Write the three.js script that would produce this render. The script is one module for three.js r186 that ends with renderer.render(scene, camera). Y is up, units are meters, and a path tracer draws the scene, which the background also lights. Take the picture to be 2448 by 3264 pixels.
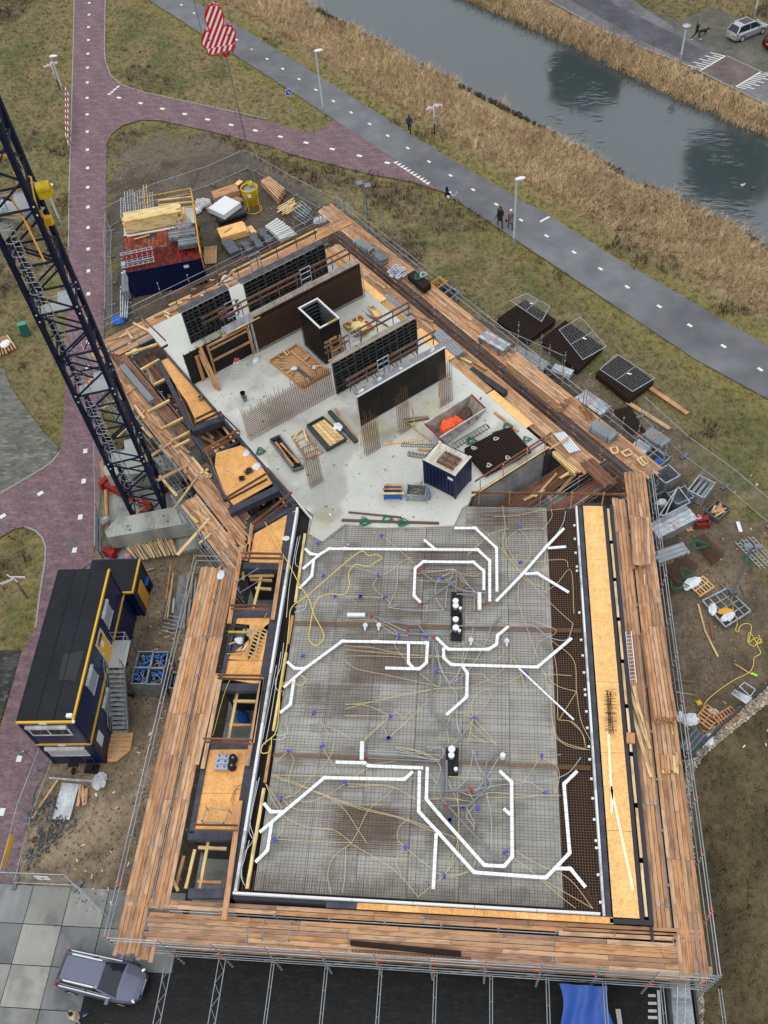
import*as THREE from 'three';
import{mergeGeometries}from 'three/addons/utils/BufferGeometryUtils.js';
import{MarchingCubes}from 'three/addons/objects/MarchingCubes.js';

// ---------- camera, sky, sun, exposure ----------
const scene=new THREE.Scene();
const camera=new THREE.PerspectiveCamera(58.4,0.75,0.5,6000);
camera.position.set(0,48,0);
camera.quaternion.setFromRotationMatrix(new THREE.Matrix4().makeBasis(
new THREE.Vector3(0.994790,-0.072351,-0.071817),new THREE.Vector3(-0.013690,0.603291,-0.797404),new THREE.Vector3(0.101020,0.794233,0.599157)));
const renderer=new THREE.WebGLRenderer({antialias:true});
renderer.toneMapping=THREE.LinearToneMapping;
renderer.toneMappingExposure=1.17;
renderer.shadowMap.enabled=true;
renderer.setSize(768,1024);
function hash(i,j,s){let h=(i*374761393 + j*668265263 + s*974634777)|0;h=Math.imul(h ^(h>>>13),1274126177);h ^=h>>>16;return(h>>>0)/ 4294967296;}
function vnoise(x,y,per,s){
const i=Math.floor(x),j=Math.floor(y);let u=x - i,v=y - j;u=u*u*(3 - 2*u);v=v*v*(3 - 2*v);
const m=(k)=>per?((k % per)+ per)% per:k;
const a=hash(m(i),m(j),s),b=hash(m(i + 1),m(j),s),c=hash(m(i),m(j + 1),s),d=hash(m(i + 1),m(j + 1),s);
return a +(b - a)*u +(c - a)*v +(a - b - c + d)*u*v;
}
function fbm(x,y,oct,per,s=1){let t=0,a=.5,n=0;for(let k=0;k<oct;k++){t +=a*vnoise(x,y,per,s + k*17);n +=a;x*=2;y*=2;per*=2;a*=.5;}return t / n;}
{// overcast sky: brighter overhead, a soft grey towards the horizon
const w=256,h=128,d=new Float32Array(w*h*4);
for(let j=0;j<h;j++)for(let i=0;i<w;i++){
const el=((j + .5)/ h - .5)*Math.PI,s=Math.max(0,Math.sin(el)),k=(j*w + i)*4;
const cl=.9 + .2*fbm(i / 32,j / 16,4,8,5),b=el<0?.18:(.42 + .78*s)*cl;
d[k]=b*.95;d[k + 1]=b*1.0;d[k + 2]=b*1.07;d[k + 3]=1;
}
const t=new THREE.DataTexture(d,w,h,THREE.RGBAFormat,THREE.FloatType);
t.mapping=THREE.EquirectangularReflectionMapping;t.magFilter=t.minFilter=THREE.LinearFilter;t.needsUpdate=true;
scene.background=t;scene.environment=t;
}
const sun=new THREE.DirectionalLight(0xfff4e6,0.7);
sun.position.set(-45,90,25);sun.target.position.set(-5,0,-45);sun.castShadow=true;sun.shadow.radius=60;sun.shadow.mapSize.set(2048,2048);
Object.assign(sun.shadow.camera,{left:-80,right:80,top:80,bottom:-80,near:1,far:300});
scene.add(sun,sun.target);

// ---------- helpers ----------
let seed=7;
const rnd=()=>{seed=(seed + 0x6D2B79F5)|0;let t=Math.imul(seed ^(seed>>>15),1|seed);t=(t + Math.imul(t ^(t>>>7),61|t))^ t;return((t ^(t>>>14))>>>0)/ 4294967296;};
const rr=(a,b)=>a +(b - a)*rnd();
const pick=(a)=>a[Math.floor(rnd()*a.length)];
const V=(a,b,c)=>a.isVector3?a.clone():Array.isArray(a)?(a.length===2?new THREE.Vector3(a[0],b,a[1]):new THREE.Vector3(...a)):new THREE.Vector3(a,b,c);
const used=new Map();
function numbered(n){const k=used.get(n)||0;used.set(n,k + 1);return k?n + '_' + String(k).padStart(3,'0'):n;}
const G=new Map();
function T(name,label,category,group,kind){
const o=new THREE.Group();o.name=numbered(name);o.userData={label,category};
if(group)o.userData.group=group;if(kind){o.userData.kind=kind;if(kind==='structure')delete o.userData.category;}
scene.add(o);return o;
}
function put(o,p,turn=0){o.position.set(...p);o.rotation.y=turn;return o;}
function twin(src,label,p,turn=0,group){
const o=src.clone();o.name=numbered(src.name.replace(/_\d+$/,''));o.userData={...src.userData,label};if(group)o.userData.group=group;
scene.add(o);return put(o,p,turn);
}
// re-bases a thing modelled in world coordinates: the group moves to its base, the children keep their place
function base(o,x,y,z){o.position.set(x,y,z);for(const c of o.children)c.position.set(c.position.x - x,c.position.y - y,c.position.z - z);return o;}
function boxGeo(lx,ly,lz){// uv in metres, u along the longest side
const g=new THREE.BoxGeometry(lx,ly,lz),p=g.attributes.position,n=g.attributes.normal,uv=g.attributes.uv,ou=rnd()*7,ov=rnd()*7;
for(let i=0;i<p.count;i++){
const X=p.getX(i),Y=p.getY(i),Z=p.getZ(i);let a,b,la,lb;
if(Math.abs(n.getX(i))>.5){a=Z;b=Y;la=lz;lb=ly;}else if(Math.abs(n.getY(i))>.5){a=X;b=Z;la=lx;lb=lz;}else{a=X;b=Y;la=lx;lb=ly;}
if(lb>la)[a,b]=[b,a];
uv.setXY(i,a + ou,b + ov);
}
return g;
}
const TMP=new THREE.Object3D(),UP=new THREE.Vector3(0,1,0);
class MB{
constructor(m){this.l=[];this.m=m||null;}
add(g,m){if(g.index===null){g=g.clone();g.setIndex([...Array(g.attributes.position.count).keys()]);}else g=g.clone();for(const k of Object.keys(g.attributes))if(!['position','normal','uv'].includes(k))g.deleteAttribute(k);g.morphAttributes={};if(m)g.applyMatrix4(m);if(this.m)g.applyMatrix4(this.m);this.l.push(g);return this;}
at(g,p,rx=0,ry=0,rz=0,s){TMP.position.copy(V(p));TMP.rotation.set(rx,ry,rz,'YXZ');TMP.scale.set(1,1,1);if(s)TMP.scale.set(...s);TMP.updateMatrix();return this.add(g,TMP.matrix);}
box(lx,ly,lz,x,y,z,ry=0,rx=0,rz=0){return this.at(boxGeo(lx,ly,lz),[x,y,z],rx,ry,rz);}// centred
bar(p,q,w,h){// box from p to q; w across, h upright
p=V(p);q=V(q);const d=q.clone().sub(p),L=d.length();d.normalize();
let s=new THREE.Vector3().crossVectors(d,UP);if(s.lengthSq()<1e-6)s.set(0,0,1);s.normalize();const t=new THREE.Vector3().crossVectors(s,d);
const m=new THREE.Matrix4().makeBasis(d,t,s).setPosition(p.add(q).multiplyScalar(.5));return this.add(boxGeo(L,h,w),m);
}
rod(p,q,r,seg=6,r2){
p=V(p);q=V(q);const d=q.clone().sub(p),L=d.length();
const g=new THREE.CylinderGeometry(r2===undefined?r:r2,r,L,seg,1);const m=new THREE.Matrix4().makeRotationFromQuaternion(new THREE.Quaternion().setFromUnitVectors(UP,d.normalize())).setPosition(p.add(q).multiplyScalar(.5));
return this.add(g,m);
}
tube(pts,r,seg=5,n,closed=false){
const c=new THREE.CatmullRomCurve3(pts.map((p)=>V(p)),closed,'centripetal');return this.add(new THREE.TubeGeometry(c,n||Math.max(6,pts.length*5),r,seg,closed));
}
poly(pts,y,t=0){// flat outline [x, z] laid at height y, thickness t downwards
const s=new THREE.Shape(pts.map((p)=>new THREE.Vector2(p[0],-p[1])));
let g;if(t){g=new THREE.ExtrudeGeometry(s,{depth:t,bevelEnabled:false,steps:1});g.rotateX(-Math.PI / 2);g.translate(0,y - t,0);}else{g=new THREE.ShapeGeometry(s);g.rotateX(-Math.PI / 2);g.translate(0,y,0);}
return this.add(g);
}
geo(){const g=mergeGeometries(this.l);return g;}
build(name,mat,parent,kind){
const o=new THREE.Mesh(this.geo(),mat);o.name=parent===scene?numbered(name):name;o.castShadow=o.receiveShadow=true;
if(kind)o.userData.kind=kind;parent.add(o);return o;
}
}
const BM=new THREE.Matrix4().makeRotationY(40*Math.PI / 180).setPosition(-10.8,0,-33.5);// frame of the turned rear block: x along its cross walls, z along its sides
const R40=40*Math.PI / 180;
const W=(a,b)=>{const c=Math.cos(R40),s=Math.sin(R40);return[-10.8 + a*c + b*s,-33.5 - a*s + b*c];};
function mesh(name,geo,mat,parent){const o=new THREE.Mesh(geo,mat);o.name=parent===scene?numbered(name):name;o.castShadow=o.receiveShadow=true;parent.add(o);return o;}
const one=(fn,m)=>{const b=new MB(m);fn(b);return b;};
function inside(p,poly){let c=false;for(let i=0,j=poly.length - 1;i<poly.length;j=i++){const a=poly[i],b=poly[j];if((a[1]>p[1])!==(b[1]>p[1])&&p[0]<(b[0]- a[0])*(p[1]- a[1])/(b[1]- a[1])+ a[0])c=!c;}return c;}
function distPoly(p,poly,open){let m=1e9;for(let i=0;i<poly.length -(open?1:0);i++){const a=poly[i],b=poly[(i + 1)% poly.length],dx=b[0]- a[0],dz=b[1]- a[1];let t=((p[0]- a[0])*dx +(p[1]- a[1])*dz)/(dx*dx + dz*dz);t=Math.max(0,Math.min(1,t));const e=Math.hypot(p[0]- a[0]- t*dx,p[1]- a[1]- t*dz);if(e<m)m=e;}return m;}
const sm=(a,b,x)=>{x=Math.max(0,Math.min(1,(x - a)/(b - a)));return x*x*(3 - 2*x);};
const mix=(a,b,t)=>[a[0]+(b[0]- a[0])*t,a[1]+(b[1]- a[1])*t,a[2]+(b[2]- a[2])*t];

// ---------- materials ----------
function tex(n,fn,srgb=true,w=n){
const d=new Uint8Array(n*w*4);
for(let j=0;j<n;j++)for(let i=0;i<w;i++){const c=fn(i / w,j / n),k=(j*w + i)*4;for(let q=0;q<3;q++)d[k + q]=Math.max(0,Math.min(255,(Array.isArray(c)?c[q]:c)*255));d[k + 3]=255;}
const t=new THREE.DataTexture(d,w,n,THREE.RGBAFormat);t.wrapS=t.wrapT=THREE.RepeatWrapping;t.magFilter=THREE.LinearFilter;t.minFilter=THREE.LinearMipmapLinearFilter;t.generateMipmaps=true;if(srgb)t.colorSpace=THREE.SRGBColorSpace;t.needsUpdate=true;return t;
}
const rep=(t,x,y=x)=>{const c=t.clone();c.repeat.set(1 / x,1 / y);c.needsUpdate=true;return c;};
const lin=(r,g,b)=>new THREE.Color().setRGB(r,g,b);
const hex=(h)=>new THREE.Color(h);
function mt(color,rough=.7,metal=0,o={}){return new THREE.MeshPhysicalMaterial({color:Array.isArray(color)?lin(...color):hex(color),roughness:rough,metalness:metal,specularIntensity:rough<.35?1:.4,...o});}
const tGrain=tex(256,(u,v)=>{const g=fbm(u*4,v*48,4,4*1,3),k=fbm(u*6,v*12,3,6,9),e=vnoise(u*16,v*256,16,5);let t=.9 + .07*(g - .5)+ .12*(k - .5)+ .05*(e - .5);const kn=vnoise(u*20,v*40,20,31);if(kn>.9)t -=.45*(kn - .9)/ .1;const st=fbm(u*3,v*5,3,3,61);t -=.16*sm(.55,.75,st);return[t*1.02,t,t*.97];});
const grain=rep(tGrain,2.4,.6);
const tMott=tex(512,(u,v)=>{const a=fbm(u*4,v*4,6,4,11),b=fbm(u*16,v*16,4,16,23);return .88 + .34*(a - .5)+ .22*(b - .5);});
const tFine=tex(512,(u,v)=>.78 + .5*(fbm(u*32,v*32,4,32,41)- .5)+ .25*(hash(u*512|0,v*512|0,3)- .5));
const tOSB=tex(512,(u,v)=>{const a=vnoise(u*60 + 3*fbm(u*8,v*8,2,8,2),v*24,0,4),b=vnoise(u*22,v*64 + 3*fbm(u*8,v*8,2,8,7),0,8),c=fbm(u*3,v*3,4,3,19);const t=.86 + .14*(a - .5)+ .12*(b - .5)+ .22*(c - .5)-(vnoise(u*80,v*80,80,77)>.95?.2:0);return[t*1.12,t*.93,t*.68];});
const tStreak=tex(512,(u,v)=>{const a=fbm(u*3,v*3,5,3,51),s=fbm(u*40,v*4,3,4,57),p=sm(.55,.75,fbm(u*5,v*5,4,5,63));return .93 + .26*(a - .5)+ .1*(s - .5)- .1*p;});
const tConc=tex(1024,(u,v)=>{const a=fbm(u*5,v*5,6,5,151),w=sm(.56,.7,fbm(u*7,v*7,5,7,157)),f=vnoise(u*260,v*260,260,163),p=sm(.6,.72,fbm(u*9 + 3,v*9,4,9,167)),d=vnoise(u*170,v*170,170,171)>.965?.14:0;const t=.95 + .26*(a - .5)+ .05*(f - .5)- .13*w - d;return[t - .02*p,t - .03*p,t - .1*p];});
const tRust=tex(512,(u,v)=>{const a=fbm(u*6,v*6,5,6,71),g=fbm(u*5,v*5,4,5,81);const c=mix([.62,.27,.17],[.33,.19,.16],sm(.4,.62,a));return mix(c,[.42,.47,.42],sm(.62,.72,g)*.7);});
const woodCols=[[.5,.27,.15],[.44,.235,.14],[.58,.35,.21],[.38,.2,.12],[.48,.29,.18],[.33,.175,.115],[.5,.255,.12],[.42,.26,.18],[.62,.39,.24],[.29,.16,.11]];
const M={
plank:woodCols.map((c,i)=>mt([[.14,.12,.1][i % 3]+ c[0]*1.05,[.1,.09,.1][i % 3]+ c[1]*1.0,[.055,.05,.085][i % 3]+ c[2]*.95],.62,0,{map:grain,bumpMap:grain,bumpScale:.003})),
pine:[[.85,.62,.32],[.8,.55,.27],[.9,.7,.4]].map((c)=>mt(c,.65,0,{map:grain,bumpMap:grain,bumpScale:.002})),
lvl:mt([.95,.72,.34],.6,0,{map:grain}),
oldwood:[[.26,.13,.085],[.2,.105,.075],[.31,.17,.11]].map((c)=>mt(c,.7,0,{map:grain})),
greywood:mt([.42,.38,.33],.75,0,{map:grain}),
osb:mt([.98,.86,.66],.6,0,{map:rep(tOSB,1.6)}),
osbOld:mt([.86,.67,.46],.62,0,{map:rep(tOSB,1.6)}),
ply:mt([.62,.38,.19],.6,0,{map:grain}),
steel:mt([.42,.46,.48],.42,.55,{map:rep(tMott,1.5)}),
steelDark:mt([.2,.22,.235],.5,.4,{map:rep(tMott,1.5)}),
galv:mt([.62,.66,.69],.38,.6,{map:rep(tMott,.8)}),
alu:mt([.75,.77,.78],.35,.6),
duct:mt([.86,.89,.89],.5,.05),seam:mt([.3,.33,.35],.5),
pipe:mt([.2,.215,.235],.5),white:mt([.74,.75,.74],.55),whiteDirty:mt([.72,.72,.7],.7,0,{map:rep(tMott,1.2)}),
black:mt([.018,.017,.018],.5,0,{map:rep(tMott,2)}),form:mt([.016,.013,.012],.38,0,{map:rep(tMott,1.7)}),rib:mt([.055,.06,.063],.5,.2),
foil:mt([.035,.037,.05],.38,0,{bumpMap:rep(tMott,.6),bumpScale:.03}),membrane:mt([.075,.08,.105],.42,0,{map:rep(tMott,1.2),bumpMap:rep(tMott,.7),bumpScale:.02}),
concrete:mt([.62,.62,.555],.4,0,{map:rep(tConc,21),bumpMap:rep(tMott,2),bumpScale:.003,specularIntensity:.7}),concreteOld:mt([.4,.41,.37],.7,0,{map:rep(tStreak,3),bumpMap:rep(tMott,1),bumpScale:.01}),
concreteRaw:mt([.42,.43,.42],.6,0,{map:rep(tStreak,5)}),
floorPanel:[[.43,.43,.39],[.46,.455,.415],[.4,.4,.365],[.445,.44,.405]].map((c)=>mt(c,.5,0,{map:rep(tStreak,4)})),
rebar:mt([.14,.08,.05],.75,.1),rebarDark:mt([.03,.019,.015],.8),rebarTan:mt([.2,.11,.055],.75,.1),
conduit:mt([.62,.5,.26],.5),hose:mt([.75,.58,.12],.45),hoseWhite:mt([.7,.72,.72],.4),boxBlue:mt([.07,.08,.5],.5),red:mt([.5,.03,.03],.5),redFrame:mt([.4,.035,.025],.45,0,{map:rep(tMott,1)}),
navy:mt([.012,.02,.085],.36,.1,{map:rep(tMott,2)}),navyCab:mt([.011,.022,.095],.32,.1,{map:rep(tMott,3)}),yellow:mt([.72,.42,.03],.45),yellowB:mt([.78,.55,.02],.45,0,{map:rep(tMott,1)}),yellowD:mt([.68,.36,.05],.5),
roofBlack:mt([.014,.016,.02],.36,0,{map:rep(tMott,4)}),rust:mt([1,1,1],.55,0,{map:rep(tRust,3)}),orange:mt([.75,.1,.03],.6),orangeDirty:mt([.6,.15,.06],.55,0,{map:rep(tRust,2)}),
crane:mt([.007,.012,.034],.4,.1),bluePl:mt([.02,.12,.45],.4),tarp:mt([.02,.13,.5],.42),cap:mt([.95,.2,.1],.5),green:mt([.02,.16,.1],.6),greenBox:mt([.02,.13,.09],.5),hiviz:mt([.35,.8,.05],.6),
bag:mt([.7,.71,.72],.6,0,{map:rep(tMott,.6),bumpMap:rep(tMott,.4),bumpScale:.05}),plastic:mt([.75,.78,.8],.3,0,{bumpMap:rep(tMott,.5),bumpScale:.05}),
rubber:mt([.015,.015,.015],.8),glass:mt([.02,.025,.03],.06,0),grate:mt([.5,.52,.52],.5,.5),brickDark:[[.1,.1,.1],[.14,.14,.135],[.07,.075,.08],[.17,.165,.15]].map((c)=>mt(c,.7)),
};
// ---------- terrain, water, paths ----------
const NEAR=[[-24.97,-115.04],[-22.01,-111.84],[-14.4,-103.77],[-5.74,-94.37],[3.41,-85.13]].concat([[8.93,-78.8],[14.43,-72.76],[20.43,-67.03],[23.21,-63.75],[25.69,-61.05]]),FARB=[[-10.8,-120.56],[-.91,-109.89],[3.72,-105.24]].concat([[10.33,-98.27],[17.63,-89.69],[26.17,-80.89],[29.04,-78.12]]);
const WATER=[...NEAR,...FARB.slice().reverse()];
const TOW_U=[[-39.43,-117],[-34.44,-111.86],[-32.39,-109.84]].concat([[-25.87,-102.91],[-15.55,-91.47],[-6.7,-81.39],[-2.75,-77.15],[3.16,-70.8]]).concat([[5.87,-68.22],[10.1,-63.3]]).concat([[21.04,-51.95],[27.37,-45.86]]);
const TOW_L=[[-46.18,-119.45],[-39.87,-112.36],[-22.67,-93.57]].concat([[-14.66,-84.67],[-3.33,-71.99],[3.07,-64.78]]).concat([[15.63,-50.61],[20.11,-46.55],[26.15,-40.79]]);
const TOW=[...TOW_U,...TOW_L.slice().reverse()];
const PATH=[[-50.97,-119.04],[-49.38,-113.24],[-46.06,-101.17],[-42.3,-87.42],[-38.43,-73.15],[-35.96,-64.42]].concat([[-30.63,-44.71],[-30.04,-42.36],[-29.91,-41.22],[-30.14,-40.34],[-30.64,-39.72],[-33.09,-37.35],[-34.55,-36],[-33.25,-32.37],[-31.83,-33.64],[-31.05,-34.37],[-30.36,-34.55],[-29.51,-34.23],[-28.86,-33.64],[-28.4,-32.9],[-28.09,-31.74],[-27.67,-29.21],[-27.2,-26.85]]).concat([[-27.57,-25.09],[-27.24,-20.11],[-27.06,-16.83]]).concat([[-25.44,-12.21],[-24.59,-11.66],[-24.36,-11.6],[-23.55,-11.78],[-24.04,-16.52],[-23.6,-18.59]]).concat([[-25.83,-30.77],[-24.87,-31.82],[-26.33,-40.38],[-27.68,-44.72]]).concat([[-33.42,-68.06],[-35.46,-75.64],[-36.87,-81.19],[-36.91,-82.92],[-36.18,-84.65],[-34.39,-85.6],[-32.32,-85.34],[-26.9,-83.13],[-20.65,-80.27]]).concat([[-18.04,-78.64],[-10.82,-75.29],[-6.29,-73.71],[-3.33,-71.99],[-14.66,-84.67],[-15.13,-83.1],[-16.17,-82.44],[-17.3,-82.64],[-23.03,-85.43]]).concat([[-29.63,-88.55],[-35.32,-90.96],[-38.18,-92.61],[-39.97,-94.73],[-41.45,-97.95],[-42.32,-100.88],[-45.38,-112.87],[-46.88,-118.63]]);
const PAVE=[[-40.8,-50.36],[-36.97,-49.76],[-35.76,-47.73],[-33.73,-45.37],[-31.68,-43.12],[-30.15,-41.72],[-30.05,-40.72],[-30.42,-39.97],[-33.11,-37.41],[-35.34,-35.52]];// grey block paving left
const DARKL=[[-30.73,-25.35],[-28.96,-25.18],[-27.62,-25.22],[-27.45,-23.04],[-27.41,-20.59],[-27.67,-16.8]];
const YARD_REAR=[[-30.72,-55.41],[-31.85,-63.17],[-34.73,-74.62],[-32.65,-77.21],[-28.38,-78.58],[-22.91,-78.49],[-16.93,-73.93],[-10.39,-67.79],[-2.09,-57.83],[-12.18,-54.66],[-22.35,-49.52]],YARD_LEFT=[[-24.86,-32.31],[-17.72,-33.21],[-15.14,-29.04],[-16.04,-10.97],[-18.02,-10.2],[-24.53,-12.11],[-24.34,-18.43]];
const YARD_RIGHT=[[8.49,-48.01],[11.76,-44.85],[14.96,-40.67],[15.65,-37.18],[18.06,-34.67],[16.19,-23.91],[11.24,-19.95],[7.55,-29.67],[5.07,-36.63],[2.17,-44.81],[-1.28,-54.54],[1.56,-55.05]],MUD=[[-36.06,-79.73],[-32.67,-83.26],[-25.76,-81.67],[-20.95,-77.47],[-16.88,-73.57],[-22.82,-77.94],[-28.05,-77.01],[-33.8,-72.74]];
const ROAD_F=[[.92,-114.23],[7.14,-108.01],[13.63,-99.05],[20.63,-92.25],[26.7,-84.68],[29.46,-80.94],[30.71,-87.32],[24.33,-94.22],[23.07,-95.29],[17.48,-104.81],[15.15,-109.59],[12.25,-113.91]],LOT=[[17.48,-104.81],[20.53,-102],[24.35,-104.56],[26.38,-102.57],[32.27,-95.25],[30.71,-87.32],[27.71,-90.52],[23.07,-95.29]];
const SLABS=[[-27.3,-11.71],[-24.38,-11.67],[-22.52,-11.7],[-18.52,-11.07],[-17.39,-8.84],[-18.56,-5.32],[-18.95,-3.16],[-23.95,-2.83]],SETT=[[-16.14,-11.41],[-18.86,-8.03],[-23.71,-3.06],[9.85,-5.25],[10.18,-9.53],[8.68,-13.62]];
const BUILDG=[[-29.92,-52.4],[-13.86,-69.58],[11.51,-42.28],[11.03,-9.58],[-15.59,-9.05],[-15.97,-30.39]];
const GRAVEL=[[11.29,-20.31],[13.49,-22.27],[16.28,-24.41],[18.79,-26.45],[18.57,-25.37],[16.1,-23.38],[13.75,-21.46],[12.24,-20.19],[11.61,-19.3],[11.22,-17.91]].concat([[10.67,-8.72],[10.39,-6.65],[9.73,-6.61],[9.99,-8.68],[9.82,-10.12]]);
{// one ground sheet: fine near the site, widening to the horizon; it dips under the canal
const xs=[],zs=[];for(let x=-80;x<=70;x +=.6)xs.push(x);for(let k=1;k<14;k++){const e=4*Math.pow(1.62,k);xs.push(70 + e);xs.unshift(-80 - e);}
for(let z=-185;z<=14;z +=.6)zs.push(z);for(let k=1;k<14;k++){const e=4*Math.pow(1.62,k);zs.push(14 + e);zs.unshift(-185 - e);}
const nx=xs.length,nz=zs.length,pos=new Float32Array(nx*nz*3),col=new Float32Array(nx*nz*3),uv=new Float32Array(nx*nz*2),idx=[];
for(let j=0;j<nz;j++)for(let i=0;i<nx;i++){
const x=xs[i],z=zs[j],p=[x,z],k=j*nx + i;let y=0;
const wob=[x + 2.2*(vnoise(x*.5,z*.5,0,3)- .5),z + 2.2*(vnoise(x*.5,z*.5,0,4)- .5)];
const n1=fbm(x*.09,z*.09,4,0,6),n2=fbm(x*.35,z*.35,3,0,8),n3=fbm(x*.9,z*.9,2,0,15),n4=fbm(x*.16 + 9,z*.16,3,0,29);
let c=mix([.19,.165,.08],[.245,.2,.105],sm(.38,.62,n1));c=mix(c,[.135,.14,.055],sm(.46,.64,n2));c=mix(c,[.15,.115,.075],sm(.56,.7,n4)*.8);c=mix(c,[.28,.22,.13],sm(.6,.75,n3)*.5);
const inW=inside(p,WATER);
const far=Math.abs(x)>85||z<-190;
if(!far){
const dW=distPoly(p,WATER);if(inW)y=-1.5*sm(0,2.5,dW + .6)- .35;else if(dW<2)y=-.35*(1 - dW / 2);
if(dW<10&&!inW&&z<-40)c=mix(c,[.36,.27,.17],.95*sm(10,5,dW));
const dT=Math.min(distPoly(p,TOW_U,true),distPoly(p,TOW_L,true)),dP=distPoly(p,PATH);
const edge=Math.max(1 - dT / 2.2,.8 - dP / 2);if(edge>0)c=mix(c,mix([.2,.2,.06],[.26,.21,.08],n2),Math.min(.85,edge));
if(inside(wob,MUD))c=mix(c,[.15,.13,.112],.85);
const dirt=inside(p,BUILDG)?[.06,.05,.045]:inside(wob,YARD_REAR)?[.1,.086,.073]:inside(wob,YARD_RIGHT)?[.15,.118,.092]:inside(wob,YARD_LEFT)?[.25,.2,.155]:null;
if(dirt){const d=mix(dirt,dirt.map((q)=>q*1.5),sm(.45,.8,n2));c=mix(c,mix(d,dirt.map((q)=>q*.6),sm(.5,.75,n3)),.93);y +=.03*(n3 - .5);}
else if(!inW)y +=.16*(n2 - .5)+ .05*(n3 - .5)- .06;
if(x>9.5&&z>-28&&!dirt)c=mix([.085,.072,.04],[.15,.12,.066],sm(.35,.7,n2*.6 + n3*.4));
if(z>-16&&x>8)y -=.1;
if(x>-17&&x<10.5&&z>-34&&z<-2)y=-.1;
for(const poly of[PATH,TOW,PAVE,SLABS,ROAD_F,LOT])if(inside(p,poly)){y=Math.min(y,-.12);}
}
pos.set([x,y,z],k*3);col.set(c,k*3);uv.set([x / 5,z / 5],k*2);
if(i&&j){const a=k - nx - 1,b=k - nx,d=k - 1;idx.push(a,d,b,b,d,k);}
}
const g=new THREE.BufferGeometry();g.setAttribute('position',new THREE.BufferAttribute(pos,3));g.setAttribute('color',new THREE.BufferAttribute(col,3));g.setAttribute('uv',new THREE.BufferAttribute(uv,2));g.setIndex(idx);g.computeVertexNormals();
const o=mesh('ground',g,new THREE.MeshStandardMaterial({vertexColors:true,roughness:.95,map:tex(1024,(u,v)=>{const a=fbm(u*24,v*24,4,24,91),b=vnoise(u*160,v*160,160,92),c=vnoise(u*330,v*330,330,94);const t=.9 + .42*(a - .5)+ .3*(b - .5)+ .3*(c - .5);return[t*1.04,t,t*.92];}),bumpMap:tex(512,(u,v)=>fbm(u*50,v*50,4,50,97),false),bumpScale:.05}),scene);
o.userData={kind:'structure',label:'rough winter grass and bare earth around the building site'};
}
function sheet(name,poly,y,mat,label){const o=one((b)=>b.poly(poly,y)).build(name,mat,scene);o.userData={kind:'structure',label};return o;}
function uvM(s){return(t)=>rep(t,s);}
const tBrick=(w,h,cols,joint,j=.1)=>tex(512,(u,v)=>{// running bond of small paving bricks: far smaller in view than one can pick apart
const nu=w,nv=h,r=Math.floor(v*nv),x=u*nu +(r % 2)*.5,i=Math.floor(x)% nu,fx=x - Math.floor(x),fy=v*nv - r;const e=(fx<j*.5||fy<j)?1:0;
const c=cols[Math.floor(hash(i,r,5)*cols.length)],t=.85 + .3*fbm(u*8,v*8,4,8,13);return e?joint.map((q)=>q*t):c.map((q)=>q*t*(.9 + .2*hash(i,r,9)));});
const brickRed=mt([1,1,1],.62,0,{map:rep(tBrick(16,32,[[.46,.37,.395],[.49,.385,.4],[.43,.355,.385],[.48,.38,.385]],[.4,.34,.36]),3.4),bumpMap:rep(tMott,1.3),bumpScale:.01});
sheet('brick_path',PATH,0,brickRed,'red brick cycle path with branches beside the site');
const asphalt=mt([.2,.203,.214],.55,0,{map:rep(tMott,21)});
sheet('towpath',TOW,.012,asphalt,'grey asphalt towpath running along the canal');
sheet('block_paving',PAVE,.006,mt([1,1,1],.75,0,{map:rep(tBrick(14,28,[[.4,.4,.37],[.45,.45,.41],[.43,.42,.39],[.38,.39,.37]],[.36,.38,.33]),5.5)}),'grey block paving beside the brick path');
sheet('dark_paving',DARKL,.008,mt([1,1,1],.75,0,{map:rep(tBrick(10,16,[[.22,.22,.22],[.27,.27,.27],[.19,.2,.2],[.31,.31,.3]],[.2,.2,.19]),3.6)}),'dark grey block paving at the left edge');
sheet('brick_forecourt',SETT,.004,mt([1,1,1],.6,0,{map:rep(tBrick(16,32,[[.13,.13,.13],[.155,.153,.145],[.115,.12,.125],[.14,.135,.135]],[.1,.1,.1]),3.4),bumpMap:rep(tMott,1),bumpScale:.01}),'black brick forecourt in front of the scaffolding');
sheet('far_road',ROAD_F,.012,mt([.2,.195,.205],.6,0,{map:rep(tMott,8)}),'grey road on the far side of the canal');
sheet('parking_lot',LOT,.006,mt([.17,.165,.13],.7,0,{map:rep(tMott,5)}),'mossy car park across the canal');
{
const b=one((q)=>q.poly([[9.42,-107.8],[16.76,-97.44],[20.59,-93.21],[22.4,-95.01],[20.56,-98.16],[14.19,-106.22],[13.4,-109.76],[7.94,-110.29]],.02));const o=b.build('asphalt_lane',mt([.125,.12,.14],.55,0,{map:rep(tMott,5)}),scene);o.userData={kind:'structure',label:'darker asphalt lane of the far road'};
const d=one((q)=>q.poly([[21.55,-91.56],[24.17,-94.23],[27.11,-90.87],[24.36,-88.32]],.024)).build('speed_table',mt([.2,.155,.145],.7,0,{map:rep(tMott,4)}),scene);d.userData={kind:'structure',label:'reddish speed table across the far road'};
}
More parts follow.
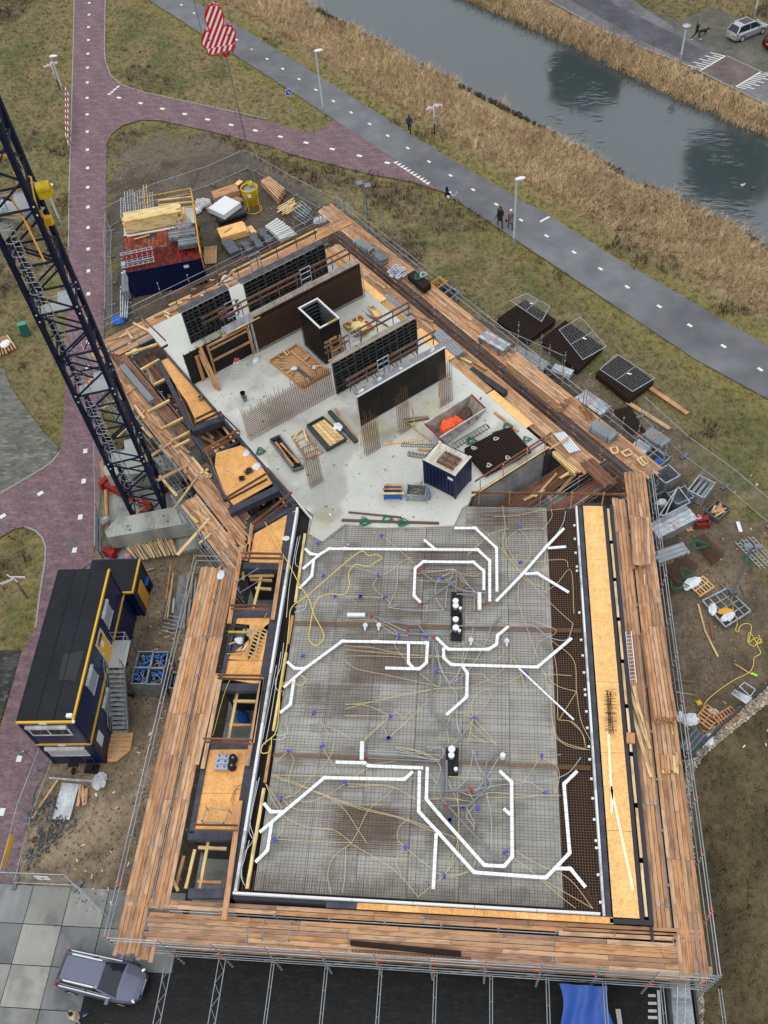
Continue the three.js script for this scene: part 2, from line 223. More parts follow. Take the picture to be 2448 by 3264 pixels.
{// canal: still water with low ripples
const ripple=tex(512,(u,v)=>{const a=fbm(u*10,v*30,4,10,101),b=fbm(u*5,v*5,3,5,107);return .5 + .5*(a - .5)*sm(.3,.7,b);},false);
const m=new THREE.MeshPhysicalMaterial({color:lin(.045,.06,.06),roughness:.09,metalness:0,ior:1.95,bumpMap:rep(ripple,11),bumpScale:.09});
const o=one((b)=>b.poly([[NEAR[0][0]- 6,NEAR[0][1]- 2],...NEAR.slice(1).map((p)=>[p[0]- 2.5,p[1]+ 2.5]),...FARB.slice().reverse().map((p)=>[p[0]+ 2,p[1]- 2.5])],-.5)).build('canal_water',m,scene);o.userData={kind:'structure',label:'grey-green canal water reflecting the sky'};
}
// painted markings: children of the path they lie on
const find=(n)=>scene.children.find((o)=>o.name===n);
const paint=mt([.72,.72,.66],.6),paintOld=mt([.6,.6,.57],.6);
function dashes(parent,pts,y,l,w,along=true){
pts.forEach((p,i)=>{const a=pts[Math.max(0,i - 1)],c=pts[Math.min(pts.length - 1,i + 1)],t=Math.atan2(-(c[1]- a[1]),c[0]- a[0]);one((b)=>b.box(l,.008,w,p[0],y,p[1],t +(along?0:Math.PI / 2))).build('painted_dash',paint,parent);});
}
dashes(find('brick_path'),[[-47.22,-112.29],[-46.41,-109.23],[-45.61,-106.08],[-44.77,-102.96],[-43.94,-99.77],[-43.13,-96.63],[-42.27,-93.44],[-41.4,-90.24],[-40.49,-86.95],[-39.57,-83.67],[-38.65,-80.39],[-37.75,-77.2],[-36.85,-73.99],[-35.96,-70.85],[-35.09,-67.74],[-34.22,-64.64]],.005,.42,.3);
dashes(find('brick_path'),[[-35.09,-67.72],[-34.22,-64.64],[-33.37,-61.62],[-32.54,-58.61],[-31.72,-55.63],[-30.94,-52.72],[-30.2,-49.87]].slice(2),.005,.42,.3);
dashes(find('brick_path'),[[-28.01,-41.32],[-27.36,-38.55],[-26.73,-35.43],[-26.36,-32.72]].concat([[-25.53,-18.43]]).concat([[-25.53,-15.38]]),.005,.42,.3);
dashes(find('brick_path'),[[-30.17,-37.42],[-32.24,-35.41]],.005,.42,.3);
dashes(find('brick_path'),[[-37.89,-90.06],[-35.25,-88.82],[-32.65,-87.58],[-30.05,-86.45],[-27.45,-85.28],[-24.84,-84.13],[-22.19,-82.98]].concat([[-19.52,-81.75],[-16.84,-80.56],[-14.16,-79.35],[-11.44,-78.09],[-8.73,-76.81]]),.005,.52,.3);
dashes(find('towpath'),[[-35.5,-110.65],[-33.5,-108.42],[-27.27,-101.62],[-25.21,-99.34]].concat([[-25.2,-99.34],[-23.16,-97.08],[-21.12,-94.83],[-19.08,-92.57],[-17.03,-90.29],[-14.97,-87.99],[-12.94,-85.73],[-10.93,-83.54],[-9,-81.37],[-6.96,-79.15],[-4.86,-76.82],[-2.8,-74.52],[-.74,-72.24],[1.3,-69.99]]),.017,.42,.22);
dashes(find('towpath'),[[3.4,-67.66],[5.48,-65.41]].concat([[7.63,-63.18],[9.61,-61],[11.53,-58.73],[13.74,-56.39],[15.75,-54.21],[17.88,-51.92],[20.07,-49.49]]),.017,.42,.22);
one((b)=>b.bar(V([5.01,-67.37],.017),V([5.8,-68.06],.017),.2,.008)).build("painted_bar",paint,find("towpath"));
for(const p of[[-7.92,-76.82],[-7.6,-76.5],[-7.28,-76.14],[-6.97,-75.79],[-6.68,-75.47],[-6.35,-75.1],[-6.04,-74.76],[-5.71,-74.42],[-5.4,-74.08],[-5.13,-73.74],[-4.81,-73.4]])one((b)=>b.at(new THREE.CylinderGeometry(.3,.3,.008,3),[p[0],.012,p[1]],0,2.3,0,[.75,1,1.1])).build('give_way_triangle',paint,find('brick_path'));
for(const p of[[-39.11,-90.87],[-38.93,-91.31],[-38.75,-91.79],[-38.56,-92.27]])one((b)=>b.at(new THREE.CylinderGeometry(.3,.3,.008,3),[p[0],.012,p[1]],0,2.6,0,[.8,1,1.1])).build('give_way_triangle',paint,find('brick_path'));
{
const comb=(line,k,d)=>{const[a,c]=line;one((b)=>{const A=[a[0],.034,a[1]],C=[c[0],.034,c[1]];b.bar(A,C,.14,.008);for(let i=0;i<=k;i++){const t=i / k,p=[a[0]+(c[0]- a[0])*t,.036,a[1]+(c[1]- a[1])*t],l=1 +(i % 2)*.6;b.bar(p,[p[0]+ d[0]*l,.036,p[2]+ d[1]*l],.13,.008);}}).build('painted_comb',paint,find('far_road'));};
comb([[21.43,-91.51],[24.19,-94.17]],9,[-.85,-.5]);comb([[24.35,-88.26],[27.06,-90.87]],10,[.85,.5]);
}
// kerb edging lines along the paths
function kerb(line,y,parent,mat=mt([.3,.29,.28],.8)){for(let i=0;i + 1<line.length;i++)one((b)=>b.bar([line[i][0],y,line[i][1]],[line[i + 1][0],y,line[i + 1][1]],.12,.1)).build('kerb',mat,parent);}
kerb([[-49.38,-113.24],[-46.06,-101.17],[-42.3,-87.42],[-38.43,-73.15],[-35.96,-64.42]],-.02,find('brick_path'));kerb([[-45.38,-112.87],[-42.32,-100.88],[-41.45,-97.95],[-39.97,-94.73],[-38.18,-92.61],[-35.32,-90.96],[-29.63,-88.55],[-21.38,-85.04]],-.02,find('brick_path'));
kerb([[-29.91,-41.22],[-30.14,-40.34],[-30.64,-39.72],[-33.09,-37.35]],-.02,find('brick_path'));kerb([[-30.36,-34.55],[-29.51,-34.23],[-28.86,-33.64],[-28.4,-32.9],[-28.09,-31.74],[-27.67,-29.21],[-27.2,-26.85]],-.02,find('brick_path'));
kerb([[24.33,-94.22],[27.66,-90.22],[30.6,-86.75]],.02,find('far_road'));kerb([[7.14,-108.01],[13.63,-99.05],[20.63,-92.25],[26.7,-84.68],[29.46,-80.94]],.02,find('far_road'));
{// large concrete slabs paving the lower left corner
const tones=[[.3,.3,.28],[.36,.355,.32],[.25,.255,.25],[.4,.39,.355],[.22,.225,.225]];
const f=T('slab_pavement','pavement of large concrete slabs at the lower left',undefined,null,'structure');
const rows=[[0,990,1285],[0,1295,1605],[0,1615,1935],[0,1945,2300]];
const cols=[[-26.52,-11.56],[-24.27,-11.67],[-22.56,-11.7],[-20.78,-11.6],[-18.98,-11.24]],dir=[[-24.27,-11.67],[-23.44,-5.94]];
const o0=[-22.54,-11.7],e1=[[-22.53,-9.83][0]- o0[0],[-22.53,-9.83][1]- o0[1]],L=Math.hypot(...e1),z=[e1[0]/ L,e1[1]/ L],x=[-z[1]*-1,-z[0]];const ex=[z[1],-z[0]];
for(let r=0;r<4;r++)for(let c=-3;c<4;c++){
const P=(a,q)=>[o0[0]+ ex[0]*a + z[0]*q,o0[1]+ ex[1]*a + z[1]*q],w=2.03,h=L,a=c*w,q=r*h;if(c>1&&r>1)continue;
const light=(c===0&&(r===1||r===2))||(c===-2&&r===3),m=light?tones[3]:tones[Math.floor(hash(c + 9,r,4)*3)===1?0:(hash(c,r,8)>.5?2:4)];
const k=one((b)=>b.poly([P(a + .02,q + .02),P(a + w - .02,q + .02),P(a + w - .02,q + h - .02),P(a + .02,q + h - .02)],.03 + .008*hash(c,r,2),.12)).build('concrete_slab',mt(m.map((t)=>t*(.9 + .2*hash(c,r,6))),.75,0,{map:rep(tStreak,4 + hash(c,r,1)*2),bumpMap:rep(tMott,1.4),bumpScale:.006}),f);
}
}
{const o=one((b)=>{b.poly(GRAVEL,.03);}).build('gravel_bed',mt([.3,.27,.22],.9),scene);o.userData={kind:'structure',label:'pebble strip beside the lower right scaffold'};
const g=new THREE.IcosahedronGeometry(.075,0),n=5200,im=new THREE.InstancedMesh(g,mt([.42,.38,.32],.85),n),m=new THREE.Matrix4(),q=new THREE.Quaternion(),c=new THREE.Color();let k=0,bb=[9,26,-34,-2];
for(let t=0;t<90000&&k<n;t++){const p=[rr(bb[0],bb[1]),rr(bb[2],bb[3])];if(!inside(p,GRAVEL))continue;const s=rr(.5,1.3);m.compose(V(p[0],.05,p[1]),q.setFromEuler(new THREE.Euler(rnd()*6,rnd()*6,rnd()*6)),V(s,s*.7,s));im.setMatrixAt(k,m);const v=rr(.35,1.5);im.setColorAt(k,c.setRGB(v,v*rr(.88,1),v*rr(.75,1)));k++;}
im.count=k;im.name='pebbles';im.userData={label:'loose pebbles of the gravel strip at the lower right',category:'gravel',kind:'stuff'};im.castShadow=im.receiveShadow=true;scene.add(im);
}
{// grass tufts and reeds: nobody could count them
const blades=(n,h,spread,lean,w)=>{const P=[],N=[],U=[],I=[];for(let i=0;i<n;i++){const a=rnd()*6.28,r=spread*Math.sqrt(rnd()),x=Math.cos(a)*r,z=Math.sin(a)*r,t=rnd()*6.28,dx=Math.cos(t),dz=Math.sin(t),H=h*rr(.6,1.1),l=lean*rr(.2,1.2),b=P.length / 3;const la=rnd()*6.28;
for(const[s,y,f]of[[-1,0,0],[1,0,0],[-.7,.55,.3],[.7,.55,.3],[0,1,1]]){P.push(x + s*dx*w + Math.cos(la)*l*f,y*H,z + s*dz*w + Math.sin(la)*l*f);N.push(0,1,0);U.push(s,y);}I.push(b,b + 1,b + 2,b + 1,b + 3,b + 2,b + 2,b + 3,b + 4);}
const g=new THREE.BufferGeometry();g.setAttribute('position',new THREE.Float32BufferAttribute(P,3));g.setAttribute('normal',new THREE.Float32BufferAttribute(N,3));g.setAttribute('uv',new THREE.Float32BufferAttribute(U,2));g.setIndex(I);return g;};
const sow=(name,label,geo,mat,n,box,ok,tint,sc)=>{const im=new THREE.InstancedMesh(geo,mat,n),m=new THREE.Matrix4(),q=new THREE.Quaternion(),e=new THREE.Euler(),c=new THREE.Color();let k=0;
for(let t=0;t<n*12&&k<n;t++){const p=[rr(box[0],box[1]),rr(box[2],box[3])];const y=ok(p);if(y===null)continue;const s=rr(sc[0],sc[1]);e.set(rr(-.25,.25),rnd()*6.28,rr(-.25,.25));m.compose(V(p[0],y,p[1]),q.setFromEuler(e),V(s,s*rr(.7,1.2),s));im.setMatrixAt(k,m);im.setColorAt(k,c.setRGB(...tint(p)));k++;}
im.count=k;im.name=numbered(name);im.userData={label,category:name.split('_').pop(),kind:'stuff'};im.castShadow=im.receiveShadow=true;scene.add(im);};
const leaf=(c)=>new THREE.MeshPhysicalMaterial({color:lin(...c),roughness:.9,side:THREE.DoubleSide});
const hard=[PATH,TOW,PAVE,SLABS,ROAD_F,LOT,YARD_REAR,YARD_LEFT,YARD_RIGHT,SETT,DARKL,GRAVEL],BUILD=[[-28.95,-51.6],[-13.74,-68.56],[14.36,-40.66],[11.03,-9.58],[-15.59,-9.05],[-15.44,-30.75]];
const grassOK=(p)=>{if(inside(p,WATER)||hard.some((h)=>inside(p,h))||inside(p,BUILD))return null;if(inside(p,MUD)&&rnd()<.85)return null;return -.06;};
const gt=(p)=>{const n=fbm(p[0]*.35,p[1]*.35,3,0,8),m=fbm(p[0]*.09,p[1]*.09,4,0,6),q=fbm(p[0]*.16 + 9,p[1]*.16,3,0,29),v=rr(.7,1.35);let c=mix([1.6,1.36,.7],[1.95,1.6,.88],sm(.38,.62,m));c=mix(c,[1.2,1.2,.5],sm(.48,.66,n));c=mix(c,[1.3,1.0,.66],sm(.56,.7,q));const dT=Math.min(distPoly(p,TOW_U,true),distPoly(p,TOW_L,true));if(dT<2)c=mix(c,[1.6,1.55,.5],.7);if(p[0]>9.5&&p[1]>-30)c=c.map((t)=>t*.62);return c.map((t)=>t*v);};
sow('grass_tufts','short rough grass on both sides of the paths',blades(7,.16,.16,.13,.012),leaf([.14,.13,.108]),90000,[-60,45,-130,-3],grassOK,gt,[.6,1.5]);
sow('weed_clumps','dark brown withered weeds in patches of the rough grass',blades(9,.34,.3,.28,.016),leaf([.16,.125,.09]),3500,[-60,30,-120,-30],(p)=>fbm(p[0]*.16 + 9,p[1]*.16,3,0,29)>.58?grassOK(p):null,()=>{const v=rr(.5,1.4);return[v,v*.95,v*.9];},[.6,1.6]);
const clod=new THREE.IcosahedronGeometry(.05,0);sow('earth_clods','loose earth clods and stones on the bare ground of the site',clod,leaf([.15,.12,.095]),9000,[-36,26,-78,-9],(p)=>([YARD_REAR,YARD_RIGHT,YARD_LEFT,MUD].some((h)=>inside(p,h))?.01:null),()=>{const v=rnd()<.1?2.2:rr(.5,1.3);return[v,v,v];},[.4,1.5]);
const dW=(p)=>distPoly(p,NEAR,true),dF=(p)=>distPoly(p,FARB,true);
const rt=(p)=>{const n=fbm(p[0]*.25,p[1]*.25,3,0,33),v=rr(.65,1.3);const w=fbm(p[0]*.9,p[1]*.9,2,0,35);return mix(mix([1.9,1.4,.98],[2.4,1.9,1.3],w),mix([1.8,1.35,.95],[3.2,2.6,1.8],rnd()),sm(.35,.6,n)).map((t)=>t*v);};
const reed=blades(11,.95,.34,1.15,.011);
sow('reed_bed','dry tan reeds between the towpath and the canal',reed,leaf([.31,.285,.235]),24000,[-50,40,-150,-50],(p)=>{const d=dW(p);if(inside(p,TOW)||d<.35 + 1.6*sm(.5,.62,fbm(p[0]*.3,p[1]*.3,2,0,49)))return null;const t=distPoly(p,TOW_U,true);if(inside(p,WATER))return d<.5?-.5:null;const lim=7.5 + 5*(fbm(p[0]*.12,p[1]*.12,3,0,44)- .5);if(fbm(p[0]*.5,p[1]*.5,3,0,48)<.4 + .03*(7 - d)*-1&&rnd()<.75)return null;return d<lim&&t>2.4&&p[1]<-40?-.25:null;},rt,[.35,1.2]);
sow('reed_bed','dry tan reeds along the far bank of the canal',reed,leaf([.31,.285,.235]),12000,[-20,60,-185,-80],(p)=>{const d=dF(p);if(inside(p,ROAD_F)||inside(p,LOT))return null;if(inside(p,WATER))return d<.9?-.5:null;return d<3.4 + 1.5*(fbm(p[0]*.2,p[1]*.2,2,0,45)- .5)- .9?-.25:null;},rt,[.6,1.5]);
// dark brushwood edging that holds the near bank
for(let i=1;i + 1<NEAR.length - 2;i++){}
const fa=T('bank_edging','dark brushwood edging along the near water line','bank edging');const b=new MB();
for(let i=0;i + 1<NEAR.length;i++){const a=NEAR[i],c=NEAR[i + 1],L=Math.hypot(c[0]- a[0],c[1]- a[1]),n=Math.ceil(L / .5);for(let k=0;k<n;k++){const t=(k + rnd())/ n,x=a[0]+(c[0]- a[0])*t,z=a[1]+(c[1]- a[1])*t;if(vnoise(x*.3,z*.3,0,77)<.25)continue;b.at(new THREE.IcosahedronGeometry(.28,0),[x + rr(-.1,.1),-.34,z + rr(-.1,.1)],0,rnd()*6,0,[rr(.8,1.6),rr(.4,.9),rr(.6,1)]);}}
b.build('brushwood',mt([.045,.035,.028],.95),fa,'stuff');
}
// ---------- the building under construction ----------
const F=4.2,DK=3.8;
const shell=T('building_shell','unfinished concrete building with a bare floor and half-built walls','building');
{
const s=(name,fn,mat,m)=>one(fn,m).build(name,mat,shell);
const slabPts=[[0,-20.8],[14.7,-20.8],[14.7,6],[8.7,6]].map((p)=>W(...p)).concat([[-.52,-33.75],[-.87,-33.49],[-1.34,-32.15],[-2.55,-32.02],[-3.86,-31.97],[-5.78,-31.87],[-7.85,-32.15]]).concat([[-9.08,-30.81],[-9.94,-31.37]]).concat([W(.3,1.2),W(0,0)]);
s('concrete_floor',(b)=>b.poly(slabPts,F,.32),M.concrete);
// precast plank floor of the front wing, three bays with recessed joints
const xs=[-10.1,-7.72,-5.35,-2.97,-.6,1.78,4.12],zs=[-33.7,-25.2,-17.55,-11.05];
for(let i=0;i<6;i++)for(let j=0;j<3;j++)s('floor_panel',(b)=>b.box(xs[i + 1]- xs[i]- .02,.2,zs[j + 1]- zs[j]- .03,(xs[i]+ xs[i + 1])/ 2,3.89 + .006*hash(i,j,3),(zs[j]+ zs[j + 1])/ 2),M.floorPanel[Math.floor(hash(i,j,7)*4)]);
s('formwork_deck',(b)=>{b.box(1.74,.1,22.9,4.98,3.82,-22.25);b.box(.7,.1,22.9,-10.46,3.72,-22.25);b.box(15.9,.08,.4,-2.1,3.8,-10.98);},M.form);
s('floor_soffit',(b)=>b.box(16.7,.1,22.9,-2.45,3.6,-22.25),M.form);
const wall=(x0,z0,x1,z1,y0,y1,t,mat,name='outer_wall')=>s(name,(b)=>{const a=Math.atan2(-(z1 - z0),x1 - x0),L=Math.hypot(x1 - x0,z1 - z0);b.box(L,y1 - y0,t,(x0 + x1)/ 2,(y0 + y1)/ 2,(z0 + z1)/ 2,a);},mat);
wall(-11.22,-33,-11.22,-10.6,0,4.12,.5,M.membrane,'parapet');wall(6.06,-33.7,6.06,-10.7,0,4.14,.26,M.membrane,'parapet');
wall(-11.4,-10.67,6.2,-10.67,0,4.12,.14,M.foil);
for(let i=0;i<8;i++)s('edge_strip',(b)=>b.box(.13,.42,2.78,-10.88,4.1,-32 + i*2.8 + .15),i % 3===1?M.whiteDirty:M.white);
for(let i=0;i<6;i++)s('edge_strip',(b)=>b.box(2.76,.42,.1,-9.6 + i*2.78,4.1,-10.83),M.white);
for(let i=0;i<8;i++)s('edge_strip',(b)=>b.box(.1,.4,2.84,5.85,4.1,-32.2 + i*2.86),i % 2?M.whiteDirty:M.white);
for(let i=0;i<6;i++)s('osb_strip',(b)=>b.box(1.14,.05,3.81,6.82,4.17,-31.8 + i*3.83,0),M.osb);
s('membrane_strip',(b)=>{b.box(.18,.1,23.2,7.5,4.13,-22.2);b.box(.2,.1,23.2,7.9,4.1,-22.2);b.box(1.9,.1,.2,7.05,4.11,-10.6);b.box(1.2,.3,.3,6.8,3.9,-33.9);},M.foil);
for(let i=0;i<9;i++)s('batten',(b)=>b.box(.13,.07,2.3,7.7 + .02*(i % 2),4.14,-32.4 + i*2.55),M.pine[i % 3]);
s('soffit_wall',(b)=>b.box(.12,4,24,7.9,2,-21.9),M.foil);
for(let i=3;i<12;i++)s('rear_osb',(b)=>b.box(1.42,.06,.27,-10.2 + i*1.43,4.13,-10.6),i===3?M.membrane:i % 4===1?M.osb:M.osbOld);
for(const q of[[5.67,-32.25],[5.65,-31.28],[5.64,-30.3],[5.66,-29.35],[5.65,-29.07],[5.63,-26.34],[5.63,-24.65],[5.66,-23.71],[5.67,-22.72],[5.66,-21.74],[5.66,-21.45],[5.66,-20.53],[5.65,-19.64],[5.67,-18.65]].concat([[5.67,-17.99],[5.69,-17.01],[5.69,-16.05],[5.7,-15.04],[5.71,-14.05],[5.71,-13.72],[5.71,-12.52],[5.73,-11.33]])){s('anchor_clip',(b)=>b.box(.12,.1,.1,q[0],4.2,q[1]),M.white);}
// rear wing: slab edges, kerb strips, edge of the turned block
s('slab_edge',(b)=>{b.box(.14,.5,18,0 - .1,4.05,-7.8 - 1.5);},M.membrane,BM);s('slab_lip',(b)=>b.box(.06,.3,10,0 + .02,4.11,-3.6),M.white,BM);
s('edge_wall',(b)=>b.box(6,2.8,.2,11.7,2.48,5.9),M.concreteRaw,BM);s('edge_wall',(b)=>b.box(.2,2.8,20,14.6,2.48,-4),M.concreteRaw,BM);
s('edge_board',(b)=>{b.box(6.3,.05,.1,11.6,4.24,6.12);},M.lvl,BM);s('edge_foil',(b)=>{b.box(6.3,.1,.12,11.6,4.13,6.1);b.box(.35,2.6,.35,14.65,2.6,6.2);},M.foil,BM);
for(let i=0;i<6;i++)s('osb_edge',(b)=>b.box(.62,.05,3.9,15.02 + .03*(i % 2),4.14,-18 + i*4,0),i % 2?M.osb:M.ply,BM);
s('ledge',(b)=>b.box(7.6,.3,3,11,.95,7.6),M.concreteOld,BM);
// rear white concrete visible between the formwork rows
// boarded platforms and open voids along the west side
const osb=[[[-22.39,-46.22],[-21.77,-46.69],[-19.39,-43.92],[-17.91,-42.04],[-17,-40.83],[-18.34,-39.81],[-19.7,-42.28],[-20.62,-43.54]],[[-16.82,-37.72],[-15.19,-38.41],[-14.22,-37.85],[-13.21,-36.31],[-12.64,-35.35],[-14.94,-33.49],[-15.7,-34.46],[-16.7,-36.6]],[[-13.27,-31.36],[-11.01,-33.19],[-11.1,-29.07],[-13.27,-29.11]],[[-13.38,-25.51],[-11.13,-25.62],[-11.17,-23.4],[-11.17,-22.92],[-13.59,-22.84],[-13.45,-22.92],[-12.27,-22.88],[-12.56,-25.1],[-13.36,-25.17]],[[-13.58,-22.82],[-11.19,-22.9],[-11.15,-21.42],[-13.55,-21.8]],[[-13.49,-17.74],[-11.16,-17.88],[-11.18,-15.58],[-13.45,-15.48]],[[-13.44,-15.46],[-11.18,-15.56],[-11.27,-13.61],[-13.4,-13.51]]];
osb.forEach((p)=>s('osb_platform',(b)=>b.poly(p,4.1,.06),M.osbOld));
// black upstands wrapped in membrane between platforms and voids
const up=(p,q,h=.3,w=.35,y=4.0,m=M.membrane)=>s('upstand',(b)=>b.bar(V(p,y),V(q,y),w,h),m);
const yl=[[-22.52,-46.15],[-21.05,-43.79],[-20.26,-42.28],[-18.8,-39.63],[-22.01,-46.89],[-20.47,-45.09],[-19.27,-43.79],[-17.84,-42.16],[-16.8,-40.71],[-18.7,-39.17],[-16.98,-40.47],[-15.47,-38.96],[-17.31,-37.46]];
up(yl[0],yl[3],.45,.3);up(yl[4],yl[8],.3,.28);up(yl[3],yl[8],.5,.5);up(yl[9],yl[12],.2,.2);
const y5p=[[-16.93,-36.49],[-15.53,-33.94],[-15.29,-38.52],[-14.33,-37.96],[-12.54,-35.25],[-10.97,-33.5],[-15.09,-32.92],[-14.65,-32.73],[-12.38,-34.72],[-13.47,-31.55],[-11.04,-33.4],[-13.52,-28.97],[-10.84,-28.94]];
up(y5p[0],y5p[1],.35,.25);up(y5p[6],y5p[8],.5,.5);up(y5p[9],y5p[10],.25,.25);up(y5p[11],y5p[12],.5,.45);up(y5p[2],y5p[3],.3,.3);up(y5p[3],y5p[4],.3,.35);up(y5p[4],y5p[5],.3,.45);
const v=[[-13.72,-25.71],[-11.08,-25.79],[-13.66,-21.21],[-11,-21.31],[-13.68,-17.94],[-11.14,-18.08]].concat([[-13.66,-13.36],[-11.21,-13.48],[-13.12,-10.73],[-11.2,-10.83]]);
for(let i=0;i<10;i +=2)up(v[i],v[i + 1],.35,.42);
const xl=[[-13.46,-25.5],[-13.49,-21.88],[-13.52,-17.69],[-13.77,-15.95]].concat([[-13.56,-17.87],[-13.52,-13.46]]);up(xl[0],xl[1],.35,.22);up(xl[4],xl[5],.35,.25);
// ground-floor storey seen down through the voids
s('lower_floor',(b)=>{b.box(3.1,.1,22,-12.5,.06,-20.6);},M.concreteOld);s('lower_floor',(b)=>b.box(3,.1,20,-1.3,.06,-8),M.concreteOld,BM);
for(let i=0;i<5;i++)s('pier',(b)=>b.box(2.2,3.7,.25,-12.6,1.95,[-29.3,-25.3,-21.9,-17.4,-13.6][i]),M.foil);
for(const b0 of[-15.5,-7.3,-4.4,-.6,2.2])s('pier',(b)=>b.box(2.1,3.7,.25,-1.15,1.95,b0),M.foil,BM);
}
// ---------- scaffolding ----------
const ros=new THREE.CylinderGeometry(.06,.06,.02,8);
function standard(parent,p,y0,y1,discs=true){const b=new MB();b.rod(V(p,y0),V(p,y1),.026,6);if(discs)for(let y=Math.ceil(y0*2)/ 2;y<y1;y +=.5)b.at(ros,V(p,y + .1));b.build('standard',M.steel,parent);}
const capStuff=[];
function line(parent,A,B,n,{y0=0,top=5.2,rails=[4.3,4.8],low=[],ext=0,discs=true,jitter=0,dark=false}={}){
for(let i=0;i<=n;i++){const p=[A[0]+(B[0]- A[0])*i / n,A[1]+(B[1]- A[1])*i / n];standard(parent,p,y0,top +(jitter?hash(i,n,3)*jitter:0)+ ext,discs);
if(i<n){const q=[A[0]+(B[0]- A[0])*(i + 1)/ n,A[1]+(B[1]- A[1])*(i + 1)/ n];
for(const y of rails.concat(low)){const b=new MB();b.rod(V(p,y),V(q,y),.027,6);b.build('ledger',dark?M.steelDark:rnd()<.3?M.galv:M.steel,parent);}
for(const y of rails.concat(low))for(const t of[.04,.96])if(rnd()<.22)capStuff.push([parent,V(p,y).lerp(V(q,y),t),V(p,y).lerp(V(q,y),t +(t<.5?.05:-.05))]);}}
}
function cross(parent,A,B,n,d,ys,mat=M.steel){for(let i=0;i<=n;i++){const p=[A[0]+(B[0]- A[0])*i / n,A[1]+(B[1]- A[1])*i / n];for(const y of ys)one((b)=>b.rod(V(p,y),V([p[0]+ d[0],p[1]+ d[1]],y),.025,6)).build('transom',mat,parent);}}
// boards laid side by side from A to B; width grows towards n; joints fall at bay ends
function deck(parent,A,B,n,rows,y,{w=.205,bay=4.6,tone=null,jit=.25,skip=()=>false,lim=null,t=.045}={}){
const L0=Math.hypot(B[0]- A[0],B[1]- A[1]);
const d=[(B[0]- A[0])/ L0,(B[1]- A[1])/ L0],ang=Math.atan2(-d[1],d[0]),bands=new MB();let last=-1;
for(let r=0;r<rows;r++){const L=lim?Math.min(L0,lim(r)):L0;let s=-rr(0,jit),k=0;while(s<L - .3){let e=Math.min(L + rr(0,jit),Math.round((s + bay*(rnd()<.2?.6:1))/ bay*2)/ 2*bay + rr(-.06,.06));if(e<s + .8)e=s + bay;if(L - e<1)e=L + rr(-.05,jit);
const c=(s + e)/ 2,o=(r + .5)*w + rr(-.008,.008),x=A[0]+ d[0]*c + n[0]*o,z=A[1]+ d[1]*c + n[1]*o;
if(!skip(r,c)){let m=Math.floor(Math.pow(rnd(),1.0)*10);if(m===last)m=(m + 3)% 10;last=m;one((b)=>b.box(e - s - .012,t,w - .02,x,y - t / 2 + rr(-.008,.014),z,ang + rr(-.0012,.0012))).build('plank',tone?pick(tone):M.plank[m],parent);for(const k of[-1,1])if(rnd()<.4)bands.box(.03,.006,w - .02,x + d[0]*k*(e - s - .16)/ 2,y + .014,z + d[1]*k*(e - s - .16)/ 2,ang);}
s=e;k++;}}
if(bands.l.length)bands.build('end_band',M.steel,parent,'stuff');
}
const NX=[1,0],PX=[-1,0],SZ=[0,1],NZ=[0,-1],U=[Math.cos(R40),-Math.sin(R40)],VV=[Math.sin(R40),Math.cos(R40)],nU=[-U[0],-U[1]],nV=[-VV[0],-VV[1]];
const scFront=T('front_scaffold','plank deck and tube scaffold along the near side of the building','scaffold');
deck(scFront,[-15.9,-10.08],[9.9,-10.08],NZ,2,DK + .02);deck(scFront,[-14.7,-8.62],[10.1,-8.62],NZ,6,DK,{w:.215});
line(scFront,[-16.3,-8.5],[10.3,-8.5],11,{top:4.95,rails:[4.25,4.75],low:[3.7,2.75,2.2,1.75]});line(scFront,[-14,-10.02],[8.8,-10.02],9,{top:4.35,rails:[3.72],low:[1.8]});
deck(scFront,[-14,-8.75],[9.6,-8.75],NZ,4,1.8,{bay:5});
for(let i=0;i<=10;i++){const x=-14 + 2.475*i;one((b)=>{for(const o of[0,i<2?.32:.12])b.rod([x + o,2.7,-8.4],[x + o,2.75,-5.0],.026,6);}).build('lattice_girder',M.steel,scFront);one((b)=>{if(i>1){for(let k=0;k<4;k++)b.rod([x,2.72,-8.2 + k*.9],[x + .12,2.72,-8.2 + k*.9],.014,5);return;}for(let k=0;k<7;k++)b.rod([x +(k % 2)*.32,2.72,-8.3 + k*.5],[x +(1 - k % 2)*.32,2.72,-7.8 + k*.5],.014,5);}).build('lattice_girder',M.steel,scFront);}
one((b)=>b.rod([-16.2,2.7,-5.35],[-11,2.75,-5.4],.03,6)).build('ledger',M.steel,scFront);
for(let i=0;i<9;i++)one((b)=>{const x=-15.4 + i*2.9;b.rod([x,1.8,-8.52],[x + 2.4,3.7,-8.52],.022,5);}).build('brace',M.steel,scFront);
const scLeft=T('left_scaffold','plank deck and tube scaffold along the near left side','scaffold');
deck(scLeft,[-16.17,-29],[-16.17,-8.1],NX,6,DK + .03,{skip:(r,c)=>r<2&&c>9&&c<10.2});deck(scLeft,[-14.82,-29],[-14.82,-10.2],NX,4,DK + .05,{w:.2});
deck(scLeft,[-15.1,-8.55],[-15.1,-7.85],NX,4,DK - .1,{bay:1,jit:.06});
line(scLeft,[-16.4,-29.2],[-16.4,-8.5],9,{top:4.95,rails:[4.25,4.75],low:[2]});line(scLeft,[-14.9,-29],[-14.9,-10],8,{top:4.3,rails:[3.74],low:[2]});cross(scLeft,[-16.4,-29.2],[-16.4,-29.2],0.5,[2.2,0],[4.3,4.8]);
const scRight=T('right_scaffold','plank deck and tube scaffold along the near right side','scaffold');
deck(scRight,[8.02,-34.4],[8.02,-10.1],NX,4,DK + .05,{w:.195});deck(scRight,[8.92,-36.5],[8.92,-8.6],NX,6,DK + .02,{w:.21});
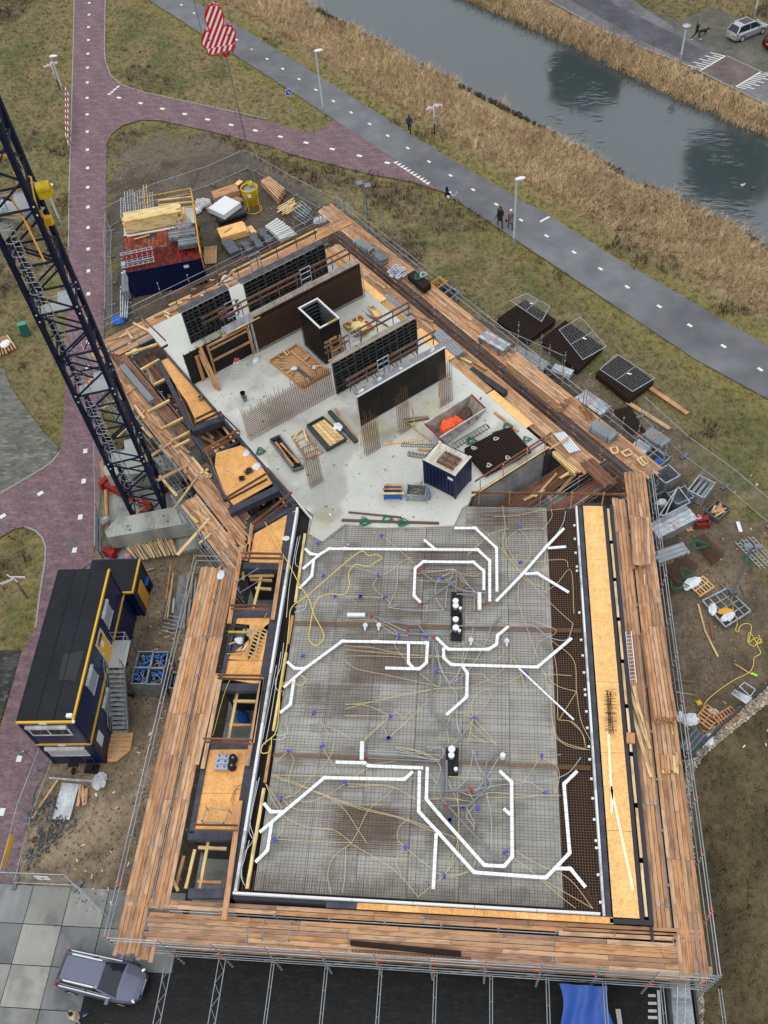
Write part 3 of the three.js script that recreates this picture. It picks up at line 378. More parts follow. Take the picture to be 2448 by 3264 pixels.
line(scRight,[10.42,-36.2],[10.42,-8.5],11,{top:4.95,rails:[4.3,4.8],low:[3.4,2]});line(scRight,[8.84,-34.4],[8.84,-9.8],10,{top:4.35,rails:[3.72]});
const scRearR=T('canal_side_scaffold','long plank deck and scaffold on the canal side of the rear block','scaffold');
deck(scRearR,W(17.7,-25),W(17.7,11.4),U,7,DK - .045,{w:.215});line(scRearR,W(17.0,-23),W(17.15,10.6),14,{top:4.5,rails:[3.55,4.1],low:[3.1,2.4],jitter:.6,dark:true});line(scRearR,W(17.5,-23),W(17.5,10.6),14,{top:3.9,rails:[3.5,3.75],low:[2.9],dark:true});deck(scRearR,W(17.1,-24),W(17.1,10),U,9,1.95,{tone:M.oldwood});
line(scRearR,W(19.25,-24.5),W(19.25,11.4),16,{top:5.2,rails:[4.3,4.8],low:[3,1.8],jitter:1.7});line(scRearR,W(19.75,-24),W(19.75,11),10,{top:4.3,rails:[2.6],jitter:1.6});
const scInner=T('inner_platform','lower plank platform between the concrete floor and canal side deck','scaffold');
deck(scInner,W(15.35,-20.5),W(15.35,8.6),U,7,3.5,{w:.21});deck(scInner,W(9.2,8.9),W(17,8.9),VV,5,2.7,{bay:5,tone:M.oldwood});deck(scInner,W(8.8,6.5),W(16.9,6.5),VV,6,2.2,{bay:4,tone:M.oldwood});
line(scInner,W(8.6,8.7),W(17.1,8.7),4,{top:3.6,rails:[3.1,3.5],low:[2.5]});line(scInner,W(8.6,9.95),W(17.1,9.95),4,{top:3.5,rails:[3.2],low:[2.5]});
const scRear=T('rear_scaffold','plank deck and scaffold along the back of the rear block','scaffold');
deck(scRear,W(8.3,-21.7),W(18.8,-21.7),nV,6,DK + .02,{w:.21});deck(scRear,W(-3,-21),W(8.5,-21),nV,7,DK - .05,{bay:3.5,jit:.7});deck(scRear,W(-2.6,-20.1),W(4,-20.1),nV,3,DK + .02,{bay:3,jit:.6});
line(scRear,W(-4.6,-23.2),W(19.2,-23.2),10,{top:5,rails:[4.25,4.75],low:[2],jitter:.6});line(scRear,W(-3,-21),W(16,-21),8,{top:4.2,rails:[3.7],jitter:.6});
const scLR=T('crane_side_scaffold','plank decks and scaffold on the crane side of the rear block','scaffold');
deck(scLR,W(-4.3,-21.5),W(-4.3,-3),U,5,DK,{w:.21});deck(scLR,W(-3.1,-20.3),W(-3.1,-9),U,4,DK - .12,{tone:M.oldwood});const stop=(a0,b0)=>(r)=>(-3.15 -(a0 +(r + .5)*.21)*.766)/ .643 - b0;
deck(scLR,W(-5.75,-4.9),W(-5.75,5),U,6,DK + .02,{w:.21,lim:stop(-5.75,-4.9)});deck(scLR,W(-4.4,-6),W(-4.4,5.2),U,5,DK + .04,{w:.21,lim:stop(-4.4,-6)});deck(scLR,W(-3.3,-7),W(-3.3,1),U,3,DK - .03,{tone:M.oldwood,lim:stop(-3.3,-7)});
deck(scLR,W(-2,-9),W(-2,-2),U,6,1.9,{tone:M.oldwood,lim:stop(-2,-9)});deck(scLR,W(-2.2,-20),W(-2.2,-8),U,9,2.6,{tone:M.oldwood});
line(scLR,W(-4.6,-22),W(-4.6,-6),8,{top:4.9,rails:[4.2,4.7],low:[2.5,1.2]});line(scLR,W(-6,-5.2),W(-6,2.8),4,{top:4.95,rails:[4.3,4.8],low:[3.6,2.5,1.2]});line(scLR,W(-4.5,-5),W(-4.5,0),3,{top:4,rails:[3.74]});line(scLR,W(-2.1,-19),W(-2.1,-3),7,{top:4.1,rails:[3.6],low:[2]});line(scLR,W(-5.2,-21),W(-5.2,-7),6,{top:3.5,rails:[3.2,2.5,1.5],low:[]});
cross(scLR,W(-6,-5.2),W(-6,2.8),4,[U[0]*1.5,U[1]*1.5],[3.6,4.75]);cross(scLR,W(-4.6,-22),W(-4.6,-6),8,[U[0]*-.7,U[1]*-.7],[3.2,2.2]);
{const by=new Map();for(const[p,a,c]of capStuff){if(!by.has(p))by.set(p,new MB());by.get(p).rod(a,c,.031,6);}for(const[p,b]of by)b.build('coupler_cap',M.cap,p,'stuff');}
// ---------- reinforcement of the front floor ----------
{
const bars=(name,label,x0,x1,z0,z1)=>{const t=T(name,label,'rebar mesh');const a=new MB(),c=new MB();
for(let x=x0;x<=x1;x +=.2){const k=hash(Math.round(x*10),3,3);a.bar([x + rr(-.02,.02),4.1,z0 + rr(0,.25)],[x + rr(-.02,.02),4.1,z1 - rr(0,.25)],k>.85?.02:.013,.014);}
for(let z=z0;z<=z1;z +=.15){if(rnd()<.12)continue;c.bar([x0 + rr(0,.5),4.125,z + rr(-.015,.015)],[x1 - rr(0,.3),4.125,z + rr(-.015,.015)],.012,.014);}
// shorter overlapping fields
for(let k=0;k<4;k++){const xx=rr(x0,x1 - 5),zz=rr(z0,z1 - 2.5),w=rr(3,5),h=rr(1.4,2.6);for(let q=0;q<h;q +=.1)c.bar([xx + rr(0,.3),4.14,zz + q],[xx + w - rr(0,.4),4.14,zz + q],.011,.012);}
a.build('lengthwise_bars',M.rebar,t,'stuff');c.build('crosswise_bars',M.rebar,t,'stuff');};
bars('rebar_mesh','brown rebar mesh on the rear bay of the front floor',-10,4.1,-32.0,-25.4);bars('rebar_mesh','brown rebar mesh on the far right corner of the front floor',-.2,4.1,-33.6,-32);bars('rebar_mesh','brown rebar mesh on the middle bay of the front floor',-10,4.1,-25.1,-17.7);bars('rebar_mesh','brown rebar mesh on the bay nearest the front scaffold',-10,4.1,-17.4,-11.0);
const d=T('edge_rebar_mesh','dense dark rebar mesh over black formwork on the right edge','rebar mesh');const e=new MB();for(let x=4.15;x<5.8;x +=.13)e.bar([x,4.0,-33.5],[x,4.0,-11],.03,.02);for(let z=-33.5;z<-11;z +=.13)e.bar([4.1,4.03,z],[5.8,4.03,z],.024,.02);e.build('dense_bars',M.rebar,d,'stuff');
const g=T('gutter_rebar','dark rebar in the narrow black trench along the left white strip','rebar mesh');const h=new MB();for(let z=-32;z<-11;z +=.15)h.bar([-10.8,4.0,z],[-10.15,4.0,z],.02,.02);for(const x of[-10.7,-10.5,-10.3])h.bar([x,4.02,-32],[x,4.02,-11],.02,.02);h.build('dense_bars',M.rebarDark,g,'stuff');
const f=T('front_edge_rebar','row of upright rebar along the near edge of the floor','rebar mesh');const k=new MB();for(let x=-10.6;x<5.7;x +=.12){k.rod([x,3.9,-10.95],[x,4.35,-11.0],.011,4);k.bar([x,4.16,-10.95],[x,4.16,-11.5 - rnd()*.4],.018,.016);}k.build('dense_bars',M.rebar,f,'stuff');
for(const[z,lab]of[[-25.25,'brown band of beam rebar across the floor, farther of the two'],[-17.57,'brown band of beam rebar across the floor, nearer of the two']]){const t=T('beam_rebar',lab,'beam rebar');const b=new MB();for(const o of[-.09,-.03,.03,.09])b.bar([-10.1,4.16 + .03*hash(o*100,3,3),z + o],[5.7,4.16,z + o],.028,.025);for(let x=-10;x<5.6;x +=.3)b.bar([x,4.19,z - .12],[x,4.19,z + .12],.014,.014);b.build('beam_bars',M.rebarTan,t,'stuff');}
const bo=T('edge_plank_row','row of timber boards standing along the left trench of the floor','board');const q=[[-10.18,-31.33],[-10.13,-26.55],[-10.17,-25.68],[-10.19,-23.92],[-10.22,-23.35],[-10.26,-18.84],[-10.28,-18.05],[-10.29,-16.11]].concat([[-10.15,-16.35],[-10.29,-15.82],[-10.36,-11.06]]);
[0,2,4,6].forEach((i)=>one((b)=>b.bar(V(q[i],4.2),V(q[i + 1],4.2),.14,.12)).build('board',i===2?M.plank[6]:i===6?M.plank[6]:M.lvl,bo));one((b)=>b.bar(V(q[9],4.2),V(q[10],4.2),.15,.12)).build('board',M.lvl,bo);
}
// ---------- ducts, pipes and conduits on the floor ----------
const DH=4.27;let DL;
function ductRun(label,runs,w=.085,mat=M.duct,name='air_duct',cat='duct'){
const t=T(name,label,cat);
runs.forEach((p,j)=>{for(let i=0;i + 1<p.length;i++){const a=V(p[i],DH - .01*j),c=V(p[i + 1],DH - .01*j),d=c.clone().sub(a).normalize(),L=a.distanceTo(c);const e0=i?.12:0,e1=i + 2<p.length?.12:0;const A=a.clone().addScaledVector(d,e0),C=c.clone().addScaledVector(d,-e1);
one((b)=>{b.bar(A,C,w,.086);const s=new THREE.Vector3().crossVectors(d,UP).multiplyScalar(w / 2);for(const k of[-1,1]){const o=s.clone().multiplyScalar(k);b.rod(A.clone().add(o),C.clone().add(o),.044,10);}DL=[A,d,L - e0 - e1];}).build('duct_length',mat,t);one((b)=>{b.bar(A,A.clone().addScaledVector(d,.02),w + .094,.094);for(let x=.3;x<DL[2];x +=.36){const m=DL[0].clone().addScaledVector(DL[1],x);b.bar(m.clone().addScaledVector(d,-.008),m.clone().addScaledVector(d,.008),w + .094,.095);}}).build('duct_seam',M.seam,t.children[t.children.length - 1],'stuff');
if(i + 2<p.length){const n=V(p[i + 2],DH - .01*j),d2=n.clone().sub(c).normalize();one((b)=>{b.bar(c.clone().addScaledVector(d,-.15),c,w + .08,.1).bar(c,c.clone().addScaledVector(d2,.15),w + .08,.1).at(new THREE.CylinderGeometry(w / 2 + .04,w / 2 + .04,.102,12),c);}).build('duct_elbow',mat,t);}}});
}
ductRun('white air duct bending round the far left of the floor with three short branches',[[[-5.49,-30.3],[-8.61,-30.23],[-9.11,-29.81],[-10,-28.76]].reverse().slice(0,3).concat([[-7.65,-30.25],[.08,-30.35],[.76,-29.6],[.77,-26.87]]),[[-9.23,-29.81],[-9.66,-29.85],[-10.02,-30.22]],[[-9.42,-29.43],[-9.4,-28.33],[-10.02,-27.46]],[[-2.38,-30.36],[-3.05,-31.01]]]);
ductRun('white air duct coming from the concrete edge and turning down towards the middle',[[[-1.33,-31.87],[-.09,-31.9],[1.15,-30.5],[1.17,-27.52]]]);
ductRun('white air duct forming an open loop left of the grey manifold',[[[.44,-27.58],[.43,-28.89],[-.16,-29.48],[-3.03,-29.45],[-3.48,-28.97],[-3.45,-27.14],[-3,-26.66]]]);
ductRun('long diagonal white air duct with two branches at the far right',[[[1.1,-26.88],[2.63,-28.77],[3.97,-30.62],[5.04,-31.97]],[[4.06,-30.56],[5.11,-30.68]],[[2.72,-28.77],[3.43,-28.82],[5.12,-27.6]]]);
ductRun('white air duct crossing the middle bay from the left with a looped end',[[[-10.07,-21.26],[-9.05,-22.42],[-7.21,-24.13]].concat([[-5.38,-24.16],[-2.56,-24.17],[-2.57,-22.97],[-2.94,-22.6],[-4.75,-22.59]]),[[-9.05,-22.42],[-9.62,-22.4],[-10.07,-22.79]],[[-9.57,-21.78],[-9.56,-20.33],[-10.05,-19.83]],[[-3.59,-24.12],[-3.53,-22.94],[-3.21,-22.64]]]);
ductRun('shallow cup-shaped white air duct right of the middle manifold',[[[-2.11,-24.53],[-1.44,-23.82],[.73,-23.89],[1.14,-24.21],[1.19,-24.74],[1.78,-25.33]]]);
ductRun('long white air duct crossing the middle bay to the right edge',[[[-1.69,-23.92],[-1.66,-23.3],[-1.24,-22.91],[3.27,-22.92],[5.12,-24.7]]]);
ductRun('white air duct hanging down like a hook in the middle bay',[[[-.65,-22.83],[-.39,-22.44],[-.4,-21.08],[-1.42,-20.04]]]);
ductRun('thin silver pipe running diagonally to the right edge',[[[2.29,-22.83],[5.01,-20.02]]],.01);
ductRun('short straight white air duct left of the nearest manifold',[[[-6.87,-17.29],[-5.41,-17.31],[-5.19,-17.17],[-2.48,-17.18]]]);
ductRun('white air duct in the near bay slanting down to the left trench',[[[-2.97,-16.98],[-3.37,-16.56],[-7.33,-16.47],[-9.25,-14.56],[-10.16,-13.65]],[[-9.14,-14.69],[-9.77,-14.66],[-10.17,-15.06]],[[-9.65,-14.17],[-9.66,-12.83],[-10.15,-12.26]]]);
ductRun('longest white air duct, from the nearest manifold round to the right edge',[[[-2.65,-17.03],[-2.59,-15.01],[-1.58,-14.02],[.09,-12.32],[3.35,-12.25],[4.47,-13.41],[4.36,-16.67],[5.02,-17.34]],[[3.71,-12.69],[4.47,-12.71],[5.11,-11.93]],[[-1.71,-14.02],[-1.75,-11.49]]]);
ductRun('inner white air duct in the near bay making a wide U',[[[-2.27,-17.24],[-2.25,-15.63],[-1.61,-14.92],[.56,-12.66],[1.47,-12.66],[1.84,-13.11],[1.85,-16.65],[1.27,-17.2]],[[1.8,-15.04],[1.47,-15.34]]]);
DHfix([[-7.09,-25.75],[-6.09,-25.78]],'short white box duct lying at the far left of the rear beam band');DHfix([[.2,-27.39],[.21,-26.29]],'short white box duct standing lengthwise right of the rear manifold');DHfix([[-5.61,-18.39],[-5.55,-17.45]],'short white box duct lying lengthwise left of the nearest manifold');
function DHfix(p,label){const t=T('box_duct',label,'duct');one((b)=>b.bar(V(p[0],4.32),V(p[1],4.32),.2,.16)).build('duct_body',M.white,t);one((b)=>{const m=V(p[0],4.28).lerp(V(p[1],4.28),.5);b.at(new THREE.CylinderGeometry(.13,.13,.14,10),m);}).build('spigot',M.alu,t);}
function pipeRun(label,pts,r=.055,mat=M.pipe,y=4.24){const t=T('drain_pipe',label,'pipe');for(let i=0;i + 1<pts.length;i++)one((b)=>b.rod(V(pts[i],y),V(pts[i + 1],y),r,8)).build('pipe_length',mat,t);for(let i=1;i + 1<pts.length;i++)one((b)=>b.at(new THREE.SphereGeometry(r*1.25,8,6),V(pts[i],y))).build('pipe_elbow',mat,t);for(const q of[pts[0]])if(hash(label.length,2,3)>.4)one((b)=>b.at(new THREE.CylinderGeometry(r*1.4,r*1.4,.16,8),V(q,y + .06))).build('red_cap',M.red,t);}
pipeRun('grey drain pipe rising from the rear manifold',[[-1.13,-27.45],[-1.11,-28.87]]);pipeRun('grey drain pipe zigzag inside the looped white duct',[[-3.2,-28.82],[-2.29,-28.1],[-1.14,-28.09]]);pipeRun('slanting grey drain pipe below the looped white duct',[[-3,-26.62],[-1.19,-28.18]]);pipeRun('grey drain pipe right of the rear manifold',[[.54,-26.72],[-.17,-27.31],[-1.08,-27.34]]);pipeRun('grey drain pipe left of the middle manifold',[[-3.66,-24.87],[-3.6,-24.71],[-1.47,-24.72],[-1.18,-25.15]]);pipeRun('grey drain pipe right of the middle manifold',[[1.33,-25.92],[.91,-25.32],[-1.12,-25.29]]);pipeRun('long grey drain pipe running down the middle bay',[[-2.25,-24.49],[-2.21,-20.26],[-.57,-18.76]]);pipeRun('thin grey drain pipe left along the middle manifold row',[[-5.69,-25.77],[-3.63,-25.29],[-3.12,-25.31],[-2.62,-24.63]]);pipeRun('grey drain pipe elbow below the nearest manifold',[[-.1,-16.16],[-1.29,-16.1],[-1.33,-17.63]],.06);pipeRun('long slanting grey drain pipe in the near bay',[[-1.55,-16.99],[-1.55,-15.72],[1.21,-12.87]]);pipeRun('grey drain pipe bending up to the white cap in the near bay',[[-1.22,-15.36],[-.22,-15.41],[.59,-16.23],[.63,-17.62],[1.28,-18.23]]);pipeRun('straight grey drain pipe left of the nearest manifold',[[-5.31,-17.58],[-1.65,-17.55]],.045);pipeRun('grey drain pipe stub near the far left duct',[[-.66,-27.74],[.29,-27.77],[.67,-27.44]],.03);
{const man=(label,c,caps,L)=>{const t=T('pipe_manifold',label,'manifold');one((b)=>b.box(.62,.12,L,c[0],4.16,c[1])).build('manifold_base',M.black,t);for(const p of caps){one((b)=>b.at(new THREE.CylinderGeometry(p[2],p[2],.3,14),[p[0],4.32,p[1]])).build('pipe_socket',M.pipe,t);one((b)=>b.at(new THREE.CylinderGeometry(p[2]*1.12,p[2]*1.12,.06,14),[p[0],4.5,p[1]])).build('white_cap',M.white,t);}};
const r=(l,s)=>l.map((p,i)=>[...p,s[i]]);
man('rear pipe manifold with two white caps on a black base',[-1.06,-26.75],r([[-1.11,-26.73],[-1.1,-26.43],[-.84,-26.27]],[.15,.15,.08]),1.5);man('middle pipe manifold with two white caps on a black base',[-1.02,-25.18],r([[-1.08,-25.56],[-1.06,-25.04],[-.86,-24.86]],[.15,.16,.08]),1.5);man('nearest pipe manifold with two white caps on a black base',[-1.06,-17.6],r([[-1.09,-18.12],[-1.1,-17.8],[-.86,-17.11]],[.16,.14,.09]),1.4);
const cp=T('capped_outlet','single white capped outlet standing in the near bay','outlet');const q=[1.43,-17.93];one((b)=>b.at(new THREE.CylinderGeometry(.13,.15,.3,12),V(q,4.35))).build('outlet_cap',M.white,cp);
}
const cond='yellow conduits snaking over the rebar';
function conduit(pts,mat=M.conduit,r=.015,grp=cond,label='thin yellow flexible conduit snaking over the rebar of the floor',name='flexible_conduit',y=4.2){const n=Math.floor(rnd()*1000);one((b)=>b.tube(pts.map((p,i)=>V(p,y + .02*hash(i,n,5))),r,5,pts.length*7)).build(name,mat,scene).userData={label,category:name.split('_').pop(),...(grp?{group:grp}:{})};}
for(const p of[[[1.51,-33.65],[1.65,-32.08],[1.54,-30.61],[2.21,-29.33],[2.77,-28.65],[3.59,-27.54],[4.48,-26.47],[5.26,-25.64]],[[-1.15,-32.34],[.26,-31.87],[1.25,-30.73],[2.21,-29.33],[2.77,-28.42],[3.79,-27.88]],[[2.44,-31.91],[1.74,-31.1],[2.02,-30.03],[2.5,-29.34],[3.09,-30.17],[2.83,-31.49],[2.44,-31.91]],[[.96,-32.82],[2.26,-32.9],[3.46,-33.24],[5.17,-33.46]],[[2.44,-31.91],[3.87,-31.94],[4,-31.27],[3.84,-29.37],[3.69,-27.88]],[[3.27,-29.59],[4.33,-29.79],[5.09,-29.75],[5.16,-29.28]],[[1.35,-29.78],[3.18,-29.7]],[[3.87,-31.94],[4.4,-32.88],[4.37,-33.44]],[[3.73,-27.6],[4.45,-28.13],[5.25,-29.17],[5.34,-26.28]],[[2.38,-28.24],[2.36,-26.85],[2.71,-25.56],[3.29,-23.51]],[[-5.62,-28.48],[-5.05,-28.69],[-4.22,-29.53],[-3.64,-29.78]],[[-7.55,-29.16],[-6.54,-28.89],[-5.62,-28.48],[-5.81,-27.75],[-5.12,-27.03],[-4.71,-26.65]],[[-7.34,-27.03],[-6.48,-27.05],[-5.12,-27.03]],[[-5.58,-31.32],[-4.56,-30.36],[-3.62,-29.43],[-3.41,-29.08]],[[-3.67,-28.61],[-2.03,-28.88],[-1.26,-29.01]],[[-3.66,-28.26],[-2.59,-28.17],[-1.63,-28.31],[-1.06,-28.67]],[[-2.29,-28.07],[-2.02,-28.47],[-1.16,-28.78],[-.1,-28.58],[.57,-29.17]],[[-.5,-29.97],[.17,-30.82],[.86,-31.57],[1.85,-31.96]],[[-.28,-31.36],[.07,-30.82],[-.51,-30.09]],[[-1.26,-29.01],[-.76,-28.22],[-.18,-27.67],[-.07,-26.34]],[[-7.19,-25.48],[-5.77,-25.52],[-4.51,-25.02],[-4.2,-24.61],[-4.35,-24.08],[-3.55,-22.97]],[[-7.04,-23.89],[-5.63,-23.83],[-4.23,-23.56],[-2.39,-23.42],[.33,-23.31]],[[-7.02,-23.68],[-5.15,-23.53],[-3.3,-23.44],[-1.85,-23.49]],[[-6.98,-23.27],[-5.13,-23.33],[-3.11,-23.29],[-1.48,-23.45]],[[-6.95,-22.96],[-6.36,-22.57],[-4.5,-22.19],[-3.04,-21.89],[-1.87,-21.64]],[[-6.67,-20.2],[-4.94,-20.75],[-3.19,-21.2],[-1.78,-21.54],[-.54,-21.64],[.78,-22.17],[1.76,-23.05]],[[-6.7,-20.44],[-5.38,-20.64],[-3.63,-21.18],[-1.96,-21.54]],[[-4.3,-19.89],[-5.44,-20.39],[-6.7,-20.49]],[[-4.3,-19.89],[-5.47,-18.57]],[[-4.31,-18.71],[-3.12,-19.96],[-2.12,-21.14],[-1.78,-21.54]],[[-4.3,-19.89],[-4.01,-20.12],[-3.64,-19.85],[-3.31,-20.14],[-3.16,-19.87]],[[-4.3,-19.89],[-6.64,-19.83]],[[-.03,-19.96],[-.17,-20.64],[.17,-21.32],[.74,-21.59],[.79,-21.15],[-.03,-19.96]],[[-.03,-19.96],[-1.03,-20.23],[-1.36,-19.47],[-1.25,-18.56]],[[-.03,-19.96],[-.15,-19.15],[.62,-18.64]],[[-.03,-19.96],[.54,-19.27],[1.13,-18.57]],[[-.03,-19.96],[-.49,-19.14],[-1.16,-18.39]],[[.34,-22.5],[.87,-22.03],[1.49,-21.95],[2.47,-22.48]],[[-2.89,-22.39],[-2.33,-21.92],[-1.87,-21.64],[-1.8,-22.33]],[[-1.99,-22.52],[-1.27,-22.45],[.34,-22.45]],[[3.49,-22.81],[4.21,-21.95],[5.23,-21.61]],[[4,-24.65],[4.25,-23.04],[4.21,-20.06]],[[4.08,-24.55],[5.15,-23.47],[5.23,-21.61],[5.39,-19.92],[5.83,-18.86]],[[3.54,-22.91],[3.91,-21.18],[3.95,-19.87],[4.25,-18.97],[5.56,-18.49]],[[4.21,-20.02],[4.97,-19.91],[5.44,-19.2],[5.49,-18.75]],[[5.23,-21.61],[4.3,-20.07]],[[3.61,-22.57],[5.02,-22.52]],[[-.27,-24.42],[.6,-24.03],[1.5,-24.06],[1.41,-23.54],[.78,-23.12]],[[3.06,-23.4],[3.41,-24.43],[4.24,-24.97],[4.34,-25.19],[3.08,-25.78]],[[-1.13,-23.97],[-.04,-24.53],[.87,-24.45]],[[1.85,-23.05],[1.99,-23.46],[2.3,-22.87],[2.71,-21.32]]])conduit(p);
for(const p of[[[-9.32,-17.78],[-9.01,-17.39],[-9.12,-16.33],[-8.93,-15.56],[-9.33,-15.33]],[[-7.66,-18.12],[-7.2,-17.47],[-6.6,-16.7]],[[-7.03,-18.33],[-7.27,-17.37],[-8.03,-16.46],[-8.77,-15.57],[-9.33,-15.33]],[[-10.01,-16.51],[-7.36,-16.58],[-3.97,-16.64],[-2.04,-16.68]],[[-10.02,-16.55],[-8.31,-16.02],[-6.35,-15.09],[-5.42,-13.99],[-4.96,-13.41]],[[-10,-16.46],[-7.95,-15.86],[-5.52,-15.13],[-3.01,-14.59],[-.09,-13.61]],[[-7.78,-15.78],[-5.52,-15.05],[-3.43,-14.65],[-1.77,-14.08]],[[-6.22,-16.28],[-7.24,-15.55],[-8.05,-15.26],[-8.73,-15.32]],[[-6.21,-16.24],[-3.94,-16.17],[-2.74,-15.59]],[[-6.16,-16.11],[-3.93,-16.13],[-5.01,-14.99],[-5.42,-13.99],[-5.69,-13.39]],[[-6.22,-16.28],[-5.03,-17.21],[-3.86,-17.52]],[[-9.33,-15.33],[-8.68,-14.9],[-6.83,-14.86]],[[-10.25,-16.06],[-9.73,-15.18],[-9.2,-14.46],[-9.11,-13.81],[-9.38,-13.39]],[[-10.2,-16.02],[-9.37,-15.03],[-9.04,-14.47],[-7.9,-14.03],[-6.57,-13.93],[-5.69,-13.39]],[[-9.38,-13.39],[-8.31,-13.36],[-5.69,-13.39]],[[-5.69,-13.39],[-6.51,-12.66],[-6.67,-11.88],[-6.41,-10.99]],[[-5.96,-13.16],[-5.87,-11.92],[-5.91,-11.09]],[[-5.69,-13.33],[-4.51,-12.76],[-3.43,-12.12],[-2.43,-11.13]],[[-3.14,-13.3],[-3.53,-13.68],[-3.48,-14.24],[-3.02,-14.67]],[[-3.14,-13.3],[-3.55,-12.73],[-3.27,-12.06]],[[-3.14,-13.3],[-2.11,-12.57],[-1.31,-12.12],[-.53,-12.2],[-.07,-12.53]],[[-2.43,-11.13],[-1.31,-12.12],[-.7,-13.11],[-.66,-14.54],[-.76,-15.6],[-1.2,-16.42]],[[-2.73,-15.51],[-1.42,-15.74],[-.12,-15.63]],[[-4.03,-12.75],[-2.91,-12.78]],[[-5.49,-15.21],[-4.37,-15.27]],[[-7.86,-19.45],[-7.33,-18.73]],[[-7.66,-19.27],[-6.83,-18.93],[-6.13,-18.5]],[[-4.3,-18.71],[-4.58,-19.3],[-4.43,-19.59]],[[-5.57,-18.57],[-4.6,-19.58]],[[-4.3,-18.71],[-3.38,-19.63]],[[-3.9,-18.19],[-3.2,-17.99],[-1.66,-17.88]],[[-3.9,-18.23],[-2.78,-18.1],[-1.65,-17.61]],[[-9.93,-17.17],[-9.32,-17.78]],[[-.25,-19.75],[.48,-19.07],[1.14,-18.54]],[[-.14,-19.45],[-.18,-18.84],[.86,-18.68]],[[3.94,-19.92],[4.05,-19.11],[4.68,-18.64],[5.69,-18.48]],[[4.84,-19.95],[5.37,-19.36],[5.51,-18.57]],[[1.84,-18.03],[3.27,-18.07],[4.29,-18.18]],[[3.27,-17.99],[2.7,-17.1],[2.23,-16.42]],[[3.32,-18.04],[4.08,-17.54],[4.15,-16.97],[3.94,-16.21]],[[-.22,-15.47],[.68,-16.07],[2.31,-16.05],[4.2,-16.13]],[[-1.35,-16.82],[.49,-16.81],[2.69,-16.72],[3.4,-16.28]],[[.59,-15.87],[2.31,-15.95],[3.57,-16.15]],[[-.78,-16.09],[-.66,-14.9],[-.72,-13.56],[-1.21,-12.16]],[[1.52,-13.32],[2.59,-12.61],[3.92,-11.52],[4.65,-11]],[[1.92,-13.43],[3.11,-12.81],[4.37,-12.29],[5.39,-11.04]],[[3.26,-12.15],[5.39,-11.04]],[[-.33,-16.3],[.05,-15.48],[-.3,-14.92],[.06,-14.39],[.02,-14.21]],[[-1.29,-12.12],[-.08,-12.39],[.17,-12.91]]])conduit(p);
const grey='grey flexible hoses around the manifolds';
for(const p of[[[-3.3,-28.85],[-2.03,-28.88],[-1.26,-29.01],[-.37,-27.89],[.49,-26.91]],[[-1.26,-29.01],[-2.2,-28.07],[-2.16,-26.94],[-1.75,-26.29]],[[-1.26,-29.01],[-1.61,-27.63],[-1.66,-26.41]],[[-4.49,-29.11],[-4.48,-27.55],[-4.79,-26.43],[-4.32,-26.55]],[[-4.88,-26.37],[-3.45,-26.24],[-1.75,-26.29]],[[-5.7,-25.85],[-4.72,-25.34],[-3.66,-24.84]],[[-5.64,-25.64],[-4.4,-24.71],[-3.65,-24.62]],[[-2.25,-24.51],[-1.98,-23.33],[-1.43,-21.85]],[[-2.06,-24.26],[-1.82,-22.73],[-1.35,-21.95]],[[-1.39,-21.85],[-.91,-22.36],[-.23,-24.52],[-.06,-25.8]],[[-1.39,-21.8],[-.55,-22.37],[.6,-24.44],[.87,-25.51]],[[-1.34,-21.75],[-.98,-21.38],[-.85,-19.68],[-.57,-18.77]],[[-.99,-21.96],[-.58,-23.89],[-.68,-24.4]],[[1.24,-25.84],[1.79,-25.53],[3.07,-25.47],[3.96,-24.76],[4.85,-24.63],[5.26,-25.64]],[[5.21,-33.27],[5.02,-32.39],[4.18,-30.91],[3.07,-29.35]],[[-1.72,-28.31],[-.84,-27.65],[.58,-27.46]],[[-5.39,-17.99],[-3.63,-17.97],[-1.66,-17.7],[-1.51,-18.24],[-2.36,-18.3]],[[-5.34,-17.86],[-3.36,-17.81],[-1.74,-17.61]],[[-3.64,-18.24],[-2.52,-17.93],[-1.65,-17.35],[-1.78,-16.48]],[[-2.13,-16.9],[-1.87,-16.56],[-1.74,-16.44]],[[-2.25,-18.15],[-1.59,-18.28],[-1.49,-17.99]],[[-.03,-18.24],[-.16,-17.26],[-.51,-16.48],[-.97,-16.18],[-1.26,-16.73]],[[-.03,-18.24],[.3,-17.28],[.86,-16.54],[.04,-15.94],[-.88,-16.18]],[[-.1,-16.17],[.95,-16.45],[2.32,-16.66],[3.69,-16.86],[4.62,-17.28],[5.25,-18.08]],[[1.23,-17.9],[.68,-16.91],[.13,-16.13]],[[-.31,-15.33],[.06,-14.57],[.02,-14.21]],[[.63,-16.16],[.86,-14.97],[.87,-13.29]],[[-1.54,-19.7],[-.66,-18.77]],[[-.87,-19.73],[-.75,-18.91]]])conduit(p,M.pipeL||(M.pipeL=mt([.4,.42,.45],.45)),.023,grey,'thin grey flexible hose between the pipe manifolds and outlets');
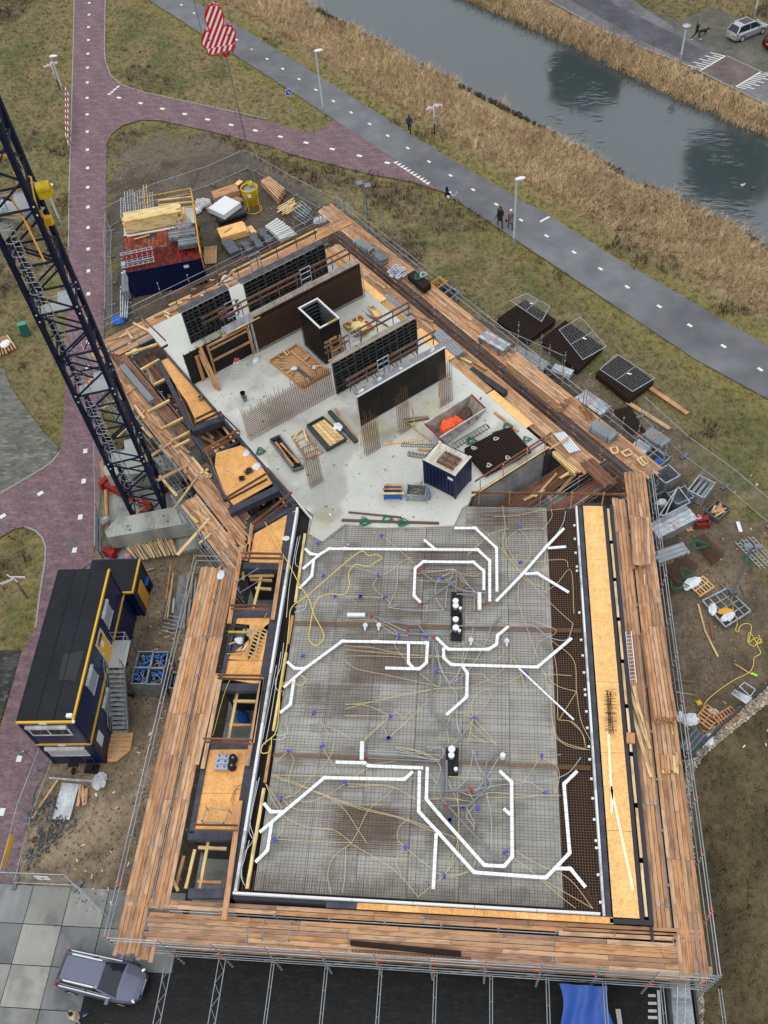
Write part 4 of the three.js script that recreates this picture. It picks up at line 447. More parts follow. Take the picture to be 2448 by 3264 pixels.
for(const p of[[[2.48,-32],[2.5,-29.59],[-5.59,-28.48],[-5.12,-27.03],[-6.48,-27.05],[-1.99,-28.44],[-2.69,-24.65],[-4.17,-24.61],[-4.3,-19.89],[-4.31,-18.71],[-1.99,-22.52],[2.66,-22.6],[-5.58,-31.32],[-.01,-19.96]],[[-9.32,-17.78],[-7.66,-18.12],[-9.37,-15.33],[-6.26,-16.28],[-9.38,-13.37],[-3.14,-13.3],[-1.27,-12.12],[-4.3,-18.71],[-1.09,-14.7],[-.5,-15.36]],[[3.35,-18.07],[3.46,-16.21],[-.47,-15.35],[.23,-15.32],[-1.09,-14.7],[1.52,-13.32]],[[-9.34,-30.66],[-8.75,-28.41],[-7.93,-27.08],[-6.47,-27.07],[-8.3,-19.91],[-9.3,-23.21]]].flat()){const t=T('junction_box','small blue round junction box fixed on the rebar of the floor','junction box','blue junction boxes on the floor');one((b)=>b.at(new THREE.CylinderGeometry(.085,.085,.09,8),V(p,4.2))).build('box_body',M.boxBlue,t);one((b)=>b.box(.26,.05,.05,p[0],4.18,p[1],rnd()*3).box(.26,.05,.05,p[0],4.18,p[1],rnd()*3)).build('box_spout',M.boxBlue,t);}
for(const p of[[-6.03,-25.17],[-5.29,-25.21],[-.23,-24.44],[1.69,-24.45]]){const t=T('clear_box','small frosted plastic inlet box on the rebar in the middle bay','inlet box','frosted inlet boxes');one((b)=>b.at(new THREE.CylinderGeometry(.13,.15,.14,10),V(p,4.24))).build('inlet_body',M.plastic,t);one((b)=>b.box(.08,.1,.3,p[0],4.2,p[1]+ .15)).build('inlet_neck',M.plastic,t);}
conduit([[-12.7,-32.06],[-11.72,-30.38],[-10.17,-28.09]].slice(0,2).concat([[-12.23,-31.24],[-11.59,-30.2],[-10.8,-29],[-10,-27.65],[-9.35,-26.7],[-8.97,-25.76],[-8.24,-24.28],[-8.63,-23.77],[-9.04,-24.17],[-9.07,-25],[-9.01,-26.1],[-8.83,-26.8],[-8.26,-27.08],[-7.35,-27.1],[-7.15,-27.73],[-7.27,-28.53],[-6.93,-29.09],[-6.16,-29.01],[-5.73,-29.35],[-5.43,-29.58],[-5.77,-29.85],[-6.22,-29.75],[-6.59,-30.07],[-7.14,-29.64],[-8.38,-28.23],[-9.46,-26.96],[-10.26,-26.15],[-10.27,-25.13],[-10.21,-23.88],[-10.21,-22.52],[-10.22,-21.11],[-10.1,-19.99],[-10.14,-18.6],[-10.67,-18],[-10.67,-17.58],[-10.28,-17.67],[-10.26,-18.45]]),M.hose,.028,null,'bright yellow hose snaking from the left platform across the floor','yellow_hose',4.34);
conduit([[-10.25,-21.04],[-10.06,-21.5],[-9.64,-21.56],[-9.16,-21.38],[-8.91,-21.7],[-9.2,-22]],M.hose,.022,null,'short yellow hose loop beside the left duct end','yellow_hose',4.34);conduit([[-11.67,-25.84],[-12.58,-22.66],[-13.1,-21.46],[-13.4,-18.44]],M.hose,.014,null,'thin yellow cord hanging across the left platform','yellow_hose',4.16);
const cab='cables in the left trench';
for(const p of[[[-10.46,-31.24],[-10.53,-29.71],[-10.46,-29.15],[-10.24,-28.97]],[[-10.6,-31.14],[-10.63,-29.52],[-10.63,-27.51],[-10.52,-25.59]],[[-10.45,-24],[-10.42,-22.47],[-10.58,-21.6],[-10.37,-21.14],[-10.04,-21.08],[-10.08,-20.85]],[[-10.52,-23.42],[-10.53,-19.55],[-10.59,-18.1]],[[-10.66,-22.62],[-10.74,-19.55],[-10.77,-18.38]],[[-10.62,-16.39],[-10.73,-14.42],[-10.7,-13.68],[-10.48,-13.37]],[[-10.72,-16.21],[-10.72,-14.09],[-10.44,-13.37],[-10.77,-12.63],[-10.65,-11.39],[-10.4,-11.14]],[[-10.63,-13.28],[-10.71,-12.48],[-10.78,-11.69],[-10.54,-11.25]],[[-10.16,-26.29],[-9.57,-26.44],[-9.51,-26.83]],[[-10.12,-25.95],[-9.61,-26.13],[-9.5,-26.48]],[[-10.19,-18.66],[-9.57,-18.72],[-9.56,-19.15]],[[-10.22,-18.4],[-9.81,-18.42],[-9.55,-18.57]]])conduit(p,M.hoseWhite,.016,cab,'thin pale cable lying along the black left trench','trench_cable',4.14);
// ---------- wall formwork, cages and loose things on the rear concrete floor ----------
const bx=(t,name,mat,...a)=>one((b)=>b.box(...a),BM).build(name,mat,t);
function panels(t,x0,x1,bz,n,y0,y1,side){// black plywood panels in steel frames; ribs on the given side
const w=(x1 - x0)/ n;for(let i=0;i<n;i++){const cx=x0 + w*(i + .5);const p=one((b)=>b.box(w - .02,y1 - y0,.04,cx,(y0 + y1)/ 2,bz),BM).build('formwork_panel',M.form,t);
one((b)=>{const z=bz + side*.08;for(let y=y0 + .06;y<y1;y +=.3)b.box(w - .04,.05,.1,cx,y,z);for(const o of[-.5,-.17,.17,.5])b.box(.07,y1 - y0,.12,cx + o*(w - .08),(y0 + y1)/ 2,z);if(i % 2===0){for(const yy of[.7,1.9])b.box(w,.1,.1,cx,y0 + yy,z + side*.1);}b.rod([cx,y1 - .1,z + side*.1],[cx + .2,y0,z + side*1.1],.03,6);b.rod([cx - .6*.5,y0 + 1.2,z + side*.1],[cx + .2,y0,z + side*1.1],.025,6);},BM).build('steel_ribs',M.rib,p);}
}
function guard(t,x0,x1,bz,y,n,gate){for(const h of[.5,.98]){const c=gate?[[x0,gate - .45],[gate + .45,x1]]:[[x0,x1]];for(const[p,q]of c)bx(t,'guard_board',M.oldwood[h>.6?2:0],q - p,.16,.035,(p + q)/ 2,y + h,bz);}for(let i=0;i<=n;i++)bx(t,'guard_post',M.steelDark,.05,1.15,.05,x0 + .2 +(x1 - x0 - .4)*i / n,y + .5,bz + .05);
if(gate)one((b)=>{for(const o of[-.42,.42])b.box(.05,1.5,.05,gate + o,y + .5,bz + .06);for(const h of[-.1,.35,.8,1.2])b.box(.84,.05,.05,gate,y + h,bz + .06);for(let h=-2;h<0;h +=.3)b.rod([gate - .2,y + h,bz + .4],[gate + .2,y + h,bz + .4],.02,5);for(const o of[-.2,.2])b.rod([gate + o,y - 2.4,bz + .4],[gate + o,y + .3,bz + .4],.025,5);},BM).build('gate_frame',M.galv,t);}
function walkway(t,x0,x1,b0,b1,y,mat){const n=Math.ceil((x1 - x0)/ 2.4);for(let i=0;i<n;i++)bx(t,'walkway_board',mat,(x1 - x0)/ n - .02,.05,b1 - b0,x0 +(x1 - x0)*(i + .5)/ n,y,(b0 + b1)/ 2);}
const dirtyTop=mt([.3,.29,.32],.7,0,{map:rep(tStreak,1.5)}),purple=mt([.13,.125,.14],.6,0,{map:rep(tMott,1)});
{
const a=T('wall_formwork','nearest smooth black wall formwork standing on the concrete','formwork');panels(a,6.6,13.6,-2.85,4,4.3,7,-1);bx(a,'top_edge',M.alu,7,.07,.1,10.1,7.02,-2.8);walkway(a,6.6,13.6,-3.35,-2.88,6.98,dirtyTop);guard(a,6.4,13.4,-3.6,6.98,5,9.2);bx(a,'end_edge',M.alu,.05,2.7,.14,6.58,5.65,-2.9);
for(const[x,z,l]of[[7.1,-3.1,.5],[8.6,-3.2,.35],[10.2,-3.1,.25],[12.8,-3.15,.5]])one((b)=>b.at(new THREE.SphereGeometry(.2,8,6),[x,7.01,z],0,rnd(),0,[l*3,.2,.7]),BM).build('mortar_spill',M.whiteDirty,a);
const c=T('wall_formwork','second black wall formwork from the front with its steel ribs showing','formwork');panels(c,7,13.8,-6.3,4,4.3,6.95,1);walkway(c,7,13.8,-6.75,-6.3,6.98,M.greywood);guard(c,7,13.9,-6.95,6.98,5,9.3);
const d=T('wall_formwork','long black rear wall formwork behind a brown rebar curtain','formwork');panels(d,5,14.3,-13.55,5,4.25,7,-1);walkway(d,5.4,14.3,-14.15,-13.6,6.98,M.greywood);walkway(d,3.2,5.4,-14.15,-13.3,6.98,dirtyTop);guard(d,3.4,14.2,-14.4,6.98,7,10.3);bx(d,'pale_batten',M.lvl,3,.06,.06,4.3,7.03,-13.28);
const r=T('rebar_curtain','brown vertical rebar curtain in front of the long rear formwork','rebar mesh');one((b)=>{for(let x=5;x<14.3;x +=.16)b.rod([x,4.2,-13.3],[x + rr(-.03,.03),7.3 + rr(0,.35),-13.32],.013,4);for(let y=4.3;y<7;y +=.16)b.bar([5,y,-13.28],[14.3,y,-13.28],.018,.018);},BM).build('curtain_bars',M.rebar,r,'stuff');
const e=T('wall_formwork','black wall panel at the left with a timber window frame fixed to it','formwork');panels(e,-.1,4.9,-13.5,3,4.2,6.9,-1);for(const[x,y,w,h]of[[3.2,6.75,3.2,.14],[3.2,6.4,3.2,.1],[3.2,5.4,3.2,.12],[1.65,5.5,.14,2.5],[4.75,5.5,.16,2.6],[.7,5.3,.22,2.3]])bx(e,'frame_timber',x===.7?M.plank[6]:M.plank[4],w,h,.12,x,y,-13.38);bx(e,'steel_edge',M.galv,.16,2.7,.1,5.05,5.55,-13.3);
const f=T('wall_formwork','rearmost long black formwork with ribs facing the floor','formwork');panels(f,6.7,13.6,-17.2,4,4.2,6.95,1);walkway(f,6.6,13.7,-17.8,-17.25,6.98,purple);guard(f,6.7,13.7,-18.1,6.98,4,8.4);bx(f,'yellow_beam',M.lvl,7.4,.2,.12,10.4,7.2,-18.6);
const g=T('wall_formwork','short black formwork at the rear left with ribs facing the floor','formwork');panels(g,1.8,5.6,-17.35,3,4.2,6.95,1);walkway(g,1.7,5.7,-17.95,-17.4,6.98,purple);guard(g,1.8,5.6,-18.2,6.98,3);guard(g,2.6,5.6,-15.9,6,2,4.9);
// lift shaft form
const s=T('shaft_formwork','tall black box formwork of a shaft, open at the top with steel ribs inside','formwork');const X0=8.1,X1=9.6,Z0=-11.8,Z1=-9.2,yt=7.45;
for(const x of[X0,X1]){const p=bx(s,'formwork_panel',M.form,.05,yt - 4.2,Z1 - Z0,x,(yt + 4.2)/ 2,(Z0 + Z1)/ 2);one((b)=>{for(let y=4.5;y<yt;y +=.32)b.box(.1,.06,Z1 - Z0,x +(x<9?.08:-.08),y,(Z0 + Z1)/ 2);},BM).build('steel_ribs',M.steelDark,p);}
{const p=bx(s,'formwork_panel',M.form,X1 - X0,yt - 4.2,.05,(X0 + X1)/ 2,(yt + 4.2)/ 2,Z0);one((b)=>{for(let y=4.5;y<yt;y +=.32)b.box(X1 - X0,.06,.1,(X0 + X1)/ 2,y,Z0 + .08);b.box(.1,yt - 4.3,.12,8.2,5.8,Z0 + .1);},BM).build('steel_ribs',M.steelDark,p);}
bx(s,'formwork_panel',M.form,X1 - X0,1.2,.05,(X0 + X1)/ 2,yt - .6,Z1);bx(s,'formwork_panel',M.form,.5,2,.05,X0 + .25,5.2,Z1);
for(const[lx,lz,x,z]of[[X1 - X0 + .12,.12,8.85,Z0],[X1 - X0 + .12,.12,8.85,Z1],[.12,2.5,X0,-10.5],[.12,2.5,X1,-10.5]])bx(s,'top_rim',M.alu,lx,.07,lz,x,yt + .03,z);bx(s,'yellow_strip',M.yellowB,.8,.03,.1,9.1,yt + .08,Z1);for(const[x,y,w,h]of[[8.7,6.1,1,.14],[8.65,5.1,.12,1.9],[9.45,5.1,.12,1.9]])bx(s,'door_frame',M.plank[4],w,h,.12,x,y,Z1 + .05);bx(s,'red_lintel',M.plank[6],.9,.1,.3,9.05,5.2,Z1 + .1);
const sr=T('shaft_rebar','thin rebar standing close around the black shaft formwork','rebar mesh');one((b)=>{for(let z=Z0;z<Z1;z +=.17){b.rod([X0 - .12,4.2,z],[X0 - .12,7.2,z],.011,4);b.rod([X1 + .25,4.2,z],[X1 + .25,5.2 + rnd()*.3,z],.011,4);}for(let y=4.3;y<7.2;y +=.17)b.bar([X0 - .12,y,Z0],[X0 - .12,y,Z1],.015,.015);for(let x=X0;x<X1;x +=.17)b.rod([x,4.2,Z0 - .1],[x,7.2,Z0 - .1],.011,4);},BM).build('shaft_bars',M.rebarDark,sr,'stuff');
// upright rebar cages
for(const[x0,x1,z,h,l]of[[5.45,6.55,-.55,3.3,'in front of the left end of the nearest formwork'],[8.17,9.07,-.65,3.5,'below the middle of the nearest formwork'],[11.7,12.7,-.9,3.6,'at the right end of the nearest formwork'],[1.27,2.2,-.6,3.5,'closest to the cleared front edge of the concrete']]){const t=T('rebar_cage','narrow upright rebar cage ' + l,'rebar cage');one((b)=>{for(const o of[0,.22]){for(let x=x0;x<=x1;x +=.15)b.rod([x,4.2,z - o],[x,4.2 + h - .4 + rnd()*.9,z - o],.014,4);for(let y=4.3;y<4.2 + h*.72;y +=.15)b.bar([x0,y,z - o],[x1,y,z - o],.018,.018);}},BM).build('cage_bars',M.rebarTan,t,'stuff');}
const sm1=T('standing_rebar','long rebar mesh standing upright across the middle of the concrete','rebar mesh');one((b)=>{for(const z of[-6.65,-6.4]){for(let x=.3;x<7;x +=.15)b.rod([x,4.2,z],[x,6.4 + rr(0,1),z],.012,4);for(let y=4.35;y<6.7;y +=.15)b.bar([.3,y,z],[7,y,z],.016,.016);}},BM).build('mesh_bars',M.rebarTan,sm1,'stuff');
const sl=T('starter_bars','row of short starter bars rising along the left edge of the concrete','rebar');one((b)=>{for(let x=10;x<15;x +=.2){b.rod([x,4.2,5.6],[x,4.7,5.6],.01,4);}for(let z=-20;z<-14;z +=.2)b.rod([14.4,4.2,z],[14.4,5,z],.01,4);},BM).build('starter',M.rebarTan,sl,'stuff');
}
// timber guard rail along the wedge and other tall boards
{
const t=T('guard_rail','timber guard rail on posts along the angled edge of the concrete','guard rail');const p=[[-.35,-33.91],[.23,-34.42],[1.77,-35.98],[3.23,-37.37],[3.68,-37.7],[5.56,-38.37]];one((b)=>b.bar(V(W(8.9,5.95),5.2),V(W(15,5.95),5.2),.04,.15)).build('rail_board',M.oldwood[2],t);one((b)=>b.bar(V(W(11,5.9),4.75),V(W(15,5.9),4.75),.04,.15)).build('rail_board',M.oldwood[2],t);for(const x of[9.2,11,12.9,14.4])one((b)=>b.bar(V(W(x,6.1),3.7),V(W(x,6.1),5.35),.1,.06)).build('rail_post',M.plank[4],t);
const q=T('guard_rail','long brown timber rail on posts across the gap behind the front wing','guard rail'),r=[[-.35,-33.91],[8.72,-33.89]];one((b)=>b.bar(V(r[0],5.1),V(r[1],5.1),.05,.18)).build('rail_board',M.oldwood[0],q);for(let i=0;i<5;i++){const x=r[0][0]+(r[1][0]- r[0][0])*(.05 + i*.2),z=r[0][1]+(r[1][1]- r[0][1])*(.05 + i*.2);one((b)=>b.bar([x,3.9,z + .05],[x,5.3,z + .05],.09,.06)).build('rail_post',M.plank[4],q);}
}
// ---------- loose boards, beams, sheets ----------
const LOOSE='loose boards';
function board(label,p,q,y0,y1,w,t,mat,name='timber_board',cat='board',group){const o=one((b)=>b.bar(V(p,y0),V(q,y1),w,t)).build(name,mat,scene);o.userData={label,category:cat};if(group)o.userData.group=group;return o;}
const bl=(label,l,y,w,t,mat,name,cat)=>board(label,l[0],l[1],y,y,w,t,mat,name,cat);
bl('pale plank lying alone on the concrete before the small navy container',[[-6,-38.44],[-3.48,-38.84]],4.24,.16,.05,M.pine[0]);bl('pine plank slanting from the skip towards the upright rebar',[[-4.8,-40.44],[-2.97,-38.68]],4.28,.1,.05,M.pine[1]);bl('whitish plank leading to the corner of the skip',[[-4.86,-40.59],[-3.23,-40.86]],4.24,.13,.05,M.greywood);bl('brown plank lying beside the whitish one near the skip',[[-4.71,-40.29],[-3.18,-40.65]],4.26,.12,.05,M.oldwood[1]);
bl('dark steel beam lying on the concrete left of the nearest formwork',[[-9.77,-41.21],[-7.75,-38.55]],4.3,.28,.18,M.rib,'steel_beam','beam');bl('brown timber lying along the dark steel beam',[[-9.46,-41.5],[-7.73,-38.82]],4.26,.12,.08,M.plank[0]);bl('pine timber right of the yellow boarded frame',[[-9.89,-40.6],[-8.24,-38.54]],4.26,.12,.08,M.pine[1]);bl('reddish plank lying right of the skip',[[1.04,-41.23],[2.54,-39.57]],4.24,.2,.04,M.plank[6]);
board('timber prop leaning beside the cage below the formwork',[-4.09,-39.98],[-4.24,-40.6],4.2,6,.08,.08,M.pine[1],'timber_prop','prop');board('timber prop standing at the right end of the nearest formwork',[-2.53,-41.57],[-2.54,-42.27],4.2,5.8,.08,.08,M.pine[1],'timber_prop','prop');board('tall pale lath beside the front left rebar cage',[-7.36,-37.2],[-7.42,-38.1],4.2,5.5,.06,.06,M.pine[2],'timber_prop','prop');
for(const[i,q]of[[0,[785,485]],[1,[800,500]],[2,[765,515]]])board(['leftmost','middle','rightmost'][i]+ ' of the three long boards leaning on the left black panel',[-17.71,-43.31].map((v,k)=>v +(k?.1:.16)*(i - 1)),[[-18.72,-44.65][0]+(i - 1)*.18,[-18.72,-44.65][1]+ .08*(i - 1)],4.22,6.9,.2,.05,i===2?M.plank[6]:M.pine[i],'leaning_board');
{// boarded pits and trays on the concrete
const tray=(label,pts,mat,rim,n)=>{const t=T('shutter_tray',label,'shuttering');one((b)=>b.poly(pts,4.26,.05)).build('tray_board',mat,t);for(let i=0;i<4;i++)one((b)=>b.bar(V(pts[i],4.34),V(pts[(i + 1)% 4],4.34),.08,.2)).build('tray_side',rim,t);for(let i=0;i<n;i++){const k=i % 4,a=pts[k],c=pts[(k + 1)% 4],o=[(pts[0][0]+ pts[2][0])/ 2,(pts[0][1]+ pts[2][1])/ 2],f=.2 + .6*hash(i,n,5),p=[a[0]+(c[0]- a[0])*f,a[1]+(c[1]- a[1])*f],d=Math.hypot(o[0]- p[0],o[1]- p[1]);one((b)=>b.bar(V(p,4.44),V([p[0]+(o[0]- p[0])/ d*.5,p[1]+(o[1]- p[1])/ d*.5],4.4),.09,.09)).build('tray_block',M.pine[i % 3],t);}return t;};
const a=tray('large reddish boarded tray on the concrete with timber blocks round its rim',[[-14.46,-45.95],[-12.8,-47.54],[-10.19,-44.77],[-11.8,-43.38]],M.ply,M.plank[6],12);one((b)=>b.bar(V([-13.11,-46.86],4.4),V([-11.51,-45.27],4.4),.12,.1)).build('tray_timber',M.plank[8],a);one((b)=>b.bar(V([-12.54,-45.33],4.35),V([-11.17,-43.92],4.35),.22,.08)).build('grey_strip',purple,a);
const c=tray('small boarded tray with a crumpled yellow sheet behind the shaft',[[-9.66,-49.58],[-8.55,-50.53],[-7.45,-49.28],[-8.64,-48.4]],M.ply,M.plank[6],9);
const y=T('yellow_sheet','crumpled yellow sheet lying in the small boarded tray','sheet');const g=new THREE.IcosahedronGeometry(.55,3),ps=g.attributes.position;for(let i=0;i<ps.count;i++){const v=[ps.getX(i),ps.getY(i),ps.getZ(i)],k=.7 + .6*vnoise(v[0]*5 + 9,v[2]*5 + v[1]*4,0,5);ps.setXYZ(i,v[0]*k,v[1]*k*.35,v[2]*k*.8);}g.computeVertexNormals();one((b)=>b.at(g,V([-8.51,-49.23],4.55))).build('sheet_folds',mt([.85,.7,.25],.5),y);
const w=T('hose_tangle','tangle of brown and yellow hoses beside the yellow sheet','hose');one((b)=>{const q=[-8.33,-48.72];const P=[];for(let i=0;i<40;i++)P.push([q[0]+ Math.cos(i*1.9)*rr(.2,.6),4.4 + rr(0,.25),q[1]+ Math.sin(i*1.9)*rr(.15,.45)]);b.tube(P,.03,5,160);}).build('hose_coil',mt([.3,.2,.08],.6),w);
const f=T('shuttering_form','dark steel shuttering frame topped with yellow boards on the concrete','shuttering'),fp=[[-11.07,-39.82],[-10.11,-40.58],[-8.39,-38.69],[-9.53,-37.78]];one((b)=>b.poly(fp,4.36,.12)).build('frame_body',M.rib,f);const L=(a,b2,k)=>[a[0]+(b2[0]- a[0])*k,a[1]+(b2[1]- a[1])*k];for(let i=0;i<5;i++){const k0=i / 5 + .01,k1=(i + 1)/ 5 - .01,a0=L(L(fp[0],fp[1],k0),L(fp[3],fp[2],k0),.08),a1=L(L(fp[0],fp[1],k1),L(fp[3],fp[2],k1),.08),b0=L(L(fp[0],fp[1],k0),L(fp[3],fp[2],k0),.95),b1=L(L(fp[0],fp[1],k1),L(fp[3],fp[2],k1),.95);if(i>0)one((b)=>b.poly([a0,a1,b1,b0],4.42 + .01*(i % 2),.05)).build('cover_board',i % 2?M.pine[1]:M.lvl,f);}
for(let i=0;i<4;i++)one((b)=>b.bar(V(fp[i],4.4),V(fp[(i + 1)% 4],4.4),.09,.22)).build('frame_side',M.rib,f);
const s=T('steel_trough','narrow steel shuttering trough holding brown planks','shuttering'),sp=[[-13.34,-38.59],[-12.78,-38.94],[-10.89,-36.34],[-11.47,-36.06]];one((b)=>b.poly(sp,4.28,.05)).build('trough_floor',M.black,s);for(let i=0;i<4;i++)one((b)=>b.bar(V(sp[i],4.38),V(sp[(i + 1)% 4],4.38),.08,.24)).build('trough_side',M.steelDark,s);for(const k of[.2,.4,.6,.8])one((b)=>b.bar(V(L(sp[0],sp[3],k),4.33),V(L(sp[1],sp[2],k),4.33),.04,.04)).build('trough_rib',M.steelDark,s);
bl('upper of the two brown planks in the steel trough',[[-12.97,-38.42],[-11.53,-36.39]],4.4,.13,.06,M.plank[6]);bl('lower of the two brown planks in the steel trough',[[-12.59,-38.26],[-11.21,-36.61]],4.47,.13,.06,M.plank[0]);
const fr=T('timber_trestle','open timber frame with crossed laths lying on the concrete','frame'),tp=[[-11.97,-38.98],[-11.31,-39.56],[-9.87,-37.64],[-10.79,-37.14]];for(let i=0;i<4;i++)one((b)=>b.bar(V(tp[i],4.26),V(tp[(i + 1)% 4],4.26),.12,.1)).build('frame_bar',M.plank[4 + i % 2],fr);for(const k of[.25,.55,.8])one((b)=>b.bar(V(L(tp[0],tp[3],k),4.34),V(L(tp[1],tp[2],k),4.34),.09,.06)).build('frame_bar',M.pine[1],fr);one((b)=>b.bar(V([-11.84,-38.6],4.42),V([-11.57,-39.35],4.42),.08,.05).bar(V([-11.3,-39.58],4.46),V([-10.9,-38.44],4.42),.09,.05)).build('crossed_lath',M.pine[2],fr);
const st=T('step_trestle','small timber step frame lying near the far right of the concrete','frame'),q=[[-8.05,-51.51],[-7.63,-51.65],[-7.02,-50.56],[-7.44,-50.43]];for(let i=0;i<4;i++)one((b)=>b.bar(V(q[i],4.3),V(q[(i + 1)% 4],4.3),.1,.12)).build('frame_bar',M.pine[1],st);one((b)=>b.poly([L(q[0],q[3],.4),L(q[1],q[2],.4),q[2],q[3]],4.34,.04)).build('frame_board',M.osb,st);
const sc=T('rebar_spacer','zigzag rebar spacer lying beside the small timber step frame','rebar spacer');const z0=[-8.15,-50.85],z1=[-6.53,-49.63];one((b)=>{for(let i=0;i<16;i++){const t=i / 15,p=[z0[0]+(z1[0]- z0[0])*t,z0[1]+(z1[1]- z0[1])*t];b.rod([p[0],4.22,p[1]],[p[0]+ .3,4.3,p[1]+ .35],.014,4);}b.rod(V(z0,4.28),V(z1,4.28),.014,4).rod([z0[0]+ .3,4.28,z0[1]+ .35],[z1[0]+ .3,4.28,z1[1]+ .35],.014,4);}).build('spacer_bars',M.rebarDark,sc,'stuff');
}
{// skip with red and white stripes, orange tarpaulin inside
const t=T('skip','white rubbish skip with red edges standing on the concrete','skip');const top=[[-3.35,-39.19],[-.46,-41.72],[.47,-40.48],[-2.39,-38]],c=[0,1].map((k)=>top.reduce((s,p)=>s + p[k],0)/ 4);const bot=[[-2.67,-39.59],[-.67,-41.16],[.11,-40.52],[-1.93,-38.91]];const fl=top.map((p,i)=>{const k=i===1||i===0?.62:.62;const d=[p[0]- c[0],p[1]- c[1]];return[c[0]+ d[0]*.66,c[1]+ d[1]*.82];});
const quad=(a,b,c2,d)=>{const g=new THREE.BufferGeometry(),P=[a,b,c2,d].flatMap((v)=>[v.x,v.y,v.z]);g.setAttribute('position',new THREE.Float32BufferAttribute(P,3));g.setAttribute('uv',new THREE.Float32BufferAttribute([0,0,3,0,3,1,0,1],2));g.setIndex([0,1,2,0,2,3]);g.computeVertexNormals();return g;};
const white=mt([.66,.65,.63],.55,0,{map:rep(tMott,1.5),side:THREE.DoubleSide}),dirt=mt([.4,.35,.31],.85,0,{map:rep(tMott,1),side:THREE.DoubleSide});
for(let i=0;i<4;i++){const j=(i + 1)% 4;one((b)=>b.add(quad(V(fl[i],4.3),V(fl[j],4.3),V(top[j],5.35),V(top[i],5.35)))).build('skip_side',white,t);const sh=(p)=>[p[0]+(c[0]- p[0])*.04,p[1]+(c[1]- p[1])*.04];one((b)=>b.add(quad(V(sh(fl[i]),4.33),V(sh(fl[j]),4.33),V(sh(top[j]),5.33),V(sh(top[i]),5.33)))).build('skip_lining',dirt,t);one((b)=>b.bar(V(top[i],5.36),V(top[j],5.36),.07,.08)).build('skip_rim',i % 2?M.redFrame:white,t);one((b)=>b.bar(V(top[i],5.3),V(fl[i],4.3),.1,.1)).build('corner_post',i % 2?M.redFrame:white,t);}
one((b)=>b.poly(fl,4.36,.04)).build('skip_floor',dirt,t);one((b)=>{for(const k of[.2,.35,.62,.8]){const p=[top[3][0]+(top[2][0]- top[3][0])*k,top[3][1]+(top[2][1]- top[3][1])*k],f=[fl[3][0]+(fl[2][0]- fl[3][0])*k,fl[3][1]+(fl[2][1]- fl[3][1])*k];b.bar(V([p[0]+ .05,p[1]+ .06],5.25),V([(p[0]+ f[0])/ 2 + .16,(p[1]+ f[1])/ 2 + .06],4.95),.16,.02);}}).build('red_stripe',M.red,t);
const blob=(p,s,seed2,rough)=>{const g=new THREE.IcosahedronGeometry(1,4),a=g.attributes.position;for(let i=0;i<a.count;i++){const x=a.getX(i),y=a.getY(i),z=a.getZ(i),k=.75 + .5*fbm(x*2.2 + seed2,z*2.2 + y*1.7,3,0,seed2)- rough*Math.abs(vnoise(x*6 + 3,z*6 + y*3,0,seed2)- .5);a.setXYZ(i,x*k*s[0],Math.max(-.1,y*k)*s[1],z*k*s[2]);}g.computeVertexNormals();return one((b)=>b.at(g,p,0,rnd()*3));};
globalThis.blob=blob;
const o=T('orange_tarpaulin','crumpled orange tarpaulin lying in the skip','tarpaulin');const q=[-1.9,-39.65];blob([q[0],4.55,q[1]],[.75,.5,.6],12,.5).build('tarpaulin_folds',mt([.85,.13,.04],.55),o);blob([q[0]+ .6,4.5,q[1]- .4],[.6,.42,.4],17,.5).build('tarpaulin_folds',mt([.8,.12,.04],.55),o);
const h=T('rubble_heap','heap of dark rubble at the far end of the skip','rubble');const r=[-.87,-40.78];blob([r[0],4.4,r[1]],[.75,.45,.55],23,.8).build('rubble',mt([.12,.07,.055],.95),h);
}
function ribbedContainer(t,c,ang,L,Wd,H,y0,side,roof,roofRibs=14,sideRibs=12){
const m=new THREE.Matrix4().makeRotationY(ang).setPosition(c[0],y0,c[1]);const P=(n,fn,mat)=>one(fn,m).build(n,mat,t);
P('container_body',(b)=>b.box(L - .1,H - .1,Wd - .1,0,H / 2,0),side);
for(const s of[-1,1]){P('side_ribs',(b)=>{for(let i=0;i<sideRibs*L / 3;i++)b.box(.12,H - .3,.05,-L / 2 + .2 + i*(L - .4)/(sideRibs*L / 3 - 1),H / 2,s*(Wd / 2 - .03));},side);P('end_ribs',(b)=>{for(let i=0;i<9;i++)b.box(.05,H - .3,.12,s*(L / 2 - .03),H / 2,-Wd / 2 + .2 + i*(Wd - .4)/ 8);},side);}
for(const sx of[-1,1])for(const sz of[-1,1]){P('corner_post',(b)=>b.box(.12,H,.12,sx*(L / 2 - .06),H / 2,sz*(Wd / 2 - .06)),side);P('corner_casting',(b)=>b.box(.16,.13,.14,sx*(L / 2 - .08),H - .02,sz*(Wd / 2 - .07)),roof);}
P('roof',(b)=>{b.box(L - .06,.05,Wd - .06,0,H - .04,0);for(let i=0;i<roofRibs;i++)b.box(.08,.035,Wd - .3,-L / 2 + .25 + i*(L - .5)/(roofRibs - 1),H,0);},roof);
P('roof_rail',(b)=>{for(const s of[-1,1]){b.box(L,.1,.06,0,H - .06,s*Wd / 2).box(.06,.1,Wd,s*L / 2,H - .06,0);}},roof===M.creamRoof?side:side);
}
M.creamRoof=mt([.66,.63,.52],.7,0,{map:rep(tStreak,2)});
